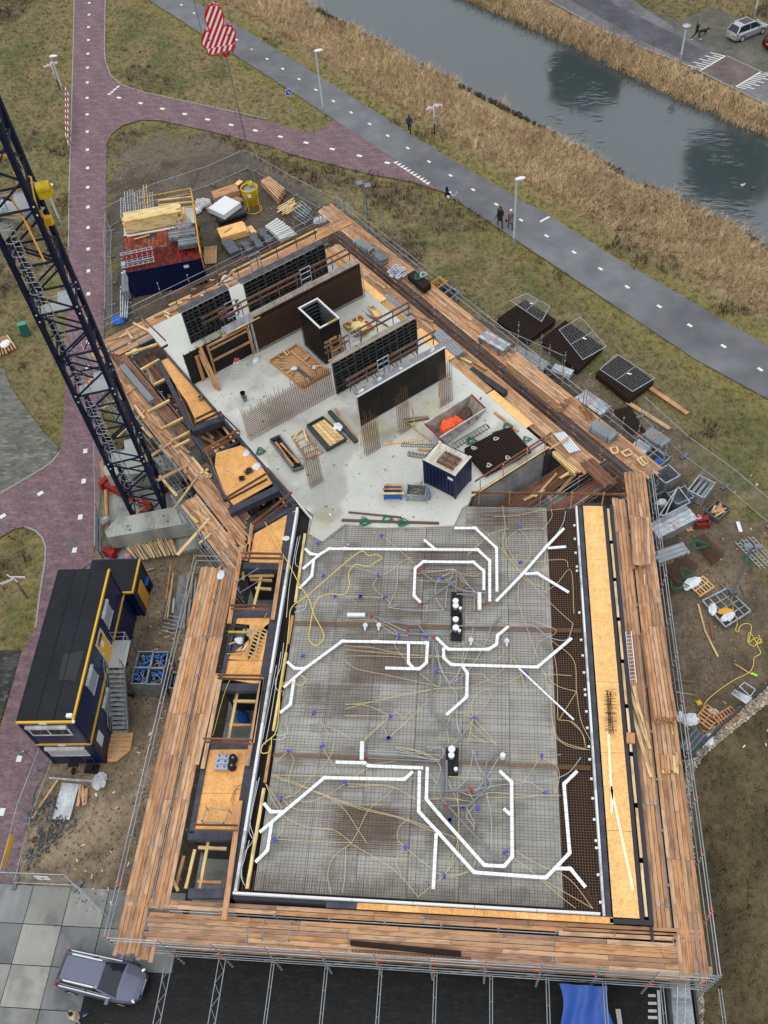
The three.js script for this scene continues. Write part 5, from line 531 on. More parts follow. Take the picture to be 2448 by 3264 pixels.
{const t=T('small_container','small navy container with a ribbed cream roof standing on the concrete','container'),p=[[-3.32,-35.34],[-2.27,-36.77],[-.3,-35.53],[-1.43,-33.94]],c=[(p[0][0]+ p[2][0])/ 2,(p[0][1]+ p[2][1])/ 2],d=[p[2][0]- p[1][0],p[2][1]- p[1][1]];
const L=Math.hypot(...d),w=Math.hypot(p[0][0]- p[1][0],p[0][1]- p[1][1]);ribbedContainer(t,c,Math.atan2(-d[1],d[0]),L,w,2.2,4.2,M.navy,M.creamRoof,15,11);const s=[[-.69,-35.28],[-.39,-35.29]];one((b)=>b.box(.36,.22,.01,.35*L,1.75,w / 2 + .012),new THREE.Matrix4().makeRotationY(Math.atan2(-d[1],d[0])).setPosition(c[0],4.2,c[1])).build('white_notice',M.white,t);
pallet('brown slatted pallet lying on the roof of the small navy container',[-1.68,-35.2],6.43,Math.atan2(-d[1],d[0]),1.15,.95,M.oldwood[1],7);}
function pallet(label,c,y,ang,l,w,mat,n=6,tilt=0,up=0){const t=T('pallet',label,'pallet');const m=new THREE.Matrix4().makeRotationFromEuler(new THREE.Euler(tilt,ang,up,'YXZ')).setPosition(c[0],y,c[1]);for(let i=0;i<n;i++)one((b)=>b.box(.09,.022,w,-l / 2 + .05 + i*(l - .1)/(n - 1),.13,0),m).build('slat',mat,t);for(const o of[-1,0,1]){one((b)=>b.box(l,.09,.09,0,.07,o*(w / 2 - .05)),m).build('bearer',mat,t);one((b)=>b.box(l,.02,.1,0,.012,o*(w / 2 - .05)),m).build('slat',mat,t);}return t;}
function matStack(label,p,y,nx,nz,mat,th=.018,layers=2,name='rebar_mat'){const t=T(name,label,'rebar mat');const L=(a,b,k)=>[a[0]+(b[0]- a[0])*k,a[1]+(b[1]- a[1])*k];one((b)=>{for(let l=0;l<layers;l++){const yy=y + l*.09;for(let i=0;i<=nx;i++){const k=i / nx;b.bar(V(L(p[0],p[1],k),yy),V(L(p[3],p[2],k),yy),th*1.6,th);}for(let i=0;i<=nz;i++){const k=i / nz;b.bar(V(L(p[0],p[3],k),yy + th),V(L(p[1],p[2],k),yy + th),th*1.6,th);}}}).build('mat_bars',mat,t,'stuff');return t;}
matStack('dark stack of rebar mats lying beside the small navy container',[[-.82,-37.78],[1.24,-39.24],[2.62,-37.27],[.51,-35.8]],4.28,17,15,M.rebarDark,.035,4);matStack('lengthwise rebar mats sticking out from under the dark stack',[[.91,-39.28],[2.04,-39.74],[3.29,-37.81],[2.46,-37.26]],4.25,16,3,M.rebarDark,.022,3);
function comb(label,l,off,y,n,mat=M.rebarDark,h=.12){const t=T('rebar_spacer',label,'rebar spacer');const[a,c]=l;one((b)=>{b.rod(V(a,y),V(c,y),.014,4).rod(V([a[0]+ off[0],a[1]+ off[1]],y),V([c[0]+ off[0],c[1]+ off[1]],y),.014,4);for(let i=0;i<=n;i++){const k=i / n,p=[a[0]+(c[0]- a[0])*k,a[1]+(c[1]- a[1])*k];b.rod(V(p,y + .02),V([p[0]+ off[0]*1.25,p[1]+ off[1]*1.25],y + .02 +(i % 2)*h),.014,4);}}).build('spacer_bars',mat,t,'stuff');}
comb('rebar spacer ladder lying under the long side of the skip',[[-1.66,-38.46],[.49,-40.22]],[.25,.35],4.24,22);comb('black rebar spacer lying left of the small navy container',[[-4.38,-37.44],[-3.12,-37.18]],[0,-.3],4.26,14);comb('thin rebar ladder behind the black spacer left of the navy container',[[-4.85,-38.26],[-2.82,-38.17]],[.05,-.22],4.24,14);bl('red-brown plank in the rebar spacers left of the navy container',[[-3.78,-38],[-2.85,-37.84]],4.3,.16,.05,M.plank[6]);
function rope(label,c,r,y,mat,n=14,name='green_sling'){const t=T(name,label,'sling');const P=[];for(let i=0;i<n;i++)P.push([c[0]+ Math.cos(i*2.1)*r*rr(.3,1.1),y + rr(0,.06),c[1]+ Math.sin(i*2.1)*r*rr(.3,1)]);one((b)=>b.tube(P,.022,5,n*6)).build('sling_loop',mat,t);}
rope('green sling lying beside the left end of the dark rebar mats',[-.46,-38.7],.45,4.25,M.green);rope('green sling near the reddish plank right of the skip',[1.84,-39.96],.4,4.25,M.green);rope('green sling lying at the right of the dark rebar mats',[3.04,-38.9],.35,4.25,M.green,9);rope('coil of green rope at the left edge of the concrete',[-13.87,-37.72],.4,4.25,M.green,22);
for(const[p,l]of[[[1.11,-38.6],'far'],[[-.28,-37.8],'left'],[[1.84,-37.04],'right'],[[.67,-36.41],'near']])rope('pale lifting strap on the ' + l + ' part of the dark rebar mats',p,.22,4.62,M.whiteDirty,8,'lifting_strap');
{// steel crates near the front edge of the concrete
const bin=(label,c,y,ang,l,w,h,mat)=>{const t=T('steel_crate',label,'crate');const m=new THREE.Matrix4().makeRotationY(ang).setPosition(c[0],y,c[1]);one((b)=>b.box(l,.04,w,0,.1,0),m).build('crate_floor',M.steelDark,t);for(const s of[-1,1]){one((b)=>{b.box(l,h,.03,0,h / 2 + .1,s*w / 2);for(let i=0;i<4;i++)b.box(.03,h,.05,-l / 2 + l*(i + .5)/ 4,h / 2 + .1,s*(w / 2 + .01));},m).build('crate_side',mat,t);one((b)=>b.box(.03,h,w - .04,s*l / 2,h / 2 + .1,0),m).build('crate_side',mat,t);for(const z of[-1,1])one((b)=>b.box(.07,h + .22,.07,s*l / 2,h / 2 + .1,z*w / 2),m).build('crate_post',mat,t);}one((b)=>{for(const z of[-1,1])b.box(l,.05,.06,0,h + .12,z*w / 2);for(const x of[-1,1])b.box(.06,.05,w,x*l / 2,h + .12,0);},m).build('crate_rim',mat,t);t.userData.m=undefined;return[t,m];};
globalThis.bin=bin;
const[,m1]=bin('blue steel crate near the front edge of the concrete',[-5.1,-34.29],4.2,.02,1,.6,.4,M.bluePl);const[,m2]=bin('grey steel crate full of thin rods beside the blue crate',[-3.65,-34.29],4.2,-.05,1.15,.8,.45,M.steel);
for(const[i,d]of[[0,.3],[1,0],[2,-.25]])one((b)=>b.box(1.45 - i*.2,.07,.14,.05*i,.62 + .05*i,d),m1).build('timber_offcut',i?M.plank[6 - i]:M.pine[0],scene).userData={label:['front','middle','back'][i]+ ' timber laid across the blue steel crate',category:'timber'};
const r=T('rod_bundle','loose thin steel rods filling the grey crate','rods');one((b)=>{for(let i=0;i<30;i++)b.rod([rr(-.5,.5),rr(.35,.55),rr(-.32,.32)],[rr(-.5,.5),rr(.3,.6),rr(-.32,.32)],.012,4);},m2).build('rods',M.greywood,r,'stuff');
const bp=T('blue_hose','blue hose hanging over the end of the grey crate','hose');const q=[-2.96,-34.45];one((b)=>b.tube([[q[0],4.8,q[1]],[q[0]+ .1,4.7,q[1]+ .2],[q[0]+ .12,4.4,q[1]+ .3],[q[0]+ .05,4.25,q[1]+ .5]],.04)).build('hose_length',M.bluePl,bp);
}
bl('long brown steel beam at the front edge of the concrete',[[-8.07,-32.34],[-2.23,-32.22]],4.26,.14,.1,M.rebar,'steel_beam','beam');bl('thinner brown bar behind the long beam at the front edge',[[-7.71,-32.95],[-4.5,-32.62]],4.25,.09,.08,M.rebar,'steel_beam','beam');for(const[p,i]of[[[-6.66,-32.23],0],[[-5.35,-32.44],1],[[-4.42,-32.2],2]])rope(['left','middle','right'][i]+ ' green sling tied round the brown beams at the front edge',p,.42,4.28,M.green,16);
{// stepladder, buckets, small things
const t=T('stepladder','aluminium stepladder standing open on the concrete','stepladder');const f=[-16.73,-44.33],g=[-16.02,-45.1],tp=[-16.22,-44.32];for(const o of[-.2,.2]){one((b)=>b.rod([f[0]+ o,4.2,f[1]],[tp[0]+ o*.7,6,tp[1]],.03,5)).build('ladder_rail',M.alu,t);one((b)=>b.rod([g[0]+ o,4.2,g[1]- .2],[tp[0]+ o*.7,6,tp[1]],.03,5)).build('ladder_rail',M.alu,t);}for(let i=1;i<6;i++){const k=i / 6,x=f[0]+(tp[0]- f[0])*k,z=f[1]+(tp[1]- f[1])*k;one((b)=>b.box(.38,.03,.08,x,4.2 + 1.8*k,z)).build('ladder_step',M.alu,t);}one((b)=>b.box(.32,.05,.25,tp[0],6.02,tp[1])).build('ladder_top',M.red,t);
for(const[p,m,l]of[[[-15.84,-42.72],M.rubber,'black'],[[-15.63,-42.28],M.pipe,'grey']]){const b2=T('bucket',l + ' bucket on the concrete by the standing rebar','bucket');one((b)=>b.at(new THREE.CylinderGeometry(.17,.13,.32,12,1,true),V(p,4.36)).at(new THREE.CylinderGeometry(.13,.13,.02,12),V(p,4.22))).build('bucket_body',mt([m.color.r,m.color.g,m.color.b],.6,0,{side:THREE.DoubleSide}),b2);one((b)=>b.at(new THREE.TorusGeometry(.17,.012,5,14),V(p,4.52),Math.PI / 2)).build('bucket_rim',m,b2);}
const bag=(label,p,y,s,mat=M.plastic,name='plastic_bag',cat='bag')=>{const o=T(name,label,cat);blob(V(p,y).toArray(),s,Math.floor(rnd()*90),.4).build('bag_folds',mat,o);return o;};
globalThis.bag=bag;
bag('crumpled white plastic on the concrete in front of the long rear wall',[-15.49,-46.11],4.22,[.35,.25,.25]);bag('white rags on the yellow boarded frame',[-9.04,-39.68],4.46,[.4,.12,.3]);bag('scrap of white paper on the reddish tray',[-12.63,-45.11],4.42,[.2,.12,.25]);bag('round white bag on the reddish tray',[-11.21,-45.17],4.42,[.16,.2,.16]);bag('pile of white plastic at the left platform edge',[-11.29,-31.01],4.15,[.26,.1,.18]);bag('white sheet on the second left platform',[-13.96,-36.58],4.12,[.35,.05,.25]);bag('small white board piece on the second left platform',[-14.75,-37.76],4.12,[.4,.05,.2]);bag('white scrap lying on the near left deck end',[-14.89,-28.53],3.85,[.24,.05,.34]);
for(const[p,l,k]of[[[-14.4,-36.16],'larger bundle of dark wires on the second left platform',.3],[[-14.73,-35.56],'smaller bundle of dark wires on the second left platform',.22],[[-18.18,-40.34],'coil of black hose on the first left platform',.25]]){const o=T('wire_bundle',l,'wires');const P=[];for(let i=0;i<26;i++)P.push([p[0]+ Math.cos(i*2.3)*k*rr(.2,1.2),4.14 + rr(0,.12),p[1]+ Math.sin(i*2.3)*k*rr(.2,1.4)]);one((b)=>b.tube(P,.018,4,110)).build('wire',M.rebarDark,o);}
const bk=T('steel_bucket','brass-coloured bucket on the first left platform','bucket');const q=[-18.74,-42.44];one((b)=>b.at(new THREE.CylinderGeometry(.16,.14,.3,12,1,true),V(q,4.27)).at(new THREE.CylinderGeometry(.14,.14,.03,12),V(q,4.2))).build('bucket_body',mt([.3,.2,.1],.5,0,{side:THREE.DoubleSide}),bk);one((b)=>b.at(new THREE.TorusGeometry(.16,.015,5,14),V(q,4.42),Math.PI / 2)).build('bucket_rim',M.pine[1],bk);
}
// guard boards and beams over the voids of the west side
const pineAcross=[[[[-22.3,-41.42],[-21,-42.54]],'second'],[[[-21.02,-39.86],[-19.64,-40.94]],'third'],[[[-20.11,-38.78],[-18.95,-39.69]],'fourth'],[[[-19.72,-38.29],[-18.87,-38.94]],'fifth and shortest'],[[[-22.47,-43.99],[-21.75,-44.57]],'short topmost'],[[[-23.73,-45.5],[-22.61,-46.52]],'upper'],[[[-25.23,-47.05],[-23.13,-48.14]],'longest and farthest']];
pineAcross.forEach(([l,n])=>bl(n + ' pale beam across the voids on the crane side',l,3.95,.14,.16,M.lvl,'pine_beam','beam'));
[[[[-23.4,-42.11],[-22.41,-40.89]],'pale board lying alone on the crane side deck'],[[[-22.36,-40.11],[-21.49,-39.17]],'pale board on the deck edge beside the crane, upper'],[[[-20.24,-35.92],[-18.74,-34.3]],'longest pale batten on the crane side deck'],[[[-17.84,-33.04],[-17.01,-32.26]],'short pale batten near the lower end of the crane side deck'],[[[-20.8,-38.5],[-19.79,-37.37]],'pale board along the deck edge beside the crane, middle'],[[[-18.41,-37.49],[-17.4,-36.28]],'pale board leaning beside the second platform'],[[[-17.6,-36.17],[-17.14,-36.5]],'short pale block by the second platform'],[[[-17.18,-35.79],[-16.84,-36.07]],'lower short pale block by the second platform'],[[[-17.43,-36.39],[-16.85,-35.85]],'crossed pale board by the second platform']].forEach(([l,n])=>bl(n,l,3.9,.17,.06,M.pine[0]));
[[[[-15.2,-33.33],[-12.81,-35.44]],5,'upper brown guard board over the second platform'],[[[-15.19,-33.48],[-12.97,-35.18]],4.6,'lower brown guard board over the second platform'],[[[-17.26,-37.27],[-15.25,-33.5]],5,'brown guard board along the outer side of the second platform'],[[[-18.38,-39.83],[-17.17,-40.72]],5,'upper brown guard board across the first platform'],[[[-18.43,-39.79],[-16.93,-40.86]],4.6,'lower brown guard board across the first platform'],[[[-17.39,-37.04],[-15.35,-38.92]],5,'upper brown guard board over the void between platforms'],[[[-17.38,-37.17],[-15.34,-38.88]],4.6,'lower brown guard board over the void between platforms'],[[[-17.02,-40.84],[-15.38,-39.09]],4.6,'brown board on the concrete edge beside the first void'],[[[-13.09,-36.12],[-11.39,-34.13]],4.5,'brown board on the concrete edge beside the second platform'],[[[-13.27,-31.39],[-11.2,-33.82]],5,'upper brown guard board over the lower void'],[[[-13.26,-31.39],[-11.24,-33.62]],4.6,'lower brown guard board over the lower void'],[[[-20.36,-42.87],[-18.44,-39.26]],5,'brown guard board along the outer side of the first platform'],[[[-24.43,-49.86],[-22.04,-47.32]],5,'wide brown board slanting at the rear left corner'],[[[-22.79,-46.43],[-21.95,-47.24]],4.7,'short brown board at the rear left corner'],[[[-13.54,-29.31],[-11.12,-29.31]],5,'upper brown guard board across the third platform'],[[[-13.61,-29.25],[-11.18,-29.26]],4.6,'lower brown guard board across the third platform'],[[[-13.58,-25.78],[-11.41,-25.8]],5,'upper brown guard board before the pallet platform'],[[[-13.63,-25.8],[-11.52,-25.78]],4.6,'lower brown guard board before the pallet platform'],[[[-13.54,-21.5],[-11.09,-21.55]],5,'upper brown guard board beyond the pallet platform'],[[[-13.6,-21.51],[-11.23,-21.52]],4.6,'lower brown guard board beyond the pallet platform'],[[[-13.61,-17.95],[-11.12,-17.98]],5,'upper brown guard board before the bag platform'],[[[-13.63,-17.94],[-11.22,-17.93]],4.6,'lower brown guard board before the bag platform'],[[[-13.24,-13.63],[-11.1,-13.69]],5,'upper brown guard board at the nearest void'],[[[-13.28,-13.51],[-11.16,-13.58]],4.6,'lower brown guard board at the nearest void']].forEach(([l,y,n],i)=>bl(n,l,y,.045,.2,M.oldwood[i % 3],'guard_board','board'));
[[[[-13.83,-30.22],[-13.66,-25.03]],.24,'wide brown plank along the outer side of the first front void',6],[[[-11.3,-29.61],[-11.25,-25.35]],.22,'wide brown plank along the inner side of the first front void',0],[[[-13.51,-30.41],[-13.56,-29.33]],.24,'brown plank running up beside the third platform',3],[[[-13.54,-21.59],[-13.55,-16.65]],.2,'yellowish plank along the outer side of the second front void',8],[[[-13.75,-21.93],[-13.89,-16.84]],.22,'pinkish plank on the deck edge by the second front void',2],[[[-11.29,-21.79],[-11.3,-16.9]],.22,'pinkish plank along the inner side of the second front void',7],[[[-11.36,-15.11],[-11.18,-9.64]],.26,'long brown plank running past the nearest void to the front deck',0],[[[-13.47,-32],[-13.38,-29.27]],.2,'brown plank standing out beside the third platform',6],[[[-11.26,-21.68],[-11.19,-18.11]],.12,'pale lath along the inner side of the second front void',8]].forEach(([l,w,n,k])=>bl(n,l,4.3,w,.06,M.plank[k]));
{const fr=(label,pts,ys)=>{const t=T('void_timbering',label,'timber frame');pts.forEach(([p,q],i)=>one((b)=>b.bar(V(p,ys),V(q,ys - .02*i),.14,.14)).build('timber',i % 3===2?M.plank[0]:M.lvl,t));};
fr('pale timber frame inside the first front void',[[[-12.57,-28.73],[-12.72,-26.2]],[[-12.8,-27.94],[-11.85,-27.9]],[[-13.21,-28.53],[-11.9,-28.51]],[[-13.33,-28.77],[-11.84,-28.89]],[[-13.7,-29.07],[-13.65,-28.56]]],3.4);fr('pale timber frame inside the second front void',[[[-12.73,-21.32],[-12.75,-18.53]],[[-12.86,-20.79],[-11.56,-20.82]],[[-12.87,-19.41],[-11.45,-19.46]],[[-11.51,-22.15],[-11.44,-18.51]],[[-12.79,-18.38],[-11.59,-18.36]]],3.4);fr('pale timber frame inside the nearest void',[[[-12.82,-13.39],[-12.82,-11.01]],[[-13.26,-13.04],[-11.86,-13.05]],[[-12.99,-11.46],[-11.83,-11.48]]],3.4);
fr('pale timber frame at the left of the nearest void',[[[-14.21,-13.34],[-14.24,-11.16]],[[-14.25,-11.53],[-13.85,-11]],[[-13.89,-12.6],[-14,-11.24]],[[-13.41,-12.93],[-13.51,-11.13]]],3.4);fr('timber struts inside the void below the second platform',[[[-13.62,-34.57],[-13.25,-34.1]],[[-14.78,-33.66],[-14.28,-33.16]],[[-12.75,-35.27],[-11.66,-33.82]],[[-17.5,-38.89],[-16.98,-38.26]],[[-17.25,-40.9],[-15.89,-39.13]]],3.4);
const bl2=bag('blue rubble sack lying deep in the second front void',[-13.05,-21.26],.3,[.5,.4,.35],M.bluePl,'blue_sack','sack');
}
{// grey box beam and black box on the crane side deck
const t=T('grey_box_beam','long grey wrapped box beam lying on the crane side deck','beam'),l=[[-25.11,-45.73],[-22.15,-42.31]];one((b)=>b.bar(V(l[0],4.02),V(l[1],4.02),.42,.4)).build('beam_body',M.pipe,t);for(const k of[.2,.55,.85])one((b)=>b.bar(V(l[0],4.0).lerp(V(l[1],4.0),k),V(l[0],4.0).lerp(V(l[1],4.0),k + .02),.44,.42)).build('beam_strap',M.rib,t);
const u2=T('black_box_beam','dark grey wrapped box beam lying on the inner platform','beam'),r=[[-.56,-45.54],[1.75,-43.28]];one((b)=>b.bar(V(r[0],3.78),V(r[1],3.78),.46,.46)).build('beam_body',mt([.05,.055,.065],.45,0,{map:rep(tMott,1)}),u2);for(const k of[.12,.5,.88])one((b)=>b.bar(V(r[0],3.53).lerp(V(r[1],3.53),k).add(new THREE.Vector3(-.3,0,.3)),V(r[0],3.53).lerp(V(r[1],3.53),k).add(new THREE.Vector3(.4,0,-.4)),.1,.06)).build('beam_bearer',M.plank[0],u2);
const v2=T('black_box','black box lying in the rear left corner of the scaffold','box'),q=[[-24.39,-47.97],[-23.51,-48.66]];one((b)=>b.bar(V(q[0],3.9),V(q[1],3.9),.4,.5)).build('box_body',M.rib,v2);one((b)=>b.bar(V(q[0],4.16),V(q[1],4.16),.3,.04)).build('box_lid',M.pipe,v2);
bag('grey tarpaulin crumpled beside the black box',[-25.14,-48.23],3.5,[.8,.25,.35],M.plastic,'grey_tarpaulin','tarpaulin');
}
{// pallet platform and bag platform
const c=[-11.91,-23.85];const t=pallet('pale pallet leaning on its side on the left platform',c,4.25,Math.PI / 2 - .07,1.9,.9,M.pine[1],9,.75);
const[,m]=bin('black rubbish trough in the left platform full of bags and laths',[-13.11,-24.11],3.75,Math.PI / 2,1.6,.85,.35,M.rib);bag('white sack lying in the black rubbish trough',[-12.97,-24.11],4.05,[.3,.2,.22]);bag('beige paper sack in the black rubbish trough',[-12.57,-24.62],4.05,[.22,.16,.35],mt([.45,.43,.36],.8),'paper_sack','sack');board('yellow spirit-level like beam across the black rubbish trough',[-13.59,-24.44],[-12.39,-24.45],4.4,4.4,.1,.08,M.yellowB,'yellow_beam','beam');for(const[i,l]of[[0,[[-13.47,-23.77],[-13.09,-23.94]]],[1,[[-13.47,-23.15],[-12.53,-23.26]]],[2,[[-12.69,-23.3],[-12.43,-23.76]]]])bl(['upper','lower','white'][i]+ ' lath lying in the black rubbish trough',l,4.22 + i*.03,.06,.03,i===2?M.white:M.pine[1],'lath','lath');
const bp=T('sack_pallet','small pallet loaded with sacks on the nearest left platform','pallet');const q=[-12.42,-17.03];one((b)=>{for(let i=0;i<5;i++)b.box(1.05,.04,.14,q[0],4.22,q[1]- .32 + i*.17);for(const o of[-.4,0,.4])b.box(.1,.08,.8,q[0]+ o,4.16,q[1]);}).build('pallet_boards',M.plank[6],bp);
for(let i=0;i<6;i++){const x=i % 2,z=Math.floor(i / 2);const o=T('cement_sack','white cement sack in the ' +['far left','far right','middle left','middle right','near left','near right'][i]+ ' of the sack pallet','sack');const g=new THREE.BoxGeometry(.34,.14,.26,6,3,6),a=g.attributes.position;for(let k=0;k<a.count;k++){const px=a.getX(k)/ .17,pz=a.getZ(k)/ .13;a.setY(k,a.getY(k)*(1 - .35*Math.pow(Math.max(Math.abs(px),Math.abs(pz)),4)));}g.computeVertexNormals();one((b)=>b.at(g,[q[0]- .36 + x*.35,4.32,q[1]- .28 + z*.28],0,rr(-.08,.08))).build('sack_body',M.bag,o);one((b)=>b.box(.14,.006,.08,q[0]- .36 + x*.35,4.392,q[1]- .3 + z*.28)).build('blue_print',M.boxBlue,o);}
for(let i=0;i<2;i++){const o=T('black_roll',(i?'nearer':'farther')+ ' roll of black foil beside the cement sacks','roll');one((b)=>b.at(new THREE.CylinderGeometry(.2,.2,.34,16),[q[0]+ .38,4.4,q[1]- .16 + i*.4])).build('roll_body',M.rubber,o);one((b)=>b.at(new THREE.CylinderGeometry(.06,.06,.36,10),[q[0]+ .38,4.4,q[1]- .16 + i*.4])).build('roll_core',M.pipe,o);}
const fr=(label,pts,y)=>{const t=T('tube_rack',label,'frame');for(let i=0;i<pts.length;i++)one((b)=>b.rod(V(pts[i],y),V(pts[(i + 1)% pts.length],y),.025,6).rod(V(pts[i],y - .35),V(pts[i],y + .25),.03,6)).build('tube',M.steel,t);};
fr('square steel tube frame on the nearest left platform',[[-12.91,-14.63],[-11.75,-14.56],[-11.93,-13.93],[-12.99,-13.96]],4.45);fr('square steel tube frame standing on the front deck',[[-9.33,-9.68],[-8.12,-9.71],[-8.14,-8.99],[-9.38,-8.99]],4.2);
const br=T('rebar_bracket','looped rebar brackets on the nearest left platform','bracket');one((b)=>b.tube([...[[-11.73,-14.92],[-11.64,-15.87],[-11.34,-15.92],[-11.38,-14.86]]].map((p)=>V(p,4.2).toArray()),.015).tube([...[[-11.84,-15.09],[-11.69,-15.69],[-11.25,-15.63],[-11.32,-14.77]]].map((p)=>V(p,4.22).toArray()),.015)).build('bracket_loop',M.rebar,br);
}
// ---------- tower crane ----------
{
const t=T('tower_crane','dark blue lattice tower crane mast rising beside the brick path','crane');const c=[[-22.43,-34.62],[-20.48,-35.25],[-21.1,-37.2],[-23.05,-36.57]],Y0=1.2,S=5.85,N=7;const L=(a,b,k)=>[a[0]+(b[0]- a[0])*k,a[1]+(b[1]- a[1])*k];
for(let s=0;s<N;s++){const y=.65 + S*s;
for(const p of c){one((b)=>b.bar(V(p,y),V(p,y + S),.23,.23)).build('chord',M.crane,t);one((b)=>{b.bar(V(p,y + S - .32),V(p,y + S + .32),.25,.25);}).build('splice',M.crane,t);one((b)=>{for(const o of[-.22,.22])b.at(new THREE.SphereGeometry(.06,6,4),[p[0]+ .1,y + S + o,p[1]+ .14]);}).build('bolt',M.galv,t);}
for(let f=0;f<4;f++){const a=c[f],d=c[(f + 1)% 4];one((b)=>{for(let k=0;k<4;k++){const y0=y + k*S / 4,y1=y0 + S / 4,e=(k + s)% 2;b.rod(V(e?d:a,y0),V(e?a:d,y1),.06,6);if(k % 2===0)b.rod(V(a,y0 + .05),V(d,y0 + .05),.065,6);}b.rod(V(a,y + S*.5),V(L(a,d,.5),y + S*.25),.035,5);}).build('lattice',M.crane,t);}
const q=(u,v)=>L(L(c[0],c[1],u),L(c[3],c[2],u),v),A=s % 2?q(.2,.25):q(.3,.3),off=[.28,-.1];
if(s<5){one((b)=>b.poly([q(.08,.1),q(.95,.1),q(.95,.92),q(.5,.92),q(.5,.5),q(.08,.5)],y + S - .1,.04)).build('rest_platform',M.grate,t);one((b)=>{for(const[u,v,u2,v2]of[[.08,.06,.95,.06],[.95,.06,.95,.92]])b.rod(V(q(u,v),y + S + .9),V(q(u2,v2),y + S + .9),.02,5);}).build('platform_rail',M.galv,t);}
const B=s % 2?[A[0]+ .45,A[1]+ .5]:A;one((b)=>{for(const o of[-.2,.2])b.rod([B[0]+ o,y - .2,B[1]+ .1*o],[B[0]+ o,y + S - .3,B[1]+ .1*o],.028,5);for(let h=0;h<S - .3;h +=.3)b.rod([B[0]- .2,y + h,B[1]],[B[0]+ .2,y + h,B[1]],.016,5);}).build('ladder',M.galv,t);
one((b)=>{for(let h=1;h<S;h +=.75)b.at(new THREE.TorusGeometry(.34,.016,5,14,Math.PI*1.25),[B[0],y + h,B[1]+ .2],Math.PI / 2,-.1);}).build('ladder_cage',M.galv,t);}
// yellow climbing gear high on the mast
const y=24;one((b)=>{b.bar([-21.7,y + .9,-36.9],[-20.7,y + .9,-36.5],.07,.07).bar([-20.7,y + .9,-36.5],[-20.5,y + .2,-35.6],.07,.07).bar([-20.5,y + .2,-35.6],[-20.5,y - 1.7,-35.2],.09,.09).bar([-20.9,y + .2,-36.9],[-20.4,y + .1,-36.5],.12,.12).bar([-21.1,y - 1,-35.3],[-21.4,y + .7,-35.3],.06,.06).bar([-23.4,y - .2,-35.3],[-21.1,y - .2,-35.1],.07,.07).bar([-21.1,y - .2,-35.1],[-20.6,y - 2.2,-34.4],.08,.08).bar([-23,y + 1.6,-37],[-21.5,y + 1.7,-37],.1,.14);}).build('yellow_frame',M.yellowD,t);
one((b)=>{b.box(.62,.42,.6,-20.2,y + .3,-36.3,.3).at(new THREE.CylinderGeometry(.32,.32,.62,14,1,false,0,Math.PI),[-20.2,y + .45,-36.3],0,.3 - Math.PI / 2*0,Math.PI / 2);}).build('yellow_housing',M.yellowB,t);one((b)=>b.box(.35,.4,.3,-20.55,y - 1.2,-36.2).box(.2,.9,.14,-20.7,y - 1,-36)).build('yellow_gearbox',M.yellow,t);one((b)=>{b.box(.5,.35,.45,-20.75,y + .45,-36.3);for(let i=0;i<5;i++)b.at(new THREE.TorusGeometry(.2,.03,5,12),[-20.9 + i*.08,y + .45,-36.25],0,Math.PI / 2);}).build('winch',M.steelDark,t);
one((b)=>b.box(.75,.8,.6,-22.75,y - 1.4,-36.0)).build('grey_cabinet',M.grate,t);one((b)=>b.box(.6,.2,.3,-22.3,y + .1,-35.1)).build('white_floodlight',M.white,t);one((b)=>{b.bar([-23.2,y - .7,-36.6],[-20.8,y - .7,-35.9],1.2,.05);}).build('rest_platform',M.grate,t);
// base: red cross frame
const m0=[-21.77,-35.9];for(const[e,n]of[[[-25.47,-37.86],'a'],[[-23.58,-32.06],'b']]){one((b)=>b.bar(V(m0,.6),V(e,.6),.45,.5)).build('base_beam',M.redFrame,t);one((b)=>b.bar(V(L(m0,e,.96),.62),V(L(m0,e,1.04),.62),.8,.7)).build('base_foot',M.redFrame,t);}
one((b)=>{for(const p of c)b.bar(V(p,.6),V(L(p,m0,-.5),.5),.2,.25);}).build('base_brace',M.redFrame,t);
const bb=(label,pts,y0,k)=>{const o=T('ballast_block',label,'ballast');for(let i=0;i<3;i++)one((b)=>b.poly(pts.map((p)=>[p[0]+ .02*hash(i,k,3),p[1]+ .015*i]),y0 +(i + 1)*.44,.42)).build('concrete_layer',M.concreteOld,o);for(const u of[.3,.78])for(const v of[.3,.7])one((b)=>b.at(new THREE.CylinderGeometry(.09,.09,.02,10),V(L(L(pts[0],pts[2],u),L(pts[4],pts[3],u),v),y0 + 1.325))).build('lifting_eye',M.steelDark,o);one((b)=>b.bar(V(L(pts[0],pts[3],.5),y0 + 1.34),V(L(pts[0],pts[3],.58),y0 + 1.34),.35,.04)).build('cast_pad',M.concreteOld,o);};
bb('nearest big concrete ballast block at the crane foot',[[-23.7,-32.9],[-23.14,-33.96],[-19.43,-34.94],[-18.32,-33.63],[-23.39,-32.38]],.68,1);bb('farther concrete ballast block behind the crane mast',[[-25.22,-38.12],[-24.7,-39.18],[-22.28,-39.56],[-20.87,-37.82],[-24.82,-37.48]],.68,2);bb('third concrete ballast block hidden behind the mast near the scaffold',[[-21.95,-38.97],[-20.72,-39.69],[-20.19,-39.34],[-20.01,-38.06],[-21.59,-37.81]],.68,3);
const f=T('crane_foundation','low concrete foundation under the tower crane','foundation');one((b)=>b.poly([[-23.88,-31.42],[-17.69,-32.95],[-21.3,-40.22],[-26.16,-40.42],[-25.41,-37.56]],.25,.3)).build('foundation_slab',M.concreteOld,f);
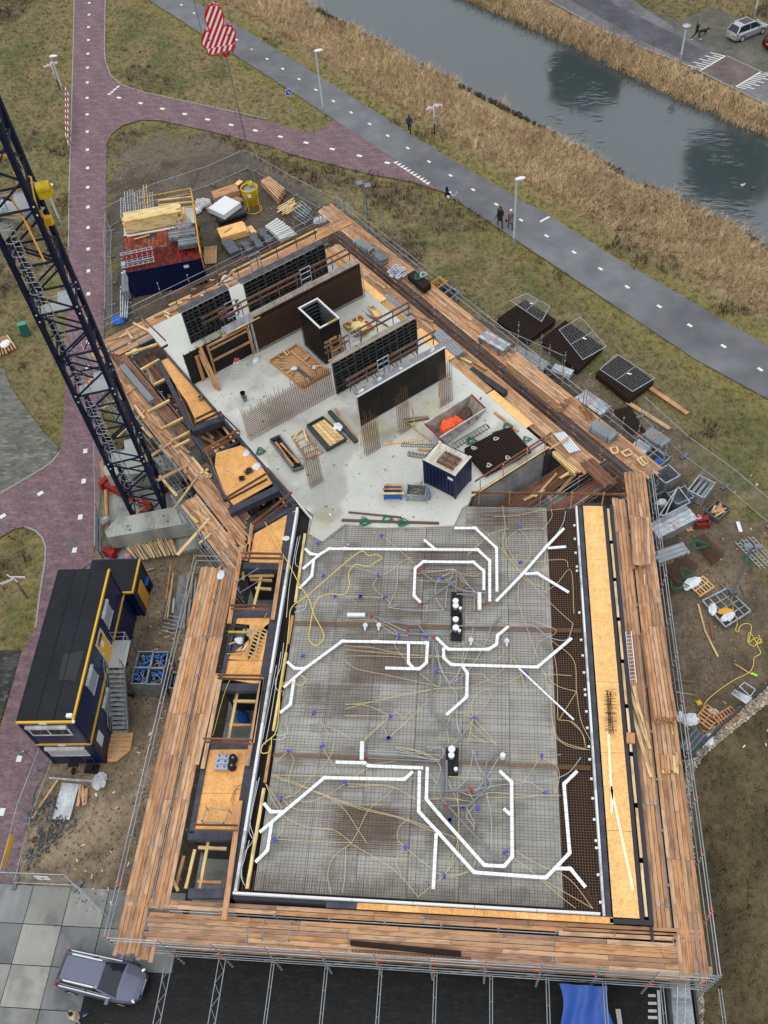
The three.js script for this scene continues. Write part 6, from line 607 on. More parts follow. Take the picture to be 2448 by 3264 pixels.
bl('brown timber standing along the edge of the crane foundation',[[-25.25,-37.33],[-24.26,-33.88]],.5,.2,.3,M.plank[6]);bl('short brown timber upright by the farther ballast block',[[-26.22,-39.84],[-25.61,-38.29]],.5,.25,.35,M.plank[3]);
const w=T('lath_bundle','bundle of pale laths lying under the nearest ballast block','laths');const a=[[-22.59,-32.57],[-19.73,-33.26],[-19.24,-32.23],[-21.76,-31.71]];for(let i=0;i<26;i++){const k=i / 25,p=L(a[0],a[1],k),q=L(a[3],a[2],k + rr(-.05,.05));one((b)=>b.bar(V(p,.55 + rr(0,.4)),V(q,.35 + rr(0,.12)),.07,.07)).build('lath',i % 6===2?M.greywood:M.pine[i % 3],w);}
bag('red and white tape bundle beside the pale laths',[-22.41,-31.99],.4,[.3,.3,.25],mt([.6,.3,.32],.6),'tape_bundle','tape');bag('white rags hanging on the fence by the crane foot',[-24.5,-34.52],.8,[.2,.4,.4],M.plastic,'rags','rags');
}
{// hook block with red and white stripes, sling and yellow concrete bucket
const t=T('hook_block','red and white striped hook block hanging on steel ropes','hook block'),o=[-20.25,15.3,-70.35],ang=.28;const m=new THREE.Matrix4().makeRotationY(ang).setPosition(...o);
const s=new THREE.Shape([[525,1165],[1130,1130],[1150,950],[1165,800],[1100,670],[1000,595],[870,600],[885,480],[840,250],[750,150],[660,115],[545,130],[470,230],[440,330],[460,450],[545,650],[440,640],[370,740],[355,830],[385,960],[460,1000]].map(([a,b])=>new THREE.Vector2((a - 750 + .22*(760 - b))*.0032,(760 - b)*.0034)));
const cv=document.createElement('canvas');cv.width=cv.height=512;const x=cv.getContext('2d');x.fillStyle='#f2eff2';x.fillRect(0,0,512,512);x.strokeStyle='#c8141e';x.lineWidth=34;for(let i=-8;i<16;i++){x.beginPath();x.moveTo(i*74 - 220,560);x.lineTo(i*74 + 180,-60);x.stroke();}const ct=new THREE.CanvasTexture(cv);ct.colorSpace=THREE.SRGBColorSpace;ct.wrapS=ct.wrapT=THREE.RepeatWrapping;ct.repeat.set(1 / 3,1 / 3);ct.offset.set(.5,.3);
for(const z of[.16,-.2]){const g=new THREE.ExtrudeGeometry(s,{depth:.04,bevelEnabled:false});one((b)=>b.at(g,[0,0,z]),m).build('striped_plate',new THREE.MeshStandardMaterial({map:ct,roughness:.5}),t);}
const rim=s.getPoints(10).map((p)=>[p.x,p.y,.18]);one((b)=>b.tube(rim,.05,6,90,true),m).build('red_rim',M.red,t);one((b)=>{for(const[px,py]of[[-.8,-.25],[.78,-.15],[0,1.15]])b.at(new THREE.CylinderGeometry(.09,.09,.5,10),[px,py,0],Math.PI / 2);},m).build('pulley_pin',M.steelDark,t);one((b)=>{for(const[px,py]of[[-.55,-.3],[.6,-.2],[0,1.2]])b.at(new THREE.CylinderGeometry(.5,.5,.2,20),[px,py,0],Math.PI / 2);},m).build('pulley',M.steelDark,t);
for(const px of[-.6,.85])one((b)=>b.bar([px,-.8,0],[px,-1.6,0],.09,.09).bar([px,-1,0],[px + .18,-1.15,0],.07,.07),m).build('red_guard',M.red,t);one((b)=>b.bar([.2,-.75,0],[.25,-1.15,0],.28,.3).tube([[.25,-1.1,0],[.12,-1.4,0],[.18,-1.75,0],[.42,-1.7,0],[.48,-1.45,0]],.1,7),m).build('hook',M.red,t);
one((b)=>{for(const[px,dx]of[[-1.2,-.6],[-.55,-.2],[.3,.1],[1.1,.4]])b.rod([px,px>.9||px<-1?.2:1.7,0],[px + dx*.3,26,-2],.022,5);},m).build('steel_rope',M.steelDark,t);
const sl=T('chain_sling','long grey chain sling hanging from the hook to the bucket','sling');one((b)=>b.rod([-20,13.5,-70.35],[-19.75,2.6,-70.3],.035,6).rod([-19.95,13.3,-70.4],[-19.7,2.6,-70.5],.025,6)).build('sling_leg',M.steel,sl);
const k=T('concrete_bucket','yellow concrete bucket standing in the rear yard','concrete bucket'),q=[-20.27,-69.91];const pf=[[.2,.35],[.32,.55],[.5,1.1],[.72,1.7],[.75,2.25],[.7,2.3],[.66,2.2]].map((p)=>new THREE.Vector2(...p));one((b)=>b.at(new THREE.LatheGeometry(pf,20),V(q,0))).build('bucket_cone',M.yellowB,k);for(const a of[.4,1.9,3.5,5.1])one((b)=>b.bar([q[0]+ Math.cos(a)*.75,0,q[1]+ Math.sin(a)*.75],[q[0]+ Math.cos(a)*.74,1.9,q[1]+ Math.sin(a)*.74],.06,.06)).build('bucket_leg',M.yellow,k);one((b)=>b.at(new THREE.TorusGeometry(.75,.04,6,20),V(q,.08),Math.PI / 2)).build('bucket_foot_ring',M.yellow,k);one((b)=>b.at(new THREE.TorusGeometry(.73,.045,6,20),V(q,2.28),Math.PI / 2)).build('bucket_rim',M.yellow,k);one((b)=>b.bar([q[0]- .7,2.3,q[1]],[q[0],2.9,q[1]],.07,.07).bar([q[0]+ .7,2.3,q[1]],[q[0],2.9,q[1]],.07,.07)).build('bucket_bail',M.yellow,k);one((b)=>b.box(.32,.34,.02,q[0]+ .1,1.9,q[1]+ .745)).build('white_notice',M.white,k);one((b)=>b.at(new THREE.CylinderGeometry(.62,.6,.05,16),V(q,2.05))).build('concrete_fill',M.concreteOld,k);
const wk=T('hi_vis_vest','bright yellow-green vest on the far rim of the concrete bucket','vest');blob([q[0]+ .1,2.35,q[1]- .4],[.24,.3,.18],6,.3).build('vest_cloth',M.hiviz,wk);
}
// ---------- site cabins ----------
function cabin(t,m,L,y,roof){const P=(n,fn,mat)=>one(fn,m).build(n,mat,t),w=2.95,h=2.72;P('cabin_wall',(b)=>b.box(w,h,L,0,y + h / 2,0),M.navyCab);if(roof){P('roof',(b)=>{b.box(w - .1,.06,L - .1,0,y + h + .02,0);for(const k of[-.17,.15])b.box(.05,.03,L - .2,k*w,y + h + .06,0);},M.roofBlack);P('roof_puddle',(b)=>b.poly([[.1,.8],[1.2,.6],[1.15,2.4],[.2,2.3]],y + h + .066),mt([.004,.005,.006],.05));}P('roof_edge',(b)=>{b.box(.1,.14,L + .06,w / 2,y + h - .02,0).box(w + .06,.14,.1,0,y + h - .02,L / 2);},M.yellow);P('roof_edge',(b)=>{b.box(.08,.12,L,-w / 2,y + h - .01,0).box(w,.12,.08,0,y + h - .01,-L / 2);},roof?M.roofBlack:M.navyCab);P('corner_post',(b)=>{for(const x of[-1,1])for(const z of[-1,1])b.box(.16,h,.16,x*(w / 2 - .05),y + h / 2,z*(L / 2 - .05));},M.navy);P('wall_ribs',(b)=>{for(let z=-L / 2 + .3;z<L / 2;z +=.22)b.box(.02,h - .3,.08,w / 2 + .005,y + h / 2,z);},M.navyCab);return P;}
{
const L=9.33,m=new THREE.Matrix4().makeRotationY(-.0536).setPosition(-22.15,0,-22.95);m.identity().makeRotationY(.0536).setPosition(-22.15,0,-22.95);
const win=(P,y,s,len)=>{P('shutter_box',(b)=>b.box(.14,.2,len,1.53,y + 2.15,s),M.whiteDirty);const o=P('window',(b)=>b.box(.05,1.05,len - .06,1.49,y + 1.52,s),mt([.3,.32,.34],.4));P('window_sill',(b)=>b.box(.07,.05,len,1.5,y + .97,s),M.alu);};
const fwin=(P,y,open)=>{P('shutter_box',(b)=>b.box(2.2,.2,.16,-.1,y + 2.2,L / 2 + .07),M.whiteDirty);P('window',(b)=>b.box(2.1,.85,.05,-.1,y + 1.68,L / 2 + .02),open?M.glass:mt([.38,.4,.42],.5));P('window_frame',(b)=>{b.box(2.2,.08,.08,-.1,y + 1.22,L / 2 + .03);for(const x of[-1.15,.95])b.box(.08,.95,.08,x,y + 1.7,L / 2 + .03);if(open)b.box(.06,.9,.07,-.15,y + 1.7,L / 2 + .03);},M.whiteDirty);P('label_plate',(b)=>b.box(.4,.16,.02,-.1,y + 2.66,L / 2 + .065),M.white);};
const lo=T('site_cabin','lower navy site cabin with the ground floor shutters closed','cabin');let P=cabin(lo,m,L,0,false);win(P,0,1.75,1.25);fwin(P,0,false);P('white_notice',(b)=>b.box(.02,.9,.62,1.5,1.6,3.9),M.white);P('door',(b)=>b.box(.05,1.95,.95,1.49,1,.25),M.yellowD);
const up=T('site_cabin','upper navy site cabin with black flat roof and open yellow trimmed door','cabin');P=cabin(up,m,L,2.76,true);win(P,2.76,-2.35,1.25);win(P,2.76,1.75,1.25);fwin(P,2.76,true);P('door_frame',(b)=>b.box(.05,2.1,1.15,1.49,3.85,-.6),M.whiteDirty);P('door',(b)=>b.box(.06,2,.98,1.505,3.82,-.58),M.yellow);P('door_pane',(b)=>b.box(.07,.3,.8,1.51,4.65,-.58),M.glass);P('paper',(b)=>b.box(.08,.4,.3,1.512,4.2,-.55),M.white);P('door_handle',(b)=>b.box(.1,.04,.14,1.53,3.8,-.15),M.alu);
P('corner_lamp',(b)=>{b.box(.3,.22,.2,1.3,5.6,4.4).at(new THREE.SphereGeometry(.1,8,6),[1.5,5.45,4.65]);},M.white);
const bk=T('site_cabin','single low navy cabin behind the stack with a yellow door','cabin');const m2=new THREE.Matrix4().makeRotationY(.0536).setPosition(-21.95,0,-29);P=cabin(bk,m2,2.4,0,false);P('roof',(b)=>b.box(2.85,.06,2.3,0,2.74,0),M.roofBlack);P('door',(b)=>b.box(.05,1.9,.95,1.5,1,.25),M.yellowD);
const st=T('steel_stair','grey steel stair with landing up to the upper cabin door','stair');const Q=(n,fn,mat=M.steel)=>one(fn,m).build(n,mat,st);Q('landing',(b)=>b.box(1,.06,1.75,2.02,2.72,-.7),M.grate);for(const x of[1.56,2.46]){Q('stringer',(b)=>b.bar([x,2.68,.15],[x,.05,2.85 + .1],.05,.22));Q('handrail',(b)=>b.rod([x,3.65,.15],[x,1.0,2.95],.025,6).rod([x,3.2,.15],[x,.55,2.95],.02,6).rod([x,1,2.95],[x,0,2.95],.025,6));Q('landing_post',(b)=>{for(const z of[-1.55,.15])b.rod([x,0,z],[x,3.7,z],.035,6);});}for(let i=0;i<14;i++)Q('tread',(b)=>b.box(.88,.04,.2,2.01,2.55 - i*.19,.32 + i*.195),M.galv);Q('landing_rail',(b)=>{for(const h of[3.2,3.7])b.rod([1.56,h,-1.55],[2.46,h,-1.55],.025,6).rod([2.46,h,-1.55],[2.46,h,.15],.025,6);});
const bd=T('boarded_step','angular plywood board lying at the foot of the cabin stair','board');one((b)=>b.poly([[-20.7,-20.09],[-19.25,-20.18],[-19.18,-19.12],[-19.81,-18.44],[-20.34,-18.41]],.12,.06)).build('plywood',M.ply,bd);
const wb=T('wheeled_bin','blue-lidded black wheeled bin beside the low cabin','bin'),q=[-20.63,-29.72];one((b)=>b.at(new THREE.CylinderGeometry(.36,.28,.95,4),[q[0],.55,q[1]],0,.8)).build('bin_body',M.rubber,wb);one((b)=>b.box(.58,.1,.62,q[0],1.06,q[1],.1).box(.5,.06,.5,q[0],1.12,q[1],.1)).build('bin_lid',M.bluePl,wb);one((b)=>b.box(.1,.02,.08,q[0]- .05,1.155,q[1])).build('lid_label',M.white,wb);for(const o of[-.2,.2])one((b)=>b.at(new THREE.CylinderGeometry(.1,.1,.06,12),[q[0]+ o,.1,q[1]- .3],0,0,Math.PI / 2)).build('bin_wheel',M.rubber,wb);
}
{// steel crates with blue props between cabin and scaffold
const C=[[-19.1,-24.05,'far left'],[-18.2,-24.05,'far right'],[-19.1,-23.0,'near left'],[-18.2,-23.0,'near right'],[-17.1,-23.2,'outermost, half under the deck']];C.forEach(([x,z,l],i)=>{for(let k=0;k<(i<4?2:1);k++){const[,m]=bin(`grey steel crate of blue props, ${l} of the group, ${k ? 'upper' : 'lower'}`,[x,z],k*.82,.04,.86,1.0,.66,M.steel);if(k||i===4){const r=T('blue_props',`blue and grey prop heads filling the ${l} crate`,'props');one((b)=>{for(let j=0;j<9;j++)b.rod([rr(-.36,.36),rr(.45,.7),rr(-.4,.4)],[rr(-.36,.36),rr(.5,.72),rr(-.42,.42)],.03,6);},m).build('steel_props',M.steel,r,'stuff');one((b)=>{for(let j=0;j<10;j++)b.box(.12,.1,.14,rr(-.34,.34),rr(.55,.72),rr(-.4,.4),rnd()*3);},m).build('blue_heads',M.bluePl,r,'stuff');one((b)=>b.box(.8,.2,.92,0,.35,0),m).build('dark_fill',M.black,r,'stuff');}}});
const s2=T('tube_rack','rack of tubes, beams and slabs lying beside the left scaffold','rack');const l=[[[[-19.43,-31.37],[-19.18,-28.85]],M.plank[6],.09],[[[-19.14,-30.82],[-18.8,-27.53]],M.pine[1],.08],[[[-18.16,-30.83],[-17.62,-26.77]],M.greywood,.14],[[[-17.87,-30.89],[-17.41,-26.96]],M.greywood,.14],[[[-17.58,-30.49],[-17.22,-27.05]],M.steel,.1],[[[-19.07,-29.53],[-18.95,-27.43]],M.steel,.07],[[[-18.68,-28.93],[-18.54,-27.89]],M.galv,.1]];l.forEach(([p,m,w])=>one((b)=>b.bar(V(p[0],.4),V(p[1],.4),w,w)).build('rack_beam',m,s2));for(let i=0;i<5;i++)one((b)=>b.rod(V([-18.99,-27.49],.3 + i*.02).add(new THREE.Vector3(0,0,i*.28 - .3)),V([-18.08,-27.14],.3).add(new THREE.Vector3(0,0,i*.28 - .5)),.03,6)).build('tube',M.galv,s2);
const rs=T('rubble_slab','strip of grey mortar rubble between the tubes and left scaffold','rubble');one((b)=>b.poly([[-18.87,-30.82],[-18.35,-30.83],[-17.85,-26.99],[-18.46,-26.92],[-18.66,-28.86]],.12,.1)).build('mortar',mt([.28,.28,.28],.9,0,{map:rep(tStreak,.8)}),rs);
const br=T('yard_broom','black yard broom lying on the ground beside the stair','broom');one((b)=>b.rod(V([-20.37,-22.89],.2),V([-19.94,-22.44],.1),.02,5)).build('broom_stick',M.greywood,br);one((b)=>b.box(.5,.1,.16,[-20,-22.5][0],.08,[-20,-22.5][1],-.4)).build('broom_head',M.rubber,br);
const bar=T('wheelbarrow','black wheelbarrow parked in front of the cabins','wheelbarrow'),q=[-21.99,-18.11];one((b)=>b.at(new THREE.CylinderGeometry(.42,.25,.32,4),[q[0],.5,q[1]],0,.78,0,[1.1,1,.8])).build('barrow_tray',M.rubber,bar);one((b)=>b.at(new THREE.TorusGeometry(.16,.05,6,14),[q[0]- .1,.2,q[1]+ .35],0,Math.PI / 2)).build('barrow_wheel',M.rubber,bar);one((b)=>{for(const o of[-.2,.2])b.rod([q[0]+ o,.2,q[1]+ .3],[q[0]+ o,.55,q[1]- .7],.02,5);}).build('barrow_handle',M.steel,bar);
const gm=T('plate_compactor','black machine with a tube frame in front of the cabins','machine'),g=[-21.11,-17.96];one((b)=>b.box(.75,.14,.5,g[0],.12,g[1]).box(.4,.3,.36,g[0],.38,g[1])).build('machine_body',M.rubber,gm);one((b)=>{for(const o of[-.25,.25])b.rod([g[0]+ o,.2,g[1]],[g[0]+ o,.9,g[1]- .3],.022,5);b.rod([g[0]- .25,.9,g[1]- .3],[g[0]+ .25,.9,g[1]- .3],.022,5);}).build('machine_frame',M.rib,gm);
const sp=T('steel_sheet','pale steel sheet lying on the ground by the brick pile','sheet');one((b)=>b.poly([[-22.58,-17.11],[-21.58,-17.08],[-21.57,-15.11],[-22.54,-15.1]],.12,.08)).build('sheet_plate',mt([.68,.72,.74],.4,.2,{map:rep(tMott,1.5)}),sp);bag('white rubble sack lying near the front of the cabins',[-20.47,-17.28],.12,[.42,.22,.5],M.bag,'rubble_sack','sack');
[[[[-22.85,-17.25],[-23.66,-15.08]],'long orange lath lying along the fence',.12,M.pine[1]],[[[-21.46,-17.05],[-21.31,-15.84]],'left of the three short planks by the steel sheet',.16,M.plank[2]],[[[-21.39,-16.99],[-20.99,-15.91]],'middle of the three short planks by the steel sheet',.16,M.plank[8]],[[[-21.1,-16.84],[-20.93,-15.97]],'right of the three short planks by the steel sheet',.2,M.plank[6]],[[[-21.51,-30.91],[-20.6,-31.34]],'thin pale lath behind the blue bin',.08,M.pine[0]]].forEach(([p,l,w,m])=>bl(l,p,.14,w,.06,m));
bl('grey steel barrier rail in front of the cabins',[[-23.13,-17.16],[-20.65,-17.08]],.6,.08,.1,M.galv,'barrier_rail','rail');
const pile=T('brick_pile','pile of loose dark paving bricks beside the fence','bricks');const A=[[-23.24,-15.67],[-23.45,-14.66],[-22.36,-14.5],[-23.6,-13.74],[-23.02,-13.29],[-22.86,-13.71],[-23.02,-12.81],[-22.35,-14.71],[-21.96,-14.87],[-22.52,-13.79],[-21.59,-14.89],[-22.89,-15.98],[-23.19,-15.24]];for(let i=0;i<150;i++){const c=A[i % 13<4?i % 3:i % 13],big=i % 13<4||i % 13===12,r=big?.75:.4;one((b)=>b.box(.21,.08,.1,c[0]+ rr(-r,r),.05 +(big?rr(0,.3):rr(0,.05)),c[1]+ rr(-r,r),rnd()*3,rr(-.4,.4),rr(-.3,.3))).build('brick',M.brickDark[i % 4],pile);}one((b)=>b.bar(V([-23.54,-13.89],.2),V([-22.45,-13.94],.2),.06,.1).bar(V([-22.45,-13.94],.2),V([-22.52,-14.64],.2),.06,.1)).build('rusty_edge',M.rebar,pile);
}
// ---------- fences ----------
function fence(label,pts,{h=2,foot=true,mesh:wm=true,mat=M.galv}={}){const t=T('site_fence',label,'fence');for(let i=0;i + 1<pts.length;i++){const a=pts[i],c=pts[i + 1],L=Math.hypot(c[0]- a[0],c[1]- a[1]),n=Math.max(1,Math.round(L / 3.5));for(let k=0;k<n;k++){const P=(s)=>[a[0]+(c[0]- a[0])*s,a[1]+(c[1]- a[1])*s],p=P((k + .01)/ n),q=P((k + .99)/ n);const f=one((b)=>b.rod(V(p,.08),V(p,h),.021,6).rod(V(q,.08),V(q,h),.021,6).rod(V(p,h),V(q,h),.021,6).rod(V(p,.15),V(q,.15),.021,6)).build('fence_panel',mat,t);if(wm)one((b)=>{for(let s=.03;s<1;s +=.035)b.bar(V(P((k + s)/ n),.15),V(P((k + s)/ n),h),.0042,.0042);for(let y=.3;y<h;y +=.2)b.bar(V(p,y),V(q,y),.004,.004);}).build('wire_mesh',mat,f);if(foot){const d=[(c[1]- a[1])/ L,-(c[0]- a[0])/ L];one((b)=>b.bar(V([p[0]- d[0]*.33,p[1]- d[1]*.33],.07),V([p[0]+ d[0]*.33,p[1]+ d[1]*.33],.07),.24,.14)).build('fence_foot',M.steelDark,t);}}}return t;}
const fl=[[-23.53,-18.36],[-23.77,-15.18],[-23.58,-11.74],[-20.2,-11.79],[-17.86,-10.13]];fence('mesh fence round the near left corner of the site',fl);
{const t=T('banner','small yellow banner on the near left fence','banner'),p=[[-23.62,-12.98],[-23.61,-11.91]];one((b)=>b.bar(V([fl[2][0]+ .02 - .07,fl[2][1]- 1.9],1.72),V([fl[2][0]- .07,fl[2][1]- .35],1.72),.03,.42)).build('banner_cloth',mt([.85,.45,.01],.6),t);one((b)=>{for(let i=0;i<12;i++)b.box(.012,.05,.05,fl[2][0]- .09,1.75 + .03*(i % 3),fl[2][1]- 1.7 + i*.11);}).build('banner_print',M.rubber,t);
const s=T('site_sign','white site notice with a red emblem on the near fence','sign'),c=[(fl[2][0]*.37 + fl[3][0]*.63),fl[2][1]+ .02];one((b)=>b.box(.75,.62,.02,c[0],1.6,c[1]+ .04)).build('sign_board',M.white,s);one((b)=>b.box(.16,.12,.01,c[0],1.62,c[1]+ .056).box(.1,.2,.01,c[0]+ .02,1.6,c[1]+ .054)).build('red_emblem',M.red,s);}
fence('mesh fence along the brick path beside the crane',[[-26.94,-42.13],[-25.82,-38.1],[-24.92,-35.04]]);fence('white banner fence along the brick path below the crane',[[-24.89,-34.93],[-24.06,-31.73]]);
{const p=[[-24.86,-34.87],[-24.06,-31.79]],a=V(p[0],1.05),c=V(p[1],1.05),t=T('fence_banner','white banner with grey lettering on the fence below the crane','banner');one((b)=>b.bar(a.clone().add(new THREE.Vector3(-.06,0,0)),c.clone().add(new THREE.Vector3(-.06,0,0)),.02,1.75)).build('banner_cloth',M.whiteDirty,t);
const cv=document.createElement('canvas');cv.width=512;cv.height=128;const x=cv.getContext('2d');x.fillStyle='#d0d0d4';x.fillRect(0,0,512,128);x.fillStyle='#73757c';x.font='italic bold 92px sans-serif';x.textAlign='center';x.fillText('voor TOP',256,98);const ct=new THREE.CanvasTexture(cv);ct.colorSpace=THREE.SRGBColorSpace;const L=a.distanceTo(c)*.92,g=new THREE.PlaneGeometry(L,.8),d=c.clone().sub(a).normalize();const f=new THREE.Mesh(g,new THREE.MeshStandardMaterial({map:ct,roughness:.7,side:THREE.DoubleSide}));g.applyMatrix4(new THREE.Matrix4().makeBasis(d.clone().negate(),UP.clone(),new THREE.Vector3().crossVectors(d.clone().negate(),UP)).setPosition(a.clone().add(c).multiplyScalar(.5).add(new THREE.Vector3(.045,-.15,0))));f.name='banner_print';t.add(f);}
fence('mesh fence along the brick path beside the rear containers',[[-32.73,-67.17],[-31.84,-63.41],[-30.78,-59.86],[-29.37,-54.41]]);fence('long mesh fence round the back of the rear yard',[[-33.09,-67.62],[-29.42,-71.14],[-24.82,-73.8],[-21.94,-76.25],[-21.15,-75.84],[-16.74,-71.85],[-12.07,-67.99]].concat([[-8.12,-62.62],[-1.62,-53.99]]).concat([[5.98,-48.86],[10.22,-44.18]]).slice(0,10));
fence('mesh fence along the right side of the site',[[11.2,-44.85],[13.7,-41.2],[16.03,-38.62],[18.31,-35.56],[20.14,-33.52]]);
// ---------- vehicles ----------
function car(label,c,ang,o){const t=T('parked_car',label,'car');const{L=4.7,W:w=1.82,H=1.46,paint:pm,roofMat=pm,wagon=true}=o;const m=new THREE.Matrix4().makeRotationY(ang).setPosition(c[0],0,c[1]);const P=(n,fn,mat,par=t)=>one(fn,m).build(n,mat,par),h=L / 2,hw=w / 2;
const loft=(S,cap=true)=>{const Ps=[],I=[],n=S[0].length;S.forEach((r)=>r.forEach((p)=>Ps.push(...p)));for(let i=0;i + 1<S.length;i++)for(let j=0;j<n;j++){const a=i*n + j,b=i*n +(j + 1)% n;I.push(a,b,a + n,b,b + n,a + n);}if(cap)for(let j=1;j + 1<n;j++){I.push(0,j + 1,j);const e=(S.length - 1)*n;I.push(e,e + j,e + j + 1);}const g=new THREE.BufferGeometry();g.setAttribute('position',new THREE.Float32BufferAttribute(Ps,3));g.setIndex(I);const q=g.toNonIndexed();q.computeVertexNormals();q.setAttribute('uv',new THREE.Float32BufferAttribute(new Float32Array(q.attributes.position.count*2),2));return q;};
const st=[[-h,.78,.5,.78],[-h + .06,.88,.34,.93],[-h + .5,.97,.24,.98],[-h + 1.5,1,.2,.98],[.3,1,.2,.96],[.9,1,.2,.95],[1.2,.995,.2,.93],[h - .65,.96,.22,.84],[h - .25,.86,.28,.74],[h - .04,.66,.36,.62],[h,.5,.45,.56]];
P('body',(b)=>b.add(loft(st.map(([x,k,y0,y1])=>{const z=k*hw;return[[x,y0,-z*.92],[x,y0 + .2,-z],[x,y1 - .14,-z*.985],[x,y1 - .02,-z*.88],[x,y1 + .015,-z*.4],[x,y1 + .015,z*.4],[x,y1 - .02,z*.88],[x,y1 - .14,z*.985],[x,y0 + .2,z],[x,y0,z*.92]];}))),pm);
const zb=hw*.9,zr=hw*.68,xr=wagon?-h + .5:-h + .95,xb=-h + .1,xf=.25,xw=1.12;const q=(a,b2,c2,d)=>{const g=new THREE.BufferGeometry();g.setAttribute('position',new THREE.Float32BufferAttribute([...a,...b2,...c2,...d],3));g.setAttribute('uv',new THREE.Float32BufferAttribute([0,0,1,0,1,1,0,1],2));g.setIndex([0,1,2,0,2,3]);g.computeVertexNormals();return g;};
const yb=.95;P('windscreen',(b)=>b.add(q([xw,yb - .02,zb*.96],[xw,yb - .02,-zb*.96],[xf,H - .05,-zr],[xf,H - .05,zr])),M.glass);P('rear_window',(b)=>b.add(q([xb,yb,-zb*.9],[xb,yb,zb*.9],[xr,H - .06,zr*.96],[xr,H - .06,-zr*.96])),M.glass);
for(const s of[-1,1]){P('side_window',(b)=>b.add(q([xb,yb,s*zb*.9],[xw,yb - .02,s*zb*.96],[xf,H - .05,s*zr],[xr,H - .06,s*zr*.96])),M.glass);P('pillar',(b)=>b.bar([xw,yb - .01,s*zb*.96],[xf,H - .04,s*zr],.07,.05).bar([xb,yb,s*zb*.9],[xr,H - .05,s*zr*.96],.1,.06).bar([-.35,yb,s*zb*.95],[-.45,H - .05,s*zr*.99],.07,.03),pm);if(o.rails){P('roof_rail',(b)=>b.bar([xr + .2,H + .04,s*zr*.93],[xf - .15,H + .04,s*zr*.93],.06,.05),M.white);P('chrome_trim',(b)=>b.bar([xb + .25,yb + .02,s*(zb*.93 + .02)],[xw - .25,yb + .01,s*(zb*.97 + .02)],.05,.03),M.alu);}P('side_mirror',(b)=>b.box(.16,.14,.24,xw - .32,.98,s*(hw + .08)),pm);P('headlight',(b)=>b.at(new THREE.SphereGeometry(.17,10,6),[h - .3,.68,s*hw*.7],0,-s*.55,.25,[1.35,.3,.5]),M.alu);P('tail_light',(b)=>b.box(.16,.3,.16,-h + .17,.82,s*hw*.8),M.red);P('front_wheel',(b)=>b.at(new THREE.CylinderGeometry(.32,.32,.22,20),[h - .88,.32,s*(hw - .1)],Math.PI / 2),M.rubber);P('front_rim',(b)=>b.at(new THREE.CylinderGeometry(.21,.21,.235,14),[h - .88,.32,s*(hw - .1)],Math.PI / 2),M.alu);P('rear_wheel',(b)=>b.at(new THREE.CylinderGeometry(.32,.32,.22,20),[-h + .85,.32,s*(hw - .1)],Math.PI / 2),M.rubber);P('rear_rim',(b)=>b.at(new THREE.CylinderGeometry(.21,.21,.235,14),[-h + .85,.32,s*(hw - .1)],Math.PI / 2),M.alu);}
P('roof',(b)=>b.add(loft([[xr - .06,.92],[xr + .3,1],[xf - .5,1.02],[xf,.98],[xf + .05,.9]].map(([x,k],i)=>{const z=zr*k,y=H +[-.05,0,.02,-.02,-.05][i];return[[x,y - .05,-z],[x,y,-z*.8],[x,y + .02,0],[x,y,z*.8],[x,y - .05,z]];}))),roofMat);if(o.sunroof)P('sunroof',(b)=>b.box(1.1,.02,zr*1.6,-.5,H + .045,0),M.glass);P('number_plate',(b)=>b.box(.03,.12,.5,-h - .01,.66,0),M.yellow);P('bumper',(b)=>b.box(.14,.16,w*.8,-h + .04,.42,0).box(.14,.12,w*.6,h - .06,.38,0),pm);P('grille',(b)=>b.box(.04,.12,.7,h - .01,.52,0),M.alu);return t;}
const dg=mt([.14,.15,.21],.3,.35),silver=mt([.5,.53,.6],.28,.6);
{const p=[[-20.06,-7.95],[-15.45,-7.35],[-18.7,-8.56]];const a=[-19.68,-7.85],c=[-15.53,-7.28];const d=[c[0]- a[0],c[1]- a[1]];car('dark grey estate car with silver roof rails parked by the scaffold corner',[(a[0]+ c[0])/ 2,(a[1]+ c[1])/ 2],Math.atan2(-d[1],d[0]),{L:Math.hypot(...d)+ .1,paint:dg,roofMat:dg,rails:true});
const e=[25.3,-97.12],f=[28.5,-99.24],k=[f[0]- e[0],f[1]- e[1]];car('silver estate car with a dark glass roof parked across the canal',[(e[0]+ f[0])/ 2,(e[1]+ f[1])/ 2 - .2],Math.atan2(-k[1],k[0]),{L:4.42,W:1.75,H:1.55,paint:silver,sunroof:true,rails:true});const r=[29.08,-95.21];car('dark red car at the right edge across the canal',[r[0]+ 1.0,r[1]- .9],Math.atan2(-k[1],k[0]),{L:4.3,paint:mt([.08,.01,.015],.3,.3)});}
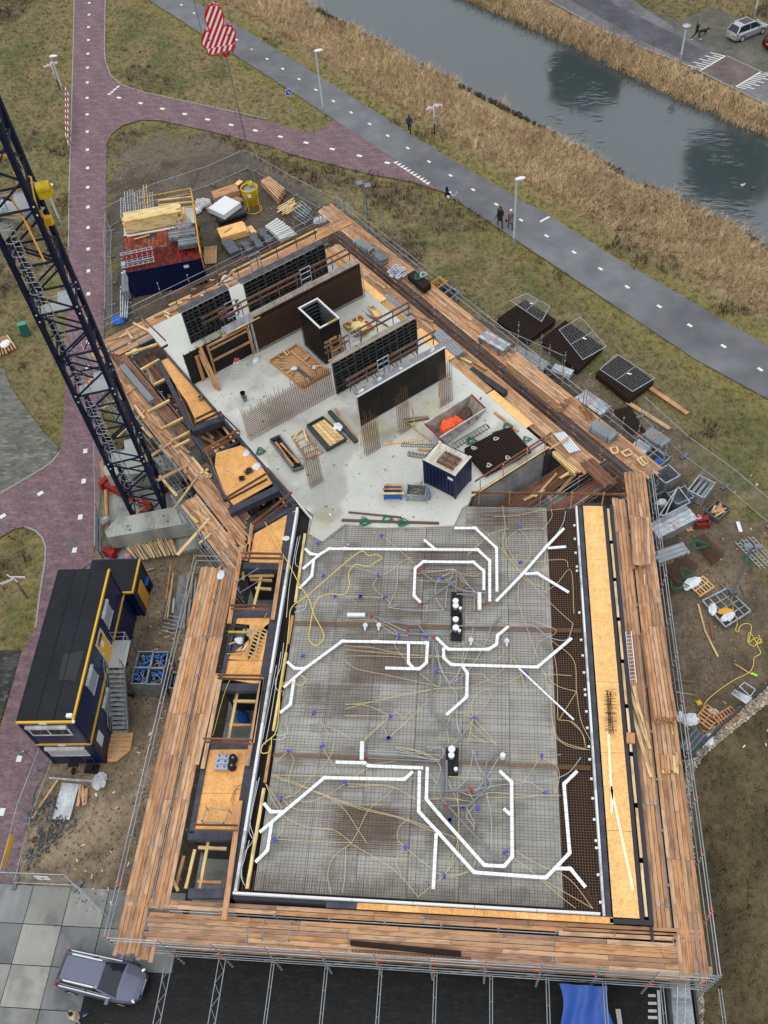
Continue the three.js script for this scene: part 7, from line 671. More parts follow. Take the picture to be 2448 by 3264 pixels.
// ---------- people ----------
function figure(name,label,category,bones,colours,p,ang,H0,res=56,box=1.05){// one smooth skin over tapered bones, coloured by the nearest bone
const mc=new MarchingCubes(res,new THREE.MeshBasicMaterial(),false,false,60000),n=res,f=mc.field;const hs=box,y0=H0 / 2;let idx=0;
const B=bones.map(([a,b,r1,r2,c,k])=>({a:V(a),b:V(b),r1,r2,c,k}));const q=new THREE.Vector3(),d=new THREE.Vector3();const dist=(P,o)=>{d.copy(o.b).sub(o.a);const L2=d.lengthSq()||1e-9;let t=q.copy(P).sub(o.a).dot(d)/ L2;t=Math.max(0,Math.min(1,t));return q.copy(o.a).addScaledVector(d,t).distanceTo(P)-(o.r1 +(o.r2 - o.r1)*t);};
const P=new THREE.Vector3();for(let k=0;k<n;k++)for(let j=0;j<n;j++)for(let i=0;i<n;i++){P.set((i - n / 2)/(n / 2)*hs,(j - n / 2)/(n / 2)*hs + y0,(k - n / 2)/(n / 2)*hs);let m=1e3;for(const o of B){const e=dist(P,o);const h=Math.max(0,.04 - Math.abs(m - e))/ .04;m=Math.min(m,e)- h*h*.01;}f[i + j*n + k*n*n]=-m;}
mc.isolation=0;mc.update();const N=mc.count,pos=new Float32Array(N*3),nor=new Float32Array(N*3),col=new Float32Array(N*3);for(let i=0;i<N;i++){P.set(mc.positionArray[i*3]*hs,mc.positionArray[i*3 + 1]*hs + y0,mc.positionArray[i*3 + 2]*hs);pos.set([P.x,P.y,P.z],i*3);nor.set([mc.normalArray[i*3],mc.normalArray[i*3 + 1],mc.normalArray[i*3 + 2]],i*3);let m=1e3,c=B[0].c;for(const o of B){const e=dist(P,o);if(e<m){m=e;c=o.c;}}col.set(colours[c],i*3);}
const g=new THREE.BufferGeometry();g.setAttribute('position',new THREE.BufferAttribute(pos,3));g.setAttribute('normal',new THREE.BufferAttribute(nor,3));g.setAttribute('color',new THREE.BufferAttribute(col,3));g.computeVertexNormals();const t=T(name,label,category);mesh('body',g,new THREE.MeshStandardMaterial({vertexColors:true,roughness:.85}),t);put(t,[p[0],.02,p[1]],ang);return t;
}
const hand=(s,x,y,z)=>[0,1,2,3].map((i)=>[[x - .02 + i*.018,y - .03,z],[x - .02 + i*.018,y -[.1,.115,.11,.09][i],z + .02],.009,.008,'s']).concat([[[x,y + .02,z],[x,y - .05,z],.03,.032,'s'],[[x - s*.02,y - .01,z + .02],[x - s*.035,y - .06,z + .04],.011,.009,'s']]);
function human(label,p,ang,c,{stride=.3,h=1,skirt=.1,arms=[[.32,.12],[.32,-.12]],lean=0,low=0}={}){const b=[];// faces +z
const L=lean;b.push([[0,.98,0],[0,1.4,L],.15,.175,'c'],[[-.09,1.0,0],[.09,1.0,0],.14,.14,'c'],[[-.15,1.42,L],[.15,1.42,L],.085,.085,'c'],[[0,1.45,L],[0,1.56,L + .02],.06,.055,'s'],[[0,1.63,L + .03],[0,1.69,L + .02],.088,.1,'s'],[[0,1.64,L + .12],[0,1.61,L + .135],.014,.018,'s'],[[-.1,1.65,L + .02],[-.1,1.62,L + .02],.018,.015,'s'],[[.1,1.65,L + .02],[.1,1.62,L + .02],.018,.015,'s'],[[0,1.7,L + .0],[0,1.74,L - .02],.098,.085,'h'],[[0,1.62,L - .05],[0,1.68,L - .05],.07,.085,'h']);
if(skirt)b.push([[0,.95,0],[0,.72,0],.17,.17 + skirt,'c']);
for(const s of[-1,1]){const f=s*stride;b.push([[s*.09,.92,0],[s*.1,.5,f*.55 + .04],.095,.065,'t'],[[s*.1,.5,f*.55 + .04],[s*.1,.1,f -(f<0?.06:0)],.062,.042,'t'],[[s*.1,.06,f - .05],[s*.11,.045,f + .16],.048,.042,'f']);const[ax,az]=arms[s<0?0:1];b.push([[s*.19,1.4,L],[s*.25,1.14,L + az*.4],.062,.052,'c'],[[s*.25,1.14,L + az*.4],[s*ax,.92,L + az + .06],.05,.035,'c'],...hand(s,s*ax,.88,L + az + .07));}
return figure('person',label,'person',b.map(([a,e,...r])=>[a.map((v)=>v*h),e.map((v)=>v*h),...r]),c,p,ang,1.78*h,84,.98);}
const skin=[.45,.28,.2];{const A=[[1.61,-66.91],[2.47,-66.56],[-6.91,-81.61]];const tw=TOW_L,dir=Math.atan2([4.23,-62.36][0]- A[0][0],[4.23,-62.36][1]- A[0][1]);
human('person in a black coat and cap with a backpack, walking on the towpath',A[0],dir - .25,{s:skin,c:[.012,.012,.015],t:[.012,.012,.018],f:[.02,.02,.025],h:[.02,.02,.022]},{stride:.33,skirt:.06,h:1.03});const w=human('person in a brown coat and white hat walking beside the lamp post',A[1],dir - .25,{s:skin,c:[.17,.12,.11],t:[.012,.012,.014],f:[.02,.02,.02],h:[.75,.75,.75]},{stride:.26,skirt:.1,h:.98});
one((b)=>b.at(new THREE.SphereGeometry(1,12,10),[0,1.78*.98,.0],0,0,0,[.12,.11,.12])).build('white_hat',M.white,w);one((b)=>b.box(.3,.22,.12,-.3,.85,.08)).build('handbag',M.rubber,w);const pm=scene.children.filter((o)=>o.name==='person')[0];one((b)=>{b.box(.32,.45,.17,0,1.28,-.26);b.rod([-.2,1.0,-.25],[-.35,.55,-.3],.025,6);}).build('backpack',M.rubber,pm);one((b)=>b.at(new THREE.SphereGeometry(1,12,8),[0,1.8,0],0,0,0,[.115,.07,.125]).box(.16,.02,.12,0,1.78,.15)).build('cap',M.rubber,pm);
human('jogger in a dark blue jacket and white shoes at the towpath edge',A[2],dir + 2.6,{s:skin,c:[.015,.025,.075],t:[.012,.013,.02],f:[.7,.7,.68],h:[.06,.03,.02]},{stride:.28,skirt:0,h:1.03,lean:.08,arms:[[.26,.2],[.26,.1]]});
const D=[21.72,-97.73];human('person in black walking a dog across the car park road',D,1.35,{s:skin,c:[.01,.01,.012],t:[.01,.01,.014],f:[.75,.7,.7],h:[.05,.03,.02]},{stride:.42,skirt:0,h:1.02});
const d=[22.53,-98.61];figure('dog','black dog trotting beside the person in black','dog',[[[-.28,.48,0],[.28,.5,0],.12,.16,'k'],[[.28,.52,0],[.48,.66,0],.1,.075,'k'],[[.48,.68,0],[.56,.67,0],.085,.075,'k'],[[.58,.65,0],[.7,.61,0],.05,.04,'k'],[[.47,.74,.06],[.45,.66,.09],.025,.02,'k'],[[.47,.74,-.06],[.45,.66,-.09],.025,.02,'k'],[[-.36,.52,0],[-.58,.58,.02],.035,.015,'k'],...[[-1,.06],[1,-.08]].flatMap(([s,o])=>[[[-.27,.44,s*.08],[-.22 + o,.3,s*.09],.09,.05,'k'],[[-.22 + o,.3,s*.09],[-.34 + o,.18,s*.09],.045,.032,'k'],[[-.34 + o,.18,s*.09],[-.32 + o,.03,s*.09],.03,.03,'k'],[[.28,.42,s*.08],[.28 - o,.22,s*.08],.065,.036,'k'],[[.28 - o,.22,s*.08],[.29 - o,.03,s*.08],.032,.032,'k']])],{k:[.012,.011,.011]},d,.1,.8,56,.75);
const ld=T('dog_lead','thin lead between the person in black and the dog','lead');one((b)=>b.tube([[D[0]+ .35,.95,D[1]],[(D[0]+ d[0])/ 2 + .2,.7,(D[1]+ d[1])/ 2],[d[0]+ .4,.62,d[1]]],.01,4)).build('lead_cord',M.rubber,ld);
const m=[-18.25,-5.81];human('person in a cream jacket and blue jeans near the grey car',m,-.9,{s:skin,c:[.55,.46,.3],t:[.03,.06,.2],f:[.3,.28,.26],h:[.02,.014,.012]},{stride:.25,skirt:0,h:1.0,lean:.05,arms:[[.3,.2],[.3,-.1]]});}
// ---------- stacks and bundles ----------
const lp=(a,b,k)=>[a[0]+(b[0]- a[0])*k,a[1]+(b[1]- a[1])*k];
function stack(name,label,cat,q,y0,rows,layers,th,mats,{gap=.012,jit=.04,part='board',bear=true}={}){// q: four corners, boards run from q0-q1 to q3-q2
const t=T(name,label,cat);for(let l=0;l<layers;l++)for(let r=0;r<rows;r++){const k0=(r + .5)/ rows,a=lp(q[0],q[1],k0),c=lp(q[3],q[2],k0),W0=Math.hypot(q[1][0]- q[0][0],q[1][1]- q[0][1])/ rows,y=y0 +(l + .5)*th +(bear?.06:0),e=rr(-jit,jit);one((b)=>b.bar(V(lp(a,c,e*.5 - .005),y),V(lp(a,c,1 + e),y),W0 - gap - .008,th - .012)).build(part,mats[Math.floor(rnd()*mats.length)],t);}if(bear)for(const k of[.15,.85])one((b)=>b.bar(V(lp(q[0],q[3],k),y0 + .03),V(lp(q[1],q[2],k),y0 + .03),.08,.06)).build('bearer',M.oldwood[1],t);return t;}
const pink=mt([.75,.25,.25],.6);
function tubes(label,l,w,h,y,{mat=M.galv,r=.03,tape=true,name='tube_bundle',flat=false}={}){const t=T(name,label,'tubes'),a=V(l[0],0),c=V(l[1],0),d=c.clone().sub(a).normalize(),s=new THREE.Vector3().crossVectors(d,UP),st=flat?.3:r*2.1;let n=0;for(let yy=r;yy<h;yy +=flat?.07:st)for(let o=-w / 2 + st / 2;o<w / 2;o +=st){const p=a.clone().addScaledVector(s,o).addScaledVector(d,rr(-.06,.06)).setY(y + yy + .06),q=c.clone().addScaledVector(s,o).addScaledVector(d,rr(-.06,.06)).setY(y + yy + .06);one((b)=>flat?b.bar(p,q,.28,.055):b.rod(p,q,r,6)).build(flat?'steel_board':'tube',n++ % 4?mat:M.steel,t);}
for(const k of[.12,.88]){const m=a.clone().lerp(c,k);one((b)=>{b.bar(m.clone().addScaledVector(s,-w / 2).setY(y + .03),m.clone().addScaledVector(s,w / 2).setY(y + .03),.08,.06);for(const o of[-1,1])b.bar(m.clone().addScaledVector(s,o*(w / 2 + .03)).setY(y),m.clone().addScaledVector(s,o*(w / 2 + .03)).setY(y + h + .2),.05,.05);}).build('rack_post',M.steelDark,t);}
if(tape){const m=a.clone().lerp(c,.4);one((b)=>{for(let k=0;k<7;k++){const c2=m.clone().addScaledVector(s,(k / 6 - .5)*w*.9).addScaledVector(d,rr(-.25,.25)).setY(y + h + .075);b.box(rr(.08,.2),.01,rr(.04,.1),c2.x,c2.y + .002*k,c2.z,rnd()*3);}}).build('pink_marks',pink,t,'stuff');}return t;}
// ---------- rear yard ----------
{
const e=[.9605,-.2785],g=[-.2785,-.9605],P0=[-28.35,-58.0],at=(u,v)=>[P0[0]+ e[0]*u + g[0]*v,P0[1]+ e[1]*u + g[1]*v],ang=Math.atan2(.2785,.9605);
['front navy container in the rear yard with an orange rusted roof','second navy container in the rear yard with a dark rusted roof','rearmost container in the rear yard with a white ribbed roof'].forEach((l,i)=>{const t=T('shipping_container',l,'container');ribbedContainer(t,at(3.03,2.46*i + 1.22),ang,6.06,2.43,2.6,0,M.navy,[M.orangeDirty,M.rust,mt([.6,.6,.58],.6)][i],18,12);if(i===0)one((b)=>b.box(.4,.26,.02,1.75,2.1,1.225),new THREE.Matrix4().makeRotationY(ang).setPosition(...((c)=>[c[0],0,c[1]])(at(3.03,1.22)))).build('white_notice',M.white,t);});
const yr=T('yellow_guard_rail','yellow steel rail along the right end of the rear containers','rail');for(const h of[2.75,3.2])one((b)=>b.bar(V(at(6.15,-.1),h),V(at(6.15,9.2),h),.06,.08)).build('rail_bar',M.yellowD,yr);for(let i=0;i<7;i++)one((b)=>b.bar(V(at(6.15,i*1.5),1.6),V(at(6.15,i*1.5),3.25),.06,.06)).build('rail_post',M.yellowD,yr);one((b)=>b.bar(V(at(6.15,9.2),3.2),V(at(1.5,9.2),3.2),.06,.06).bar(V(at(6.15,9.2),2.7),V(at(1.5,9.2),2.7),.06,.06)).build('rail_bar',M.yellowD,yr);
stack('timber_stack','large stack of fresh yellow timber beams on the rear container','timber stack',[at(.35,5),at(.35,6.3),at(5.0,6.3),at(5.0,5)],2.66,5,6,.2,[M.lvl,mt([.98,.78,.42],.6,0,{map:grain})]);stack('timber_stack','shorter row of yellow beams at the end of the large yellow stack','timber stack',[at(5.02,5.1),at(5.02,6.2),at(5.4,6.2),at(5.4,5.1)],2.66,5,4,.2,[M.lvl]);
for(let i=0;i<3;i++)board(['near','middle','far'][i]+ ' pine beam lying across the far end of the rear container',at(3.2,7.2 + i*.7),at(6.5 - .2*i,6.8 + i*.8),3,2.9,.12,.1,M.pine[i],'pine_beam','beam');board('long pale pipe lying before the yellow timber stack',at(.3,4.75),at(4.6,4.7),2.68,2.68,.1,.1,M.white,'pale_pipe','pipe');board('short plank lying on the rusted container roof',at(.9,4.2),at(2.2,4.4),2.66,2.66,.12,.05,M.pine[1]);
for(let i=0;i<7;i++){const t=T('lattice_girder',['first','second','third','fourth','fifth','sixth','seventh'][i]+ ' from the left of the lattice frames leaning behind the yellow timber','frame'),a=at(.05 + i*.42,7.3 + rr(-.2,.2)),c=at(.2 + i*.42,9.7 +(i % 3)*.5),m=i===5?M.pine[0]:M.galv;for(const o of[-.13,.13])one((b)=>b.bar([a[0]+ o,2.8,a[1]],[c[0]+ o,3.2 + .2*(i % 2),c[1]],.05,.05)).build('frame_rail',m,t);for(let k=.05;k<1;k +=.11)one((b)=>b.bar([a[0]- .13 +(c[0]- a[0])*k,2.8 + .5*k,a[1]+(c[1]- a[1])*k],[a[0]+ .13 +(c[0]- a[0])*k,2.8 + .5*k,a[1]+(c[1]- a[1])*k],.03,.03)).build('frame_rung',m,t);}
tubes('upper bundle of grey plastic pipes on the rusted container roof',[at(4.4,4.4),at(5.8,4.3)],.8,.35,2.66,{mat:M.pipe,r:.05});tubes('middle bundle of grey ribbed pipes on the rusted container roof',[at(3.8,3.2),at(6,3.1)],1.2,.45,2.66,{mat:M.steelDark,r:.05});tubes('lowest bundle of dark tubes hanging over the orange container roof',[at(4.5,1.9),at(6.1,1.8)],1.1,.4,2.66,{mat:M.steelDark,r:.05,tape:false});
for(let i=0;i<4;i++){const t=T('roof_ladder',['nearest','second','third','farthest'][i]+ ' of the steel frames lying on the orange container roof','frame'),v=.45 + i*.42;for(const o of[0,.3])one((b)=>b.bar(V(at(-.3,v + o),2.75 + i*.1),V(at(2.4,v + o + .1),2.75 + i*.1),.06,.06)).build('frame_rail',i===2?M.redFrame:M.galv,t);for(let k=0;k<7;k++)one((b)=>b.bar(V(at(-.2 + k*.42,v),2.75 + i*.1),V(at(-.2 + k*.42,v + .32),2.75 + i*.1),.05,.05)).build('frame_rung',M.galv,t);}
tubes('tangle of galvanised tubes at the left end of the front container',[at(-.55,-.2),at(-.5,2.2)],.6,.9,.1,{r:.035,tape:false});for(const[u,v,h,l]of[[-.6,4.2,1,'upper'],[-.65,2.9,.9,'lower']])bag(l + ' white bag beside the left end of the rear containers',at(u,v),.4,[.3,.35,.35],M.plastic);
[[0,2.6],[.16,2.9],[.34,2.7],[.5,2.2]].forEach(([o,h],i)=>{const p=[-29.22,-55.2];board(['first','second','third','fourth'][i]+ ' from the left of the long grey tubes leaning in the rear left corner',[p[0]+ o + .6,p[1]+ .3],[p[0]+ o - .6 + i*.15,p[1]- 4 + i*.4],.6,.25,.1,.1,M.galv,'long_tube','tube');});bag('blue tarpaulin crumpled below the long grey tubes',[-28.97,-55.24],.1,[.7,.3,.6],M.tarp,'blue_tarpaulin','tarpaulin');
bag('large white rubble bag in the rear yard beside the yellow rail',[-25,-70.4],.3,[.8,.6,.65],M.bag,'big_bag','bag');bag('smaller white bag leaning on the large one in the rear yard',[-25.33,-69.62],.2,[.5,.4,.4],M.plastic,'big_bag','bag');
stack('timber_stack','reddish timber stack behind the wrapped silver pack','timber stack',[[-24.28,-71.68],[-23.87,-70.62],[-21.76,-71.7],[-22.24,-72.89]],.15,5,5,.12,[M.plank[0],M.plank[6],M.plank[4]]);stack('timber_stack','lower rough timber stack left of the wrapped silver pack','timber stack',[[-24.5,-69.76],[-24,-68.96],[-21.35,-70.8],[-21.89,-71.51]],.05,5,3,.1,[M.plank[3],M.plank[5]]);stack('wrapped_pack','silver foil wrapped pack lying on dark panels in the rear yard','pack',[[-23.59,-68.72],[-22.6,-67.04],[-21.4,-69.1],[-22.41,-70.15]],.75,1,1,.5,[M.plastic],{part:'wrapped_block'});stack('panel_stack','stack of black panels under the silver pack','panel stack',[[-23.38,-68.1],[-22.62,-67.31],[-20.54,-68.23],[-21.14,-69.82]],.1,1,5,.12,[M.form,M.rib],{part:'panel'});
stack('osb_pack','pale board pack with a loose lath on top in the rear yard','board pack',[[-22.76,-66.34],[-22.19,-64.94],[-20.13,-65.95],[-20.6,-67.36]],.05,1,6,.1,[M.osb],{part:'sheet'});bl('loose brown lath on the pale board pack',[[-22.03,-65.66],[-21.48,-66.29]],.75,.1,.05,M.plank[3]);stack('osb_sheet','pale board lying right of the pale board pack','board',[[-20.43,-67.23],[-19.85,-66.14],[-19.49,-66.45],[-19.99,-67.43]],.02,1,1,.06,[M.osb],{part:'sheet'});stack('osb_sheet','pale board leaning behind the concrete bucket','board',[[-22.95,-72.73],[-22.6,-72.37],[-21.69,-73.64],[-22.34,-74.14]],.3,1,1,.05,[M.osb],{part:'sheet'});stack('ply_sheet','brown plywood sheet lying near the yellow rail','board',[[-23.9,-64.45],[-23.15,-62.13],[-22.07,-62.25],[-22.81,-64.67]],.03,1,1,.06,[M.ply],{part:'sheet'});
[[[[-22.17,-64.51],[-21.05,-62.88],[-20.29,-63.43],[-21.43,-65.06]],'left'],[[[-20,-65.65],[-18.81,-63.64],[-18.34,-63.94],[-19.43,-65.85]],'middle'],[[[-19.3,-66.17],[-18.07,-64.35],[-17.52,-64.64],[-18.84,-66.37]],'right'],[[[-20.37,-64.3],[-19.59,-63.15],[-19.24,-63.45],[-19.97,-64.71]],'small']].forEach(([q,l])=>stack('form_panel_stack',l + ' stack of grey formwork panels in the rear yard','panel stack',q,.05,2,4,.12,[mt([.1,.11,.13],.5)],{part:'panel',gap:.03}));
stack('ribbed_panel_stack','stack of white ribbed panels in the rear yard near the deck','panel stack',[[-18.67,-66.83],[-17.05,-64.87],[-15.65,-65.5],[-17.77,-68.04]],.1,9,3,.12,[mt([.58,.6,.56],.6)],{part:'panel',gap:.06});stack('timber_stack','timber stack right of the concrete bucket','timber stack',[[-20.02,-73.25],[-19.35,-73.94],[-17.66,-72.1],[-18.07,-70.39]],.05,6,6,.11,[M.plank[0],M.plank[2],M.plank[8]]);stack('timber_scraps','scattered yellow timber offcuts behind the steel frames','timber',[[-18.23,-69.9],[-17.11,-68.74],[-16.12,-69.94],[-17.15,-71]],.02,6,2,.08,M.pine,{jit:.35,gap:.1});
for(let i=0;i<5;i++){const t=T('steel_rack',['first','second','third','fourth','fifth'][i]+ ' of the steel frames leaning together near the rear deck corner','frame'),q=[[-16.43,-68.58],[-15.23,-67.34],[-14.58,-68.63],[-15.65,-70.12]];const a=lp(q[0],q[3],i / 5),c=lp(q[1],q[2],i / 5);for(const y of[.15,.9])one((b)=>b.bar(V(a,y),V(c,y),.05,.05)).build('frame_bar',M.galv,t);for(const k of[0,.33,.66,1])one((b)=>b.bar(V(lp(a,c,k),.05),V(lp(a,c,k),.95),.05,.05)).build('frame_post',M.galv,t);}
for(const[i,q]of[[-22.67,-53.94],[-21.86,-54.28],[-20.94,-54.44],[-20.03,-55.85],[-20.64,-55.33],[-21.14,-53.65],[-22.61,-52.55],[-22.54,-53.06],[-23.41,-51.71]].entries())board('short timber offcut number-less scrap'.slice(0,20)+ ' lying on the rear deck, ' +['west','near the west end','left of the hose coil','by the hose coil','behind the hose coil','before the hose coil','in the pine heap','on top of the pine heap','nearest the corner'][i],q,[q[0]+ rr(.3,.8),q[1]+ rr(-.6,.4)],3.9,3.92,.14,.1,i>4?M.pine[i % 3]:M.plank[i % 6],'timber_offcut','timber');
rope('coil of white hose lying on the rear deck',[-19.39,-55.52],.55,3.86,M.hoseWhite,26,'hose_coil');rope('smaller white hose loop left of the white hose coil',[-19.84,-54.72],.35,3.86,M.hoseWhite,12,'hose_coil');bag('white sack pile at the rear deck corner',[-12.87,-62.58],3.9,[.6,.35,.4],M.bag,'white_sack','sack');
}
// boards left lying about on the rear and crane side decks
{
const lay=(where,n,f,y)=>{for(let i=0;i<n;i++){const p=f(i),a=rr(-.35,.35)+(rnd()<.3?1.4:0),l=rr(.8,3.2),o=board('',W(p[0],p[1]),W(p[0]+ Math.cos(a + p[2])*l,p[1]+ Math.sin(a + p[2])*l),y + .03 + .012*i,y + .04 + .012*i,rr(.1,.22),rr(.04,.08),rnd()<.35?pick(M.pine):pick(M.plank),'loose_board','board','boards left on the ' + where);o.userData.label=`${['first', 'second', 'third', 'fourth', 'fifth', 'sixth', 'seventh', 'eighth', 'ninth', 'tenth', 'eleventh', 'twelfth', 'thirteenth', 'fourteenth'][i]} from the ${/side/.test(where) ? 'far end' : 'left'} of the boards left lying on the ${where}`;}};
lay('rear deck',14,(i)=>[-2.6 + i*.75,-22.2 + rr(-.4,.5),0],DK);lay('crane side deck',12,(i)=>[-3.6 + rr(-.4,.4),-20 + i*1.25,Math.PI / 2],DK);lay('lower crane side platform',14,(i)=>[-1.6 + rr(-.6,.6),-19 + i*.8,Math.PI / 2],2.62);lay('near crane side deck',9,(i)=>[-5 + rr(-.5,1.3),-4.5 + i*.55,Math.PI / 2],DK + .04);lay('inner canal side platform',9,(i)=>[15.7 + rr(-.2,.8),-17 + i*2.3,Math.PI / 2],3.52);lay('lower platform in the wedge',9,(i)=>[9 + i*.7,7.2 + rr(0,1.2),.1],2.24);
const chips=(name,label,n,f,y,sc,cols)=>{const g=new THREE.BoxGeometry(.22,.03,.07),im=new THREE.InstancedMesh(g,mt([1,1,1],.8),n),m=new THREE.Matrix4(),q=new THREE.Quaternion(),c=new THREE.Color();for(let k=0;k<n;k++){const p=f(),s=rr(sc[0],sc[1]);m.compose(V(p,y),q.setFromEuler(new THREE.Euler(0,rnd()*6,0)),V(s,s,s*rr(.5,1.5)));im.setMatrixAt(k,m);im.setColorAt(k,c.setRGB(...pick(cols)));}im.name=name;im.castShadow=im.receiveShadow=true;im.userData={label,category:'litter',kind:'stuff'};scene.add(im);};
const cc=[[.5,.36,.2],[.6,.45,.25],[.3,.18,.1],[.7,.7,.66],[.12,.1,.09]];chips('wood_chips','small wood chips and scraps strewn over the concrete floor',260,()=>W(rr(.3,14.3),rr(-13,5.5)),4.22,[.25,1],cc);chips('site_litter','small scraps strewn over the bare ground of the yards',420,()=>pick([[rr(11,22),rr(-40,-20)],[rr(-21,-17),rr(-29,-11)],[rr(-30,-12),rr(-68,-58)]]),.03,[.25,1.1],cc);
}
// ---------- goods on the canal side decks ----------
tubes('grey tube rack at the far end of the canal side deck',[[-9.69,-59.7],[-8.34,-58.44]],.6,.3,DK,{mat:M.steel,tape:false});stack('wrapped_stack','dark foil wrapped stack on the canal side deck','pack',[[-8.35,-57.89],[-7.57,-56.77],[-6.98,-57.21],[-7.74,-58.24]],DK,1,3,.15,[M.pipe,M.steelDark],{part:'wrapped_layer'});
for(let i=0;i<8;i++){const q=[[-6.74,-56.03],[-6.44,-56.39],[-6.17,-55.75],[-5.85,-56.02],[-6.56,-55.58],[-6.08,-55.22],[-5.71,-55.57],[-6.31,-56.11]][i];const o=T('white_sack',['first','second','third','fourth','fifth','sixth','seventh','eighth'][i]+ ' from the left of the white and blue sacks on the canal side deck','sack');one((b)=>b.box(.5,.13,.32,q[0],DK + .14 +(i % 2)*.13,q[1],.85)).build('sack_body',M.bag,o);one((b)=>b.box(.3,.012,.08,q[0],DK + .21 +(i % 2)*.13,q[1],.85)).build('blue_print',M.bluePl,o);}
{const q=[[-5.4,-55.12],[-4.13,-53.46],[-3.62,-54.05],[-4.91,-55.55]];matStack('dark rebar mats standing on edge with green slings on the canal side deck',q,DK + .1,14,12,M.rebarDark,.03,6);rope('green slings round the standing rebar mats',[-4.52,-54.67],.5,DK + .7,M.green,14);rope('pale straps on the standing rebar mats',[-4.19,-54.84],.4,DK + .72,M.whiteDirty,9,'lifting_strap');}
bin('yellow-topped steel crate on the ground below the canal side deck',[-3.34,-58.49],0,.8,1.2,.8,.7,M.yellowD);bin('blue-grey steel crate next to the yellow-topped one',[-2.95,-57.56],0,.8,1.2,.8,.7,M.steelDark);bin('grey steel crate nearest the fence below the canal side deck',[-2.29,-57.19],0,.8,1.2,.8,.7,M.steel);
tubes('far bundle of galvanised tubes on the inner platform',[[-7.15,-53.24],[-5.19,-51.29]],.85,.3,3.5,{tape:false});tubes('near bundle of galvanised tubes on the inner platform',[[-3.04,-49.24],[-1.36,-46.94]],.9,.45,3.5,{});tubes('bundle of steel boards with pink tape on the canal side deck',[[.17,-48.68],[1.82,-47.26]],1,.42,DK,{flat:true});tubes('loose long tubes on the ground outside the canal side deck',[[2.55,-51.31],[4.91,-49.41]],1,.35,0,{tape:false});tubes('small bundle of steel boards on the ground outside the deck',[[5.38,-49.2],[6.63,-48.52]],.9,.5,0,{flat:true});tubes('bundle of steel boards with a pink cross outside the deck',[[7.23,-46.66],[8.85,-44.99]],1.1,.4,0,{flat:true});tubes('bundle of grey tubes at the near end of the canal side deck',[[7.23,-40.36],[8.5,-39.19]],.8,.45,DK,{mat:M.steel,r:.04,tape:false});
stack('plank_stack','big stack of scaffold planks on the canal side deck','plank stack',[[1.86,-45.44],[2.57,-46.1],[5.91,-42.36],[5.17,-41.54]],DK,5,8,.1,[M.plank[0],M.plank[2],M.plank[4],M.plank[8],M.plank[8]],{jit:.02});
{const l=[[6.32,-42.21],[7.34,-41.04]];for(let i=0;i<6;i++)board(['first','second','third','fourth','fifth','sixth'][i]+ ' of the thin brown laths scattered past the big plank stack',[l[0][0]+ rr(-.2,.8),l[0][1]+ rr(-.3,.3)],[l[1][0]+ rr(-.5,.3),l[1][1]+ rr(-.3,.5)],3.85,3.86 + i*.01,.04,.03,M.rebarTan,'thin_lath','lath');}
for(const[q,l]of[[[[8.22,-38.52],[8.62,-38.65],[8.68,-38.19],[8.33,-38.1]],'first'],[[[8.88,-38.19],[9.34,-38.46],[9.55,-38.07],[9.09,-37.87]],'second'],[[[9.8,-37.61],[10.16,-37.88],[10.45,-37.36],[10.09,-37.1]],'third']]){const t=T('pine_trestle',l + ' of the three small pine frames at the near end of the canal side deck','frame');for(let i=0;i<4;i++)one((b)=>b.bar(V(q[i],DK + .06 + .05*(i % 2)),V(q[(i + 1)% 4],DK + .06 + .05*(i % 2)),.09,.07)).build('frame_bar',M.pine[2],t);if(l==='third')one((b)=>b.bar(V(lp(q[0],q[1],.5),DK + .1),V(lp(q[3],q[2],.5),DK + .1),.09,.07)).build('frame_bar',M.pine[2],t);}
{const t=T('gutter_stack','shiny galvanised gutters lying across the inner platform','gutters'),q=[[4.79,-39.89],[5.68,-38.28],[6.39,-38.57],[5.47,-40.07]];for(let i=0;i<5;i++){const a=lp(q[0],q[3],(i + .5)/ 5),c=lp(q[1],q[2],(i + .5)/ 5);one((b)=>b.bar(V(a,3.66),V(c,3.66),.09,.1).bar(V([a[0]+ .08,a[1]],3.62),V([c[0]+ .08,c[1]],3.62),.1,.03)).build('gutter',M.alu,t);}bl('long pine batten lying over the galvanised gutters',[[4.39,-38.37],[5.72,-39.44]],3.85,.1,.08,M.pine[1]);}
stack('plank_stack','loose stack of old brown planks at the corner of the inner platform','plank stack',[[6.39,-37.34],[7.11,-37.88],[8.31,-36.09],[7.71,-35.57]],3.5,7,4,.055,M.oldwood.concat([M.plank[3]]),{jit:.12});stack('lvl_pack','yellow beams lying beside the corner of the concrete','beams',[[4.6,-38.19],[4.81,-38.41],[6.24,-36.8],[5.86,-36.53]],3.5,3,2,.14,[M.lvl],{jit:.1});bl('short yellow beam crossing the lower end of the yellow beams',[[5.11,-36.43],[5.78,-36.96]],3.45,.14,.12,M.lvl);
bl('long reddish plank on the grass beyond the rebar piles',[[11.97,-47.8],[14.47,-45.08]],.08,.35,.06,M.plank[0]);bl('long plank lying along the foot of the right fence',[[10.42,-46.14],[13.07,-43.64]],.1,.3,.06,M.plank[2]);
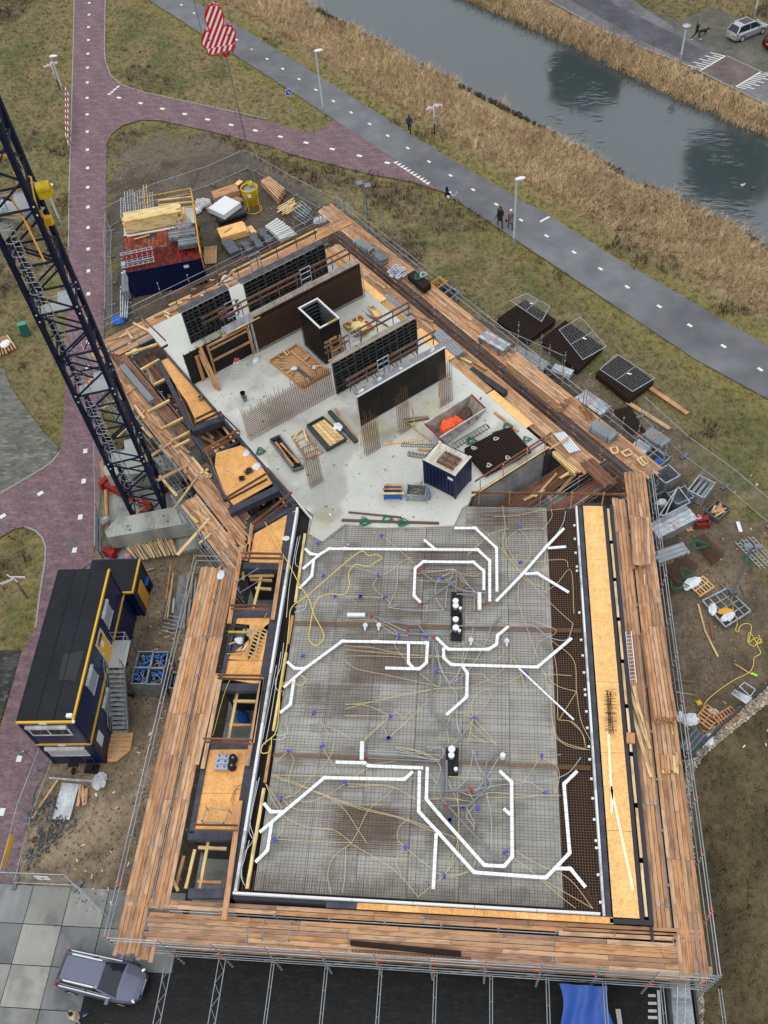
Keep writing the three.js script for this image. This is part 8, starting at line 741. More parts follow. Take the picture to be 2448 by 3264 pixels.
// ---------- rebar piles covered with fence panels on the grass ----------
[[[[1.26,-54.36],[3.52,-56.59],[5.73,-54.31],[3.59,-52.02]],[[2.33,-55.86],[3.57,-56.4],[5.27,-54.85],[4.63,-53.44]],'farthest'],[[[4.55,-52.01],[6.49,-54.2],[9.05,-51.33],[7.1,-48.91]],[[5.88,-52.52],[7.51,-53.67],[9.14,-50.43],[7.43,-49.34]],'middle'],[[[8.4,-48.58],[10.17,-50.34],[12.34,-47.78],[10.51,-45.96]],[[8.57,-48.35],[9.83,-49.62],[12.24,-47.19],[10.66,-46.15]],'nearest']].forEach(([q,f,l])=>{matStack(`${l} dark rebar pile on the grass outside the fence`,q,.1,20,16,M.rebarDark,.04,6);const t=T('lying_fence_panel',`galvanised fence panel lying over the ${l} rebar pile`,'fence panel');for(let i=0;i<4;i++)one((b)=>b.rod(V(f[i],1.15 + .25*(i % 3===0?0:1)),V(f[(i + 1)% 4],1.15 + .25*((i + 1)% 3===0||i===3?0:1)),.028,6)).build('panel_tube',M.galv,t);one((b)=>b.rod(V(lp(f[0],f[3],.5),1.16),V(lp(f[1],f[2],.5),1.4),.02,6)).build('panel_tube',M.galv,t);one((b)=>{for(let k=.03;k<1;k +=.035)b.bar(V(lp(f[0],f[3],k),1.16),V(lp(f[1],f[2],k),1.4),.005,.005);for(let k=.1;k<1;k +=.1)b.bar(V(lp(f[0],f[1],k),1.15 + .25*k),V(lp(f[3],f[2],k),1.15 + .25*k),.005,.005);}).build('wire_mesh',M.galv,t,'stuff');one((b)=>b.bar(V(lp(f[0],f[2],.5),1.32),V(lp(f[0],f[2],.58),1.32),.12,.02)).build('white_tag',M.white,t);});
matStack('dark rebar mats lying below the near end of the canal side deck',[[9.45,-45.33],[10.59,-45.79],[11.45,-43.38],[10.35,-43.08]],.06,18,10,M.rebarDark,.025,1);
// ---------- right yard ----------
tubes('upper bundle of grey tubes with pink marks beside the deck corner',[[11.37,-42.78],[12.52,-41.71]],1,.7,.1,{mat:M.steel,r:.04});tubes('lower bundle of grey boards beside the deck corner',[[10.55,-42.03],[11.38,-41.39]],.9,.4,0,{flat:true});
{const a=.75;bin('steel crate of blue fittings beside the deck corner',[11.77,-40.25],0,a,1.3,1,.8,M.steel);bag('blue fittings in the steel crate by the deck corner',[11.83,-40.28],.5,[.4,.2,.3],M.bluePl,'blue_fittings','fittings');bin('grey steel crate tipped near the yard entrance',[12.18,-38.76],0,.6,1.2,1.1,1,M.galv);bin('open dark crate below the scaffold corner',[11.64,-36.85],0,.5,1.3,1,.7,M.steelDark);bin('open crate of boards in the middle of the crate group',[12.93,-37.26],0,.5,1.3,1,.7,M.steel);bag('white plastic in the open dark crate',[11.8,-36.98],.4,[.35,.2,.3],M.plastic);
const[,m]=bin('steel stillage full of galvanised poles near the right fence',[14.28,-37.91],0,.95,1.5,1.1,.8,M.galv);const r=T('pole_load','galvanised poles filling the stillage near the right fence','poles');for(let i=0;i<26;i++)one((b)=>b.rod([-.72,.15 +(i % 4)*.17,-.48 +(i % 13)*.08],[.72 + rr(0,.3),.15 +(i % 4)*.17,-.48 +(i % 13)*.08],.035,6),m).build('pole',M.galv,r);const[,m2]=bin('grey crate full of timber offcuts near the right fence',[15.18,-36.4],0,.8,1.25,.95,.35,M.steelDark);const s=T('offcut_load','timber offcuts heaped in the grey crate near the right fence','timber');for(let i=0;i<16;i++)one((b)=>b.box(rr(.4,.9),.05,.1,rr(-.25,.25),.3 + i*.012,rr(-.3,.3),rr(-.6,.6)),m2).build('offcut',i % 3?M.plank[i % 9]:M.pine[1],s);
const[,m3]=bin('small red and black crate with tape and irons',[14.11,-35.56],0,.1,.8,.65,.35,M.redFrame);bag('red and white tape in the small red crate',[14.02,-35.79],.35,[.28,.12,.2],mt([.7,.4,.42],.6),'tape_heap','tape');for(let i=0;i<4;i++)board(['first','second','third','fourth'][i]+ ' red-brown iron sticking from the small red crate',[13.84,-35.42],[[14.46,-35.62][0],[14.46,-35.62][1]- .1*i],.5 + .03*i,.55,.07,.05,M.redFrame,'iron_bar','bar');
[[[[13.14,-35.61],[13.27,-34.95]],'left short plank beside the small red crate'],[[[13.44,-35.73],[13.46,-35.02]],'right short plank beside the small red crate'],[[[12.98,-35.38],[13.06,-35.26]],'tiny wood piece beside the short planks']].forEach(([l,n])=>bl(n,l,.08,.2,.06,M.pine[1]));bl('white plank lying on the grass edge of the right yard',[[16.37,-35.76],[16.45,-34.98]],.08,.22,.06,M.white);
tubes('large bundle of galvanised boards with pink marks along the right deck',[[10.93,-34.34],[13.45,-35.88]],1.3,.8,0,{flat:true});{const t=T('triangle_rack','triangular steel frames above the large bundle of boards','frame'),q=[[11.35,-35.34],[12.74,-37.67],[13.32,-36.38],[11.69,-35.35]];for(const[i,j]of[[0,1],[1,2],[2,3],[0,3],[1,3]])one((b)=>b.bar(V(q[i],1.2),V(q[j],1.2),.06,.06)).build('frame_bar',M.galv,t);}
tubes('thin bundle of tubes and ladders along the right deck',[[11.02,-32.74],[12.9,-33.56]],.9,.3,0,{tape:false,r:.035});bl('thin pale lath beside the tubes and ladders',[[11.16,-32.24],[12.08,-32.67]],.1,.06,.05,M.pine[0]);
const pile=(label,q,n,h)=>{const t=T('rebar_basket',label,'rebar');one((b)=>{for(let i=0;i<=n;i++){const k=i / n,a=lp(q[0],q[3],k),c=lp(q[1],q[2],k);for(const y of[.12,h*.6,h])b.rod(V(a,y),V(c,y),.018,4);b.rod(V(a,.1),V(a,h),.018,4).rod(V(c,.1),V(c,h),.018,4);}for(let k=0;k<=1;k +=.16)for(const y of[.16,h + .03])b.rod(V(lp(q[0],q[1],k),y),V(lp(q[3],q[2],k),y),.018,4);}).build('basket_bars',M.rebar,t,'stuff');};
pile('upper rusty rebar basket with green slings in the right yard',[[13.44,-34.25],[14.01,-34.57],[15.11,-33.08],[14.29,-32.35]],14,.4);pile('lower rusty rebar basket with green slings in the right yard',[[11.3,-32.05],[12.74,-32.91],[13.4,-32.1],[12.01,-30.79]],12,.5);pile('long rusty rebar basket close to the right deck',[[11.18,-31.81],[11.7,-32.17],[12.39,-30.8],[11.55,-30]],10,.4);rope('green sling on the upper rusty rebar basket',[13.61,-33.63],.6,.5,M.green,12);rope('green sling on the lower rusty rebar basket',[12.61,-31.53],.5,.55,M.green,9);rope('green sling trailing below the lower rusty rebar basket',[12.08,-30.67],.7,.4,M.green,8);rope('green sling on the ground near the steel ladder beams',[16.5,-32.89],.5,.08,M.green,9);
pallet('yellowish pallet lying by the rusty rebar baskets',[13.51,-30.84],.04,.65,1.2,1,M.pine[1],6);bag('white plastic film over the yellowish pallet',[12.91,-30.98],.2,[.7,.2,.35],M.plastic,'plastic_film','plastic');
for(let i=0;i<3;i++){const t=T('ladder_beam',['left','middle','right'][i]+ ' of the steel ladder beams lying at the right edge','beam'),a=[16.49,-34.32],c=[17.69,-32.37],o=(i - 1)*.42;for(const k of[-.13,.13])one((b)=>b.rod([a[0]+ o + k,.2,a[1]- o*.5],[c[0]+ o + k,.2,c[1]- o*.5],.03,6)).build('beam_tube',M.galv,t);for(let k=.05;k<1;k +=.12)one((b)=>b.rod([a[0]+ o - .13 +(c[0]- a[0])*k,.2,a[1]- o*.5 +(c[1]- a[1])*k],[a[0]+ o + .13 +(c[0]- a[0])*k,.2,a[1]- o*.5 +(c[1]- a[1])*k],.02,5)).build('beam_rung',M.galv,t);}}
{// mobile light mast
const t=T('light_mast','mobile floodlight mast on a square steel base frame','light mast'),q=[[13.39,-29.76],[14.96,-30.67],[16.06,-29.13],[14.46,-28]],b0=[15.19,-30.34],y=.2;for(let i=0;i<4;i++)one((b)=>b.bar(V(q[i],y),V(q[(i + 1)% 4],y),.1,.14)).build('base_tube',M.steel,t);for(const k of[.25,.5,.75]){one((b)=>b.bar(V(lp(q[0],q[1],k),y),V(lp(q[3],q[2],k),y),.07,.08)).build('base_tube',M.steel,t);one((b)=>b.bar(V(lp(q[1],q[2],k),y - .02),V(lp(q[0],q[3],k),y - .02),.07,.08)).build('base_tube',M.steel,t);}one((b)=>b.rod([b0[0],.2,b0[1]],[b0[0],5,b0[1]],.075,10)).build('mast_tube',M.steel,t);one((b)=>b.bar([b0[0]- .3,.25,b0[1]+ .9],[b0[0],1.6,b0[1]],.06,.06).bar([b0[0]+ .7,.25,b0[1]+ .5],[b0[0],1.6,b0[1]],.06,.06).box(.4,.3,.35,b0[0],.35,b0[1])).build('mast_brace',M.steelDark,t);for(const o of[-.28,.28]){one((b)=>b.box(.42,.3,.2,b0[0]+ o,5.15,b0[1]+ .05,0,.3)).build('floodlight',M.pipe,t);one((b)=>b.box(.36,.24,.02,b0[0]+ o,5.1,b0[1]+ .17,0,.3)).build('lamp_glass',M.galv,t);}one((b)=>b.box(.9,.06,.06,b0[0],5,b0[1])).build('cross_arm',M.steel,t);
bag('white sack lying on the left of the mast base',[13.9,-29.17],.25,[.45,.2,.25],M.plastic);bag('white sack lying on the near part of the mast base',[14.68,-28.67],.25,[.5,.2,.25],M.plastic);bag('yellow cloth lying beside the mast on its base',[14.61,-29.05],.25,[.5,.12,.25],M.yellowD,'yellow_cloth','cloth');
conduit([[15.11,-30.09],[15.16,-28.83],[15.21,-28.35],[15.05,-27.87],[15.2,-27.78],[15.28,-28.07],[15.65,-28.36],[15.96,-28.28],[15.6,-27.05],[15.8,-27.8],[15.95,-27.52],[16.15,-27.07],[16.4,-27.35],[16.14,-27.44],[15.68,-27.05],[15.93,-26.88],[16.28,-27.35],[16.4,-27.12],[16.11,-27.02],[16.2,-26.43],[15.8,-26.14],[15.69,-25.69],[15.42,-25.23],[14.45,-24.67],[13.33,-23.85],[12.71,-23.23],[12.37,-22.41]],M.hose,.025,null,'yellow hose snaking over the ground of the right yard','yellow_hose',.06);
[[[[13.16,-29.62],[13.31,-27.79]],'upper part of the long lath lying left of the mast base',.1,1],[[[13.31,-27.79],[13.8,-26.14]],'lower part of the long lath lying left of the mast base',.1,0],[[[13.72,-28.56],[13.72,-27.29]],'short dark red plank beside the long lath',.16,3],[[[13.49,-29.72],[13.74,-30.08]],'short pale lath at the corner of the mast base',.08,0],[[[14.67,-25.7],[15.53,-25.04]],'wooden broom handle lying in the right yard',.05,1],[[[11.2,-22.13],[11.76,-21.5]],'pale lath leaning beside the right deck near the pallets',.06,0],[[[12.33,-21.56],[12.95,-21.46]],'thin stick between the pallets and the edging',.06,1],[[[11.24,-23.83],[12.11,-23.69]],'thin lath on the ground beside the plank stack',.05,0],[[[11.25,-24.58],[12.21,-24.48]],'dark plank on the ground beside the plank stack',.14,3]].forEach(([l,n,w,k])=>bl(n,l,.07,w,.05,k===3?M.oldwood[0]:M.pine[k]));one((b)=>b.box(.35,.1,.12,[15.62,-25.06][0],.08,[15.62,-25.06][1],-.5)).build('broom_head',M.hiviz,scene).userData={label:'bright green broom head lying in the right yard',category:'broom'};
const yb=T('yellow_box','small yellow box on the ground of the right yard','box');const p=[12.35,-23.19];one((b)=>b.box(.28,.18,.28,p[0],.09,p[1],.4)).build('box_body',M.yellowB,yb);one((b)=>b.box(.2,.03,.2,p[0],.19,p[1],.4)).build('box_lid',M.yellow,yb);
pallet('brown pallet lying by the dark edging, left one',[12.73,-22.36],.05,.85,1.2,1,M.plank[6],6);pallet('brown pallet lying by the dark edging, right one',[13.67,-22.37],.12,.55,1.3,.8,M.plank[3],7);for(const[q,l,s]of[[[11.25,-22.38],'small white board scrap beside the right deck',[.25,.06,.35]],[[11.79,-22.24],'white plastic sheet before the brown pallets',[.55,.2,.4]],[[12.58,-21.08],'white plastic bag by the dark edging',[.4,.2,.3]],[[13.07,-22.75],'white plastic on the left brown pallet',[.3,.1,.2]]])bag(l,q,.05,s,M.plastic);
const e=T('dark_edging','long dark edging board between the right yard and the pebbles','edging');const l=[[11.16,-19.79],[12.28,-20.79],[13.39,-21.85],[14.61,-22.97],[16.24,-24.44],[17.67,-25.77]];for(let i=0;i<5;i++)one((b)=>b.bar(V(l[i],.22),V(l[i + 1],.22),.1,.5)).build('edging_board',M.rib,e);tubes('jumble of steel tubes by the dark edging',[[11.23,-20.22],[12.18,-21.34]],.9,.35,0,{tape:false,mat:M.steelDark});for(let i=0;i<2;i++){const t=T('steel_rack',(i?'farther':'nearer')+ ' of the grey steel frames by the dark edging','frame'),q=i?[[14.55,-24.02],[14.86,-24.29],[15.36,-23.87],[15.03,-23.44]]:[[14.07,-23.57],[14.25,-23.79],[15.09,-23.35],[14.73,-23]];for(let k=0;k<4;k++)one((b)=>b.bar(V(q[k],.6),V(q[(k + 1)% 4],.6),.05,.05).bar(V(q[k],.02),V(q[k],.6),.05,.05)).build('frame_bar',M.galv,t);if(!i)for(let k=.1;k<1;k +=.2)one((b)=>b.bar(V(lp(q[0],q[1],k),.62),V(lp(q[3],q[2],k),.62),.1,.03)).build('frame_slat',M.galv,t);}
}
// ---------- things on the right deck ----------
stack('plank_stack','untidy stack of short planks at the far end of the right deck','plank stack',[[8.94,-32.96],[10,-32.97],[9.77,-29.75],[8.79,-29.73]],DK,6,6,.06,M.plank,{jit:.09});stack('plank_stack','tall stack of long planks on the right deck','plank stack',[[8.83,-25.25],[9.88,-25.41],[10.08,-20.22],[8.93,-20.17]],DK,6,13,.055,M.plank.slice(0,5),{jit:.012});
{const t=T('aluminium_ladder','aluminium ladder lying on the right deck','ladder'),q=[[8.05,-25.38],[8.35,-25.42],[8.35,-22.37],[8.02,-22.32]];for(const[i,j]of[[0,3],[1,2]])one((b)=>b.bar(V(q[i],DK + .12),V(q[j],DK + .12),.05,.08)).build('ladder_rail',M.alu,t);for(let k=1;k<14;k++)one((b)=>b.rod(V(lp(q[0],q[3],k / 14),DK + .12),V(lp(q[1],q[2],k / 14),DK + .12),.022,6)).build('ladder_rung',M.alu,t);}
[[[[7.81,-21.56],[8.59,-17.32]],'longest pale plank slanting on the right deck',.17,0],[[[8.18,-22.17],[8.57,-19.21]],'grey pale plank slanting on the right deck',.17,2],[[[7.97,-21.81],[8.67,-18.77]],'pale plank between the two slanting ones on the right deck',.17,1],[[[9.38,-29.08],[9.35,-28.32]],'tiny pale lath on the right deck planks',.06,2],[[[9.84,-20.09],[9.88,-19.56]],'short yellow lath past the tall plank stack',.08,1]].forEach(([l,n,w,k])=>bl(n,l,3.95,w,.06,M.pine[k]));stack('offcut_pile','small pile of short timber offcuts on the right deck','timber',[[9.14,-18.42],[10,-18.53],[9.94,-17.73],[9.13,-17.7]],DK,6,3,.08,[...M.pine,...M.plank.slice(0,4)],{jit:.25,bear:false});
bl('short reddish block on the black strip of the right edge',[[7.75,-19.42],[7.71,-18.89]],4.25,.4,.16,M.plank[6]);bl('long pale lath on the board strip of the right edge, upper',[[6.67,-19.52],[6.59,-16.67]],4.23,.13,.05,mt([.95,.82,.55],.6));bl('long pale lath on the board strip of the right edge, lower',[[6.59,-16.67],[7.21,-11.9]],4.23,.13,.05,mt([.95,.82,.55],.6));bl('shorter pale lath beside the lower one on the right edge',[[6.64,-16.67],[6.52,-15.38]],4.23,.13,.05,mt([.95,.82,.55],.6));
{const t=T('rebar_bundle','bundle of thin bent rebar lying on the board strip','rebar'),a=[6.88,-21.62],c=[6.78,-19.3];one((b)=>{for(let i=0;i<7;i++)b.rod([a[0]+ rr(-.15,.15),4.3 + rr(0,.2),a[1]],[c[0]+ rr(-.15,.15),4.3 + rr(0,.2),c[1]],.012,4);for(let k=0;k<22;k++){const p=lp(a,c,k / 22);b.rod([p[0]- .3,4.45,p[1]+ rr(-.1,.1)],[p[0]+ .3,4.5,p[1]+ rr(-.1,.1)],.011,4);}}).build('bundle_bars',M.rebarDark,t,'stuff');}
matStack('long dark rebar strip lying on the front deck',[[-5.35,-9.14],[-5.34,-8.99],[-.45,-8.82],[-.46,-8.99]],3.86,3,26,M.rebarDark,.03,3);matStack('thin rebar ladder beside the long dark strip on the front deck',[[-5.29,-8.82],[-5.27,-8.68],[-.01,-8.68],[-.01,-8.81]],3.84,2,30,M.rebar,.014,1);stack('plank_pair','three loose planks laid over the right end of the front deck','planks',[[4.3,-10.47],[3.87,-9.94],[8.93,-10.03],[9.06,-10.46]],DK + .03,3,1,.05,[M.plank[2],M.plank[3],M.plank[8]],{jit:.03,bear:false});
{const o=T('blue_tarpaulin','blue tarpaulin hanging from the front scaffold to the ground','tarpaulin'),g=new THREE.PlaneGeometry(2.6,4.4,26,40),a=g.attributes.position;for(let i=0;i<a.count;i++){const u=a.getX(i)/ 2.6 + .5,v=.5 - a.getY(i)/ 4.4;a.setXYZ(i,3.95 + u*2.1 + v*.3*(1 + u)+ .12*Math.sin(v*9 + u*3),2.1 - 1.9*v + .14*Math.sin(u*14 + v*3)*(.4 + v)+ .1*fbm(u*4,v*5,3,0,5),-8.3 + v*3.6);}g.computeVertexNormals();mesh('tarpaulin_sheet',g,new THREE.MeshStandardMaterial({color:lin(.012,.075,.36),roughness:.5,side:THREE.DoubleSide}),o);}
{const t=T('white_marking','white painted comb marking on the dark forecourt at the lower right','road marking',null);const q=[[8.17,-8.42],[8.51,-8.44],[8.14,-8.1],[8.52,-8.12],[8.11,-7.79],[8.49,-7.81],[8.08,-7.52],[8.5,-7.54]];for(let i=0;i<8;i +=2)one((b)=>b.bar(V(q[i],.02),V(q[i + 1],.02),.12,.008)).build('painted_bar',paintOld,t);one((b)=>b.bar(V([8.66,-8.68],.02),V([8.59,-7.13],.02),.14,.008)).build('painted_bar',paintOld,t);one((b)=>b.bar(V([6.75,-7.78],.02),V([6.81,-7.02],.02),.22,.008)).build('painted_bar',paintOld,t);
const l=T('scaffold_ladder','galvanised ladder standing at the right end of the front scaffold','ladder'),p=[[9.06,-8.45],[8.9,-6.68]];for(const o of[0,.34])one((b)=>b.rod([p[0][0]+ o,2.5,p[0][1]],[p[1][0]+ o,2.0,p[1][1]],.028,6)).build('ladder_rail',M.galv,l);for(let k=0;k<9;k++){const r=lp(p[0],p[1],k / 9);one((b)=>b.rod([r[0],2.5 - k*.055,r[1]],[r[0]+ .34,2.5 - k*.055,r[1]],.02,6)).build('ladder_rung',M.galv,l);}
const bo=T('grey_skip','grey steel boxes standing below the scaffold corner at the lower right','box'),r=[9.37,-7.79];one((b)=>b.box(.9,1,2.6,r[0]+ .1,.5,r[1]- .4)).build('box_body',M.steel,bo);one((b)=>b.box(.8,.06,1.1,r[0]+ .1,1.03,r[1]- 1)).build('box_lid',M.galv,bo);one((b)=>b.bar([r[0]+ .75,.3,r[1]- 3],[r[0]+ .85,.3,r[1]+ 2.5],.12,.6)).build('edging_board',M.rib,bo);}
// ---------- far things: lamps, signs, bicycle, ducks, trees ----------
function lamp(label,p,h,turn,kind){const t=T('street_lamp',label,'street lamp');one((b)=>b.rod([0,0,0],[0,h,0],.1,10,.075)).build('lamp_post',M.lampPost||(M.lampPost=mt([.5,.56,.58],.5)),t);one((b)=>b.rod([0,0,0],[0,1,0],.115,10)).build('post_base',M.galv,t);if(kind==='disc')one((b)=>b.at(new THREE.CylinderGeometry(.42,.3,.16,18),[0,h + .1,0]).at(new THREE.CylinderGeometry(.2,.42,.1,18),[0,h + .22,0])).build('lamp_head',M.galv,t);else one((b)=>b.at(new THREE.SphereGeometry(1,14,10),[.28,h + .08,0],0,0,0,[.45,.13,.2])).build('lamp_head',M.white,t);return put(t,[p[0],0,p[1]],turn);}
lamp('street lamp with a white head by the towpath beyond the brick branch',[-15.6,-85.14],6.4,.3);lamp('street lamp with a white head beside the walking couple',[2.71,-63.92],6.3,.3);lamp('street lamp with a round disc head across the canal',[19.58,-92.96],3.6,0,'disc');lamp('street lamp with a white oval head beside the striped barrier',[-44.1,-91.02],4.0,.1);lamp('street lamp with a white oval head behind the yellow crane gear',[-37.49,-67.83],4.2,.1);lamp('street lamp post behind the silver car across the canal',[28.25,-101.98],5,0,'disc');
{const t=T('floodlight_post','dark post with two floodlights beside the canal side scaffold','floodlight'),p=[-9.44,-65.67];one((b)=>b.rod(V(p,0),V(p,4.9),.08,10,.06)).build('post',M.steel,t);for(const[x,z]of[[-.45,-.2],[.25,.15]]){one((b)=>b.box(.5,.2,.4,p[0]+ x,5.05,p[1]+ z,.4,.3)).build('floodlight',M.pipe,t);}one((b)=>b.box(.9,.06,.06,p[0]- .1,4.95,p[1],-.5)).build('cross_arm',M.steelDark,t);
const sp=(label,p,h,white)=>{const t2=T('signpost',label,'signpost');one((b)=>b.rod(V(p,0),V(p,1.15),.06,8)).build('post_foot',white?M.rubber:M.steelDark,t2);one((b)=>b.rod(V(p,1.15),V(p,h),.055,8)).build('post',white?M.white:M.steel,t2);if(white)for(let i=0;i<3;i++)one((b)=>b.at(new THREE.CylinderGeometry(.062,.062,.1,8),V(p,1.25 + i*.22))).build('blue_band',M.bluePl,t2);[[0,.9,.05],[.5,-.9,-.15],[2.6,.8,-.3],[-.7,.7,.1]].forEach(([a,l,y],i)=>{one((b)=>b.box(Math.abs(l),.18,.03,p[0]+ l / 2*Math.cos(a),h + y,p[1]- l / 2*Math.sin(a),a)).build('arrow_board',M.white,t2);one((b)=>b.box(.12,.182,.034,p[0]+ l*Math.cos(a),h + y,p[1]- l*Math.sin(a),a)).build('arrow_tip',M.red,t2);});};
sp('white signpost with red-tipped arrow boards beside the jogger',[-4.52,-81.33],2.9,true);sp('white signpost with arrow boards next to the lamp by the striped barrier',[-44.86,-91.98],2.9,true);sp('grey signpost with small arrow boards on the lower left verge',[-28.38,-28.94],2.4,false);
const bs=T('blue_sign','round blue cycle path sign at the tip of the grass triangle','sign'),q=[-18.79,-85.19];one((b)=>b.rod(V(q,0),V(q,2.5),.035,8)).build('sign_post',M.galv,bs);one((b)=>b.at(new THREE.CylinderGeometry(.32,.32,.03,24),[q[0],2.6,q[1]+ .05],Math.PI / 2,.55)).build('sign_disc',mt([.01,.08,.6],.4),bs);one((b)=>{for(const o of[-.1,.1])b.at(new THREE.TorusGeometry(.07,.018,5,12),[q[0]+ o,2.54,q[1]+ .09],0,.55);b.box(.2,.05,.01,q[0],2.66,q[1]+ .1,.55).box(.05,.1,.01,q[0],2.73,q[1]+ .1,.55);}).build('cycle_symbol',M.white,bs);one((b)=>b.at(new THREE.TorusGeometry(.31,.02,5,24),[q[0],2.6,q[1]+ .06],0,.55)).build('sign_rim',M.white,bs);
const gs=T('sign_back','grey backs of two signs on a post behind the cabins','sign'),g=[-24.28,-17.98];one((b)=>b.rod([g[0],0,g[1]],[g[0],2.2,g[1]],.04,8)).build('sign_post',M.galv,gs);one((b)=>b.at(new THREE.CylinderGeometry(.45,.45,.03,3),[g[0]- .1,1.9,g[1]],Math.PI / 2,.4)).build('triangle_plate',M.pipe,gs);one((b)=>b.at(new THREE.CylinderGeometry(.4,.4,.03,3),[g[0]+ .4,1.75,g[1]- .1],Math.PI / 2,-.3)).build('triangle_plate',M.pipe,gs);
const br=(label,l)=>{const t3=T('barrier',label,'barrier'),[a,c]=l;for(let i=0;i<18;i++)one((b)=>b.bar(V(lp(a,c,i / 18),.85),V(lp(a,c,(i + 1)/ 18),.85),.06,.28)).build('stripe_board',i % 2?M.white:M.red,t3);for(const k of[.05,.35,.65,.95])one((b)=>b.rod(V(lp(a,c,k),0),V(lp(a,c,k),.9),.03,6)).build('barrier_post',M.galv,t3);};br('red and white striped barrier beside the brick path, left one',[[-43.74,-91.28],[-40.8,-81.31]]);br('red and white striped barrier beside the brick path, right one',[[-43.16,-90.26],[-40.2,-80]]);
const gc=T('utility_cabinet','green utility cabinet on the block paving beside the crane','cabinet'),c0=[-36.31,-53.61];one((b)=>b.box(.62,1.15,.4,c0[0],.58,c0[1],.35)).build('cabinet_body',M.greenBox,gc);one((b)=>b.box(.68,.06,.46,c0[0],1.18,c0[1],.35)).build('cabinet_top',mt([.06,.3,.2],.5),gc);
stack('plank_table','pale timber platform with white objects on the left paving','platform',[[-38.94,-52.87],[-37.78,-53.4],[-36.51,-51.93],[-38.15,-50.58]],.05,8,1,.1,M.plank);bag('white sheet on the pale timber platform',[-37.66,-52.36],.2,[.5,.15,.4],M.white,'white_sheet','sheet');
one((b)=>b.box(.62,.012,.55,[-26.63,-33.18][0],.012,[-26.63,-33.18][1])).build('manhole_cover',mt([.12,.12,.13],.6),scene).userData={label:'square dark manhole cover in the brick path',category:'manhole cover'};
const bk=T('bicycle','silver bicycle with bags parked at the towpath edge','bicycle'),w0=[0,.35],A=[-.53,.35],C=[.55,.35];const m=new THREE.Matrix4().makeRotationY(-.75).setPosition(...((p2)=>[p2[0],0,p2[1]])([-2.53,-70.39]));const Q=(n,fn,mat)=>one(fn,m).build(n,mat,bk);for(const x of[-.53,.55]){const wh=Q('wheel',(b)=>{b.at(new THREE.TorusGeometry(.33,.022,6,26),[x,.35,0]);for(let i=0;i<8;i++)b.rod([x,.35,0],[x + Math.cos(i*.785)*.32,.35 + Math.sin(i*.785)*.32,0],.004,3);},M.rubber);}Q('frame',(b)=>b.rod([-.53,.35,0],[-.1,.32,0],.015).rod([-.1,.32,0],[-.22,.85,0],.018).rod([-.1,.32,0],[.4,.8,0],.02).rod([-.2,.72,0],[.38,.85,0],.02).rod([-.53,.35,0],[-.2,.72,0],.012).rod([.4,.95,0],[.55,.35,0],.018),M.alu);Q('saddle',(b)=>b.box(.26,.06,.14,-.24,.92,0),M.white);Q('handlebar',(b)=>b.rod([.36,1.02,-.28],[.36,1.02,.28],.014).rod([.4,.9,0],[.36,1.03,0],.015).rod([.36,1.02,.28],[.2,1.05,.3],.016).rod([.36,1.02,-.28],[.2,1.05,-.3],.016),M.alu);Q('pannier',(b)=>b.box(.42,.34,.14,-.55,.6,.14).box(.42,.34,.14,-.55,.6,-.14),M.rubber);Q('child_seat',(b)=>b.box(.28,.1,.26,-.5,.88,0).box(.06,.4,.26,-.66,1.05,0),M.rubber);Q('white_bag',(b)=>b.box(.3,.2,.12,-.3,.55,.2),M.white);Q('stand',(b)=>b.rod([-.15,.3,0],[-.2,.0,.25],.012),M.alu);
const duck=(label,p,m2)=>{const d=T('duck',label,'duck');const g2=new THREE.SphereGeometry(1,12,8);one((b)=>b.at(g2,[p[0],-.42,p[1]],0,.6,0,[.22,.11,.12]).at(g2,[p[0]- .2,-.28,p[1]+ .14],0,.6,0,[.07,.07,.06]).at(g2,[p[0]- .17,-.34,p[1]+ .11],0,.6,.6,[.05,.09,.05]).at(g2,[p[0]- .27,-.29,p[1]+ .19],0,.6,0,[.05,.015,.025]).at(g2,[p[0]+ .2,-.38,p[1]- .13],0,.6,.4,[.09,.03,.06])).build('body',m2,d);};duck('pale duck swimming on the canal',[22.61,-72.69],mt([.5,.48,.45],.7));duck('brown duck swimming beside the pale one',[23.45,-72.23],mt([.16,.09,.05],.8));
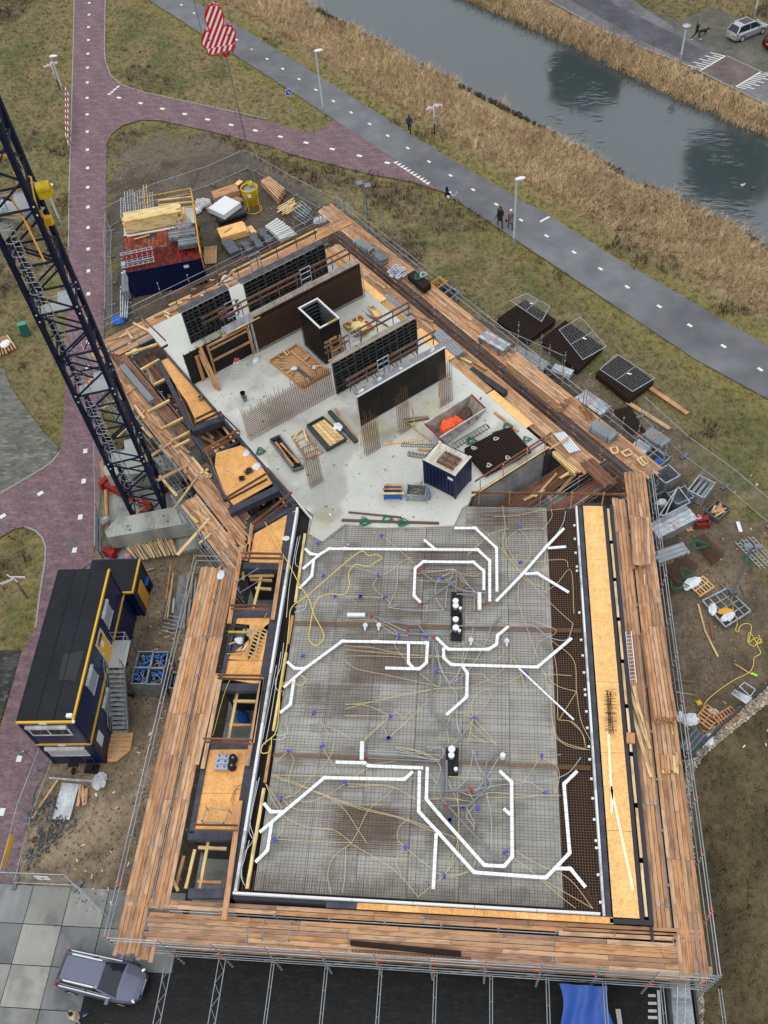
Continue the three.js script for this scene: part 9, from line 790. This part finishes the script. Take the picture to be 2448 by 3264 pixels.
const leafG=new THREE.PlaneGeometry(.5,.3);const tree=(label,p,h,R,dark)=>{const t4=T('tree',label,'tree');one((b)=>{b.rod(V(p,0),V(p,h*.8),.3,8,.12);for(let i=0;i<12;i++){const a=i*2.4,y=h*(.35 + .04*i);b.rod(V(p,y),[p[0]+ Math.cos(a)*R*.7,y + R*.5,p[1]+ Math.sin(a)*R*.7],.09,5,.03);}}).build('trunk',mt([.08,.06,.045],.9),t4);const n=2600,im=new MB();for(let i=0;i<n;i++){const u=rnd()*2 - 1,a=rnd()*6.283,r=R*Math.pow(rnd(),.4)*(.75 + .4*vnoise(a*2,u*3,0,9)),s=Math.sqrt(1 - u*u),k=rr(.8,1.8);im.at(leafG,[p[0]+ Math.cos(a)*s*r,h + u*r*.85,p[1]+ Math.sin(a)*s*r],rnd()*6,rnd()*6,0,[k,k,k]);}im.build('crown',mt(dark,.9,0,{side:THREE.DoubleSide}),t4,'stuff');};
tree('dark evergreen tree reflected in the canal near the far road',[13.16,-116.77],12,5.5,[.03,.045,.025]);tree('dark evergreen tree reflected in the canal at the right edge',[31.71,-109.18],21,6.5,[.03,.04,.025]);}
// labels of the many small things on the floor say where each one lies
{
const WORD=['farthest','second farthest','third farthest','fourth farthest','fifth farthest','sixth farthest','seventh farthest','eighth farthest','ninth farthest','tenth farthest','eleventh farthest','twelfth farthest','thirteenth farthest'];
const relabel=(group,what,cols)=>{const by=new Map();for(const o of scene.children)if(o.userData.group===group){const c=new THREE.Box3().setFromObject(o).getCenter(new THREE.Vector3());const bay=c.z<-25.3?'rear bay':c.z<-17.6?'middle bay':'near bay';const col=cols?(c.x<-7.4?' along the left trench':c.x<-4?' left of the middle':c.x<-.5?' round the manifolds':c.x<2.6?' right of the manifolds':' near the dark right edge'):'';const k=`in the ${bay}${col}`;if(!by.has(k))by.set(k,[]);by.get(k).push([c.z,o]);}
for(const[k,l]of by){l.sort((a,b)=>a[0]- b[0]);l.forEach(([,o],i)=>{o.userData.label=l.length<2?`the only ${what} ${k}`:`${i === l.length - 1 ? 'nearest' : WORD[i]} ${what} ${k}`;});}};
relabel('yellow conduits snaking over the rebar','thin yellow conduit',true);relabel('blue junction boxes on the floor','blue junction box',true);relabel('grey flexible hoses around the manifolds','thin grey hose',true);relabel('cables in the left trench','pale cable in the trench',false);relabel('frosted inlet boxes','frosted inlet box',true);
}
// every group stands at its own base
scene.updateMatrixWorld(true);
for(const o of scene.children)if(o.isGroup&&o.position.lengthSq()===0&&o.children.length){const bb=new THREE.Box3().setFromObject(o),c=bb.getCenter(new THREE.Vector3());base(o,Math.round(c.x*100)/ 100,Math.round(bb.min.y*100)/ 100,Math.round(c.z*100)/ 100);}
renderer.render(scene,camera);
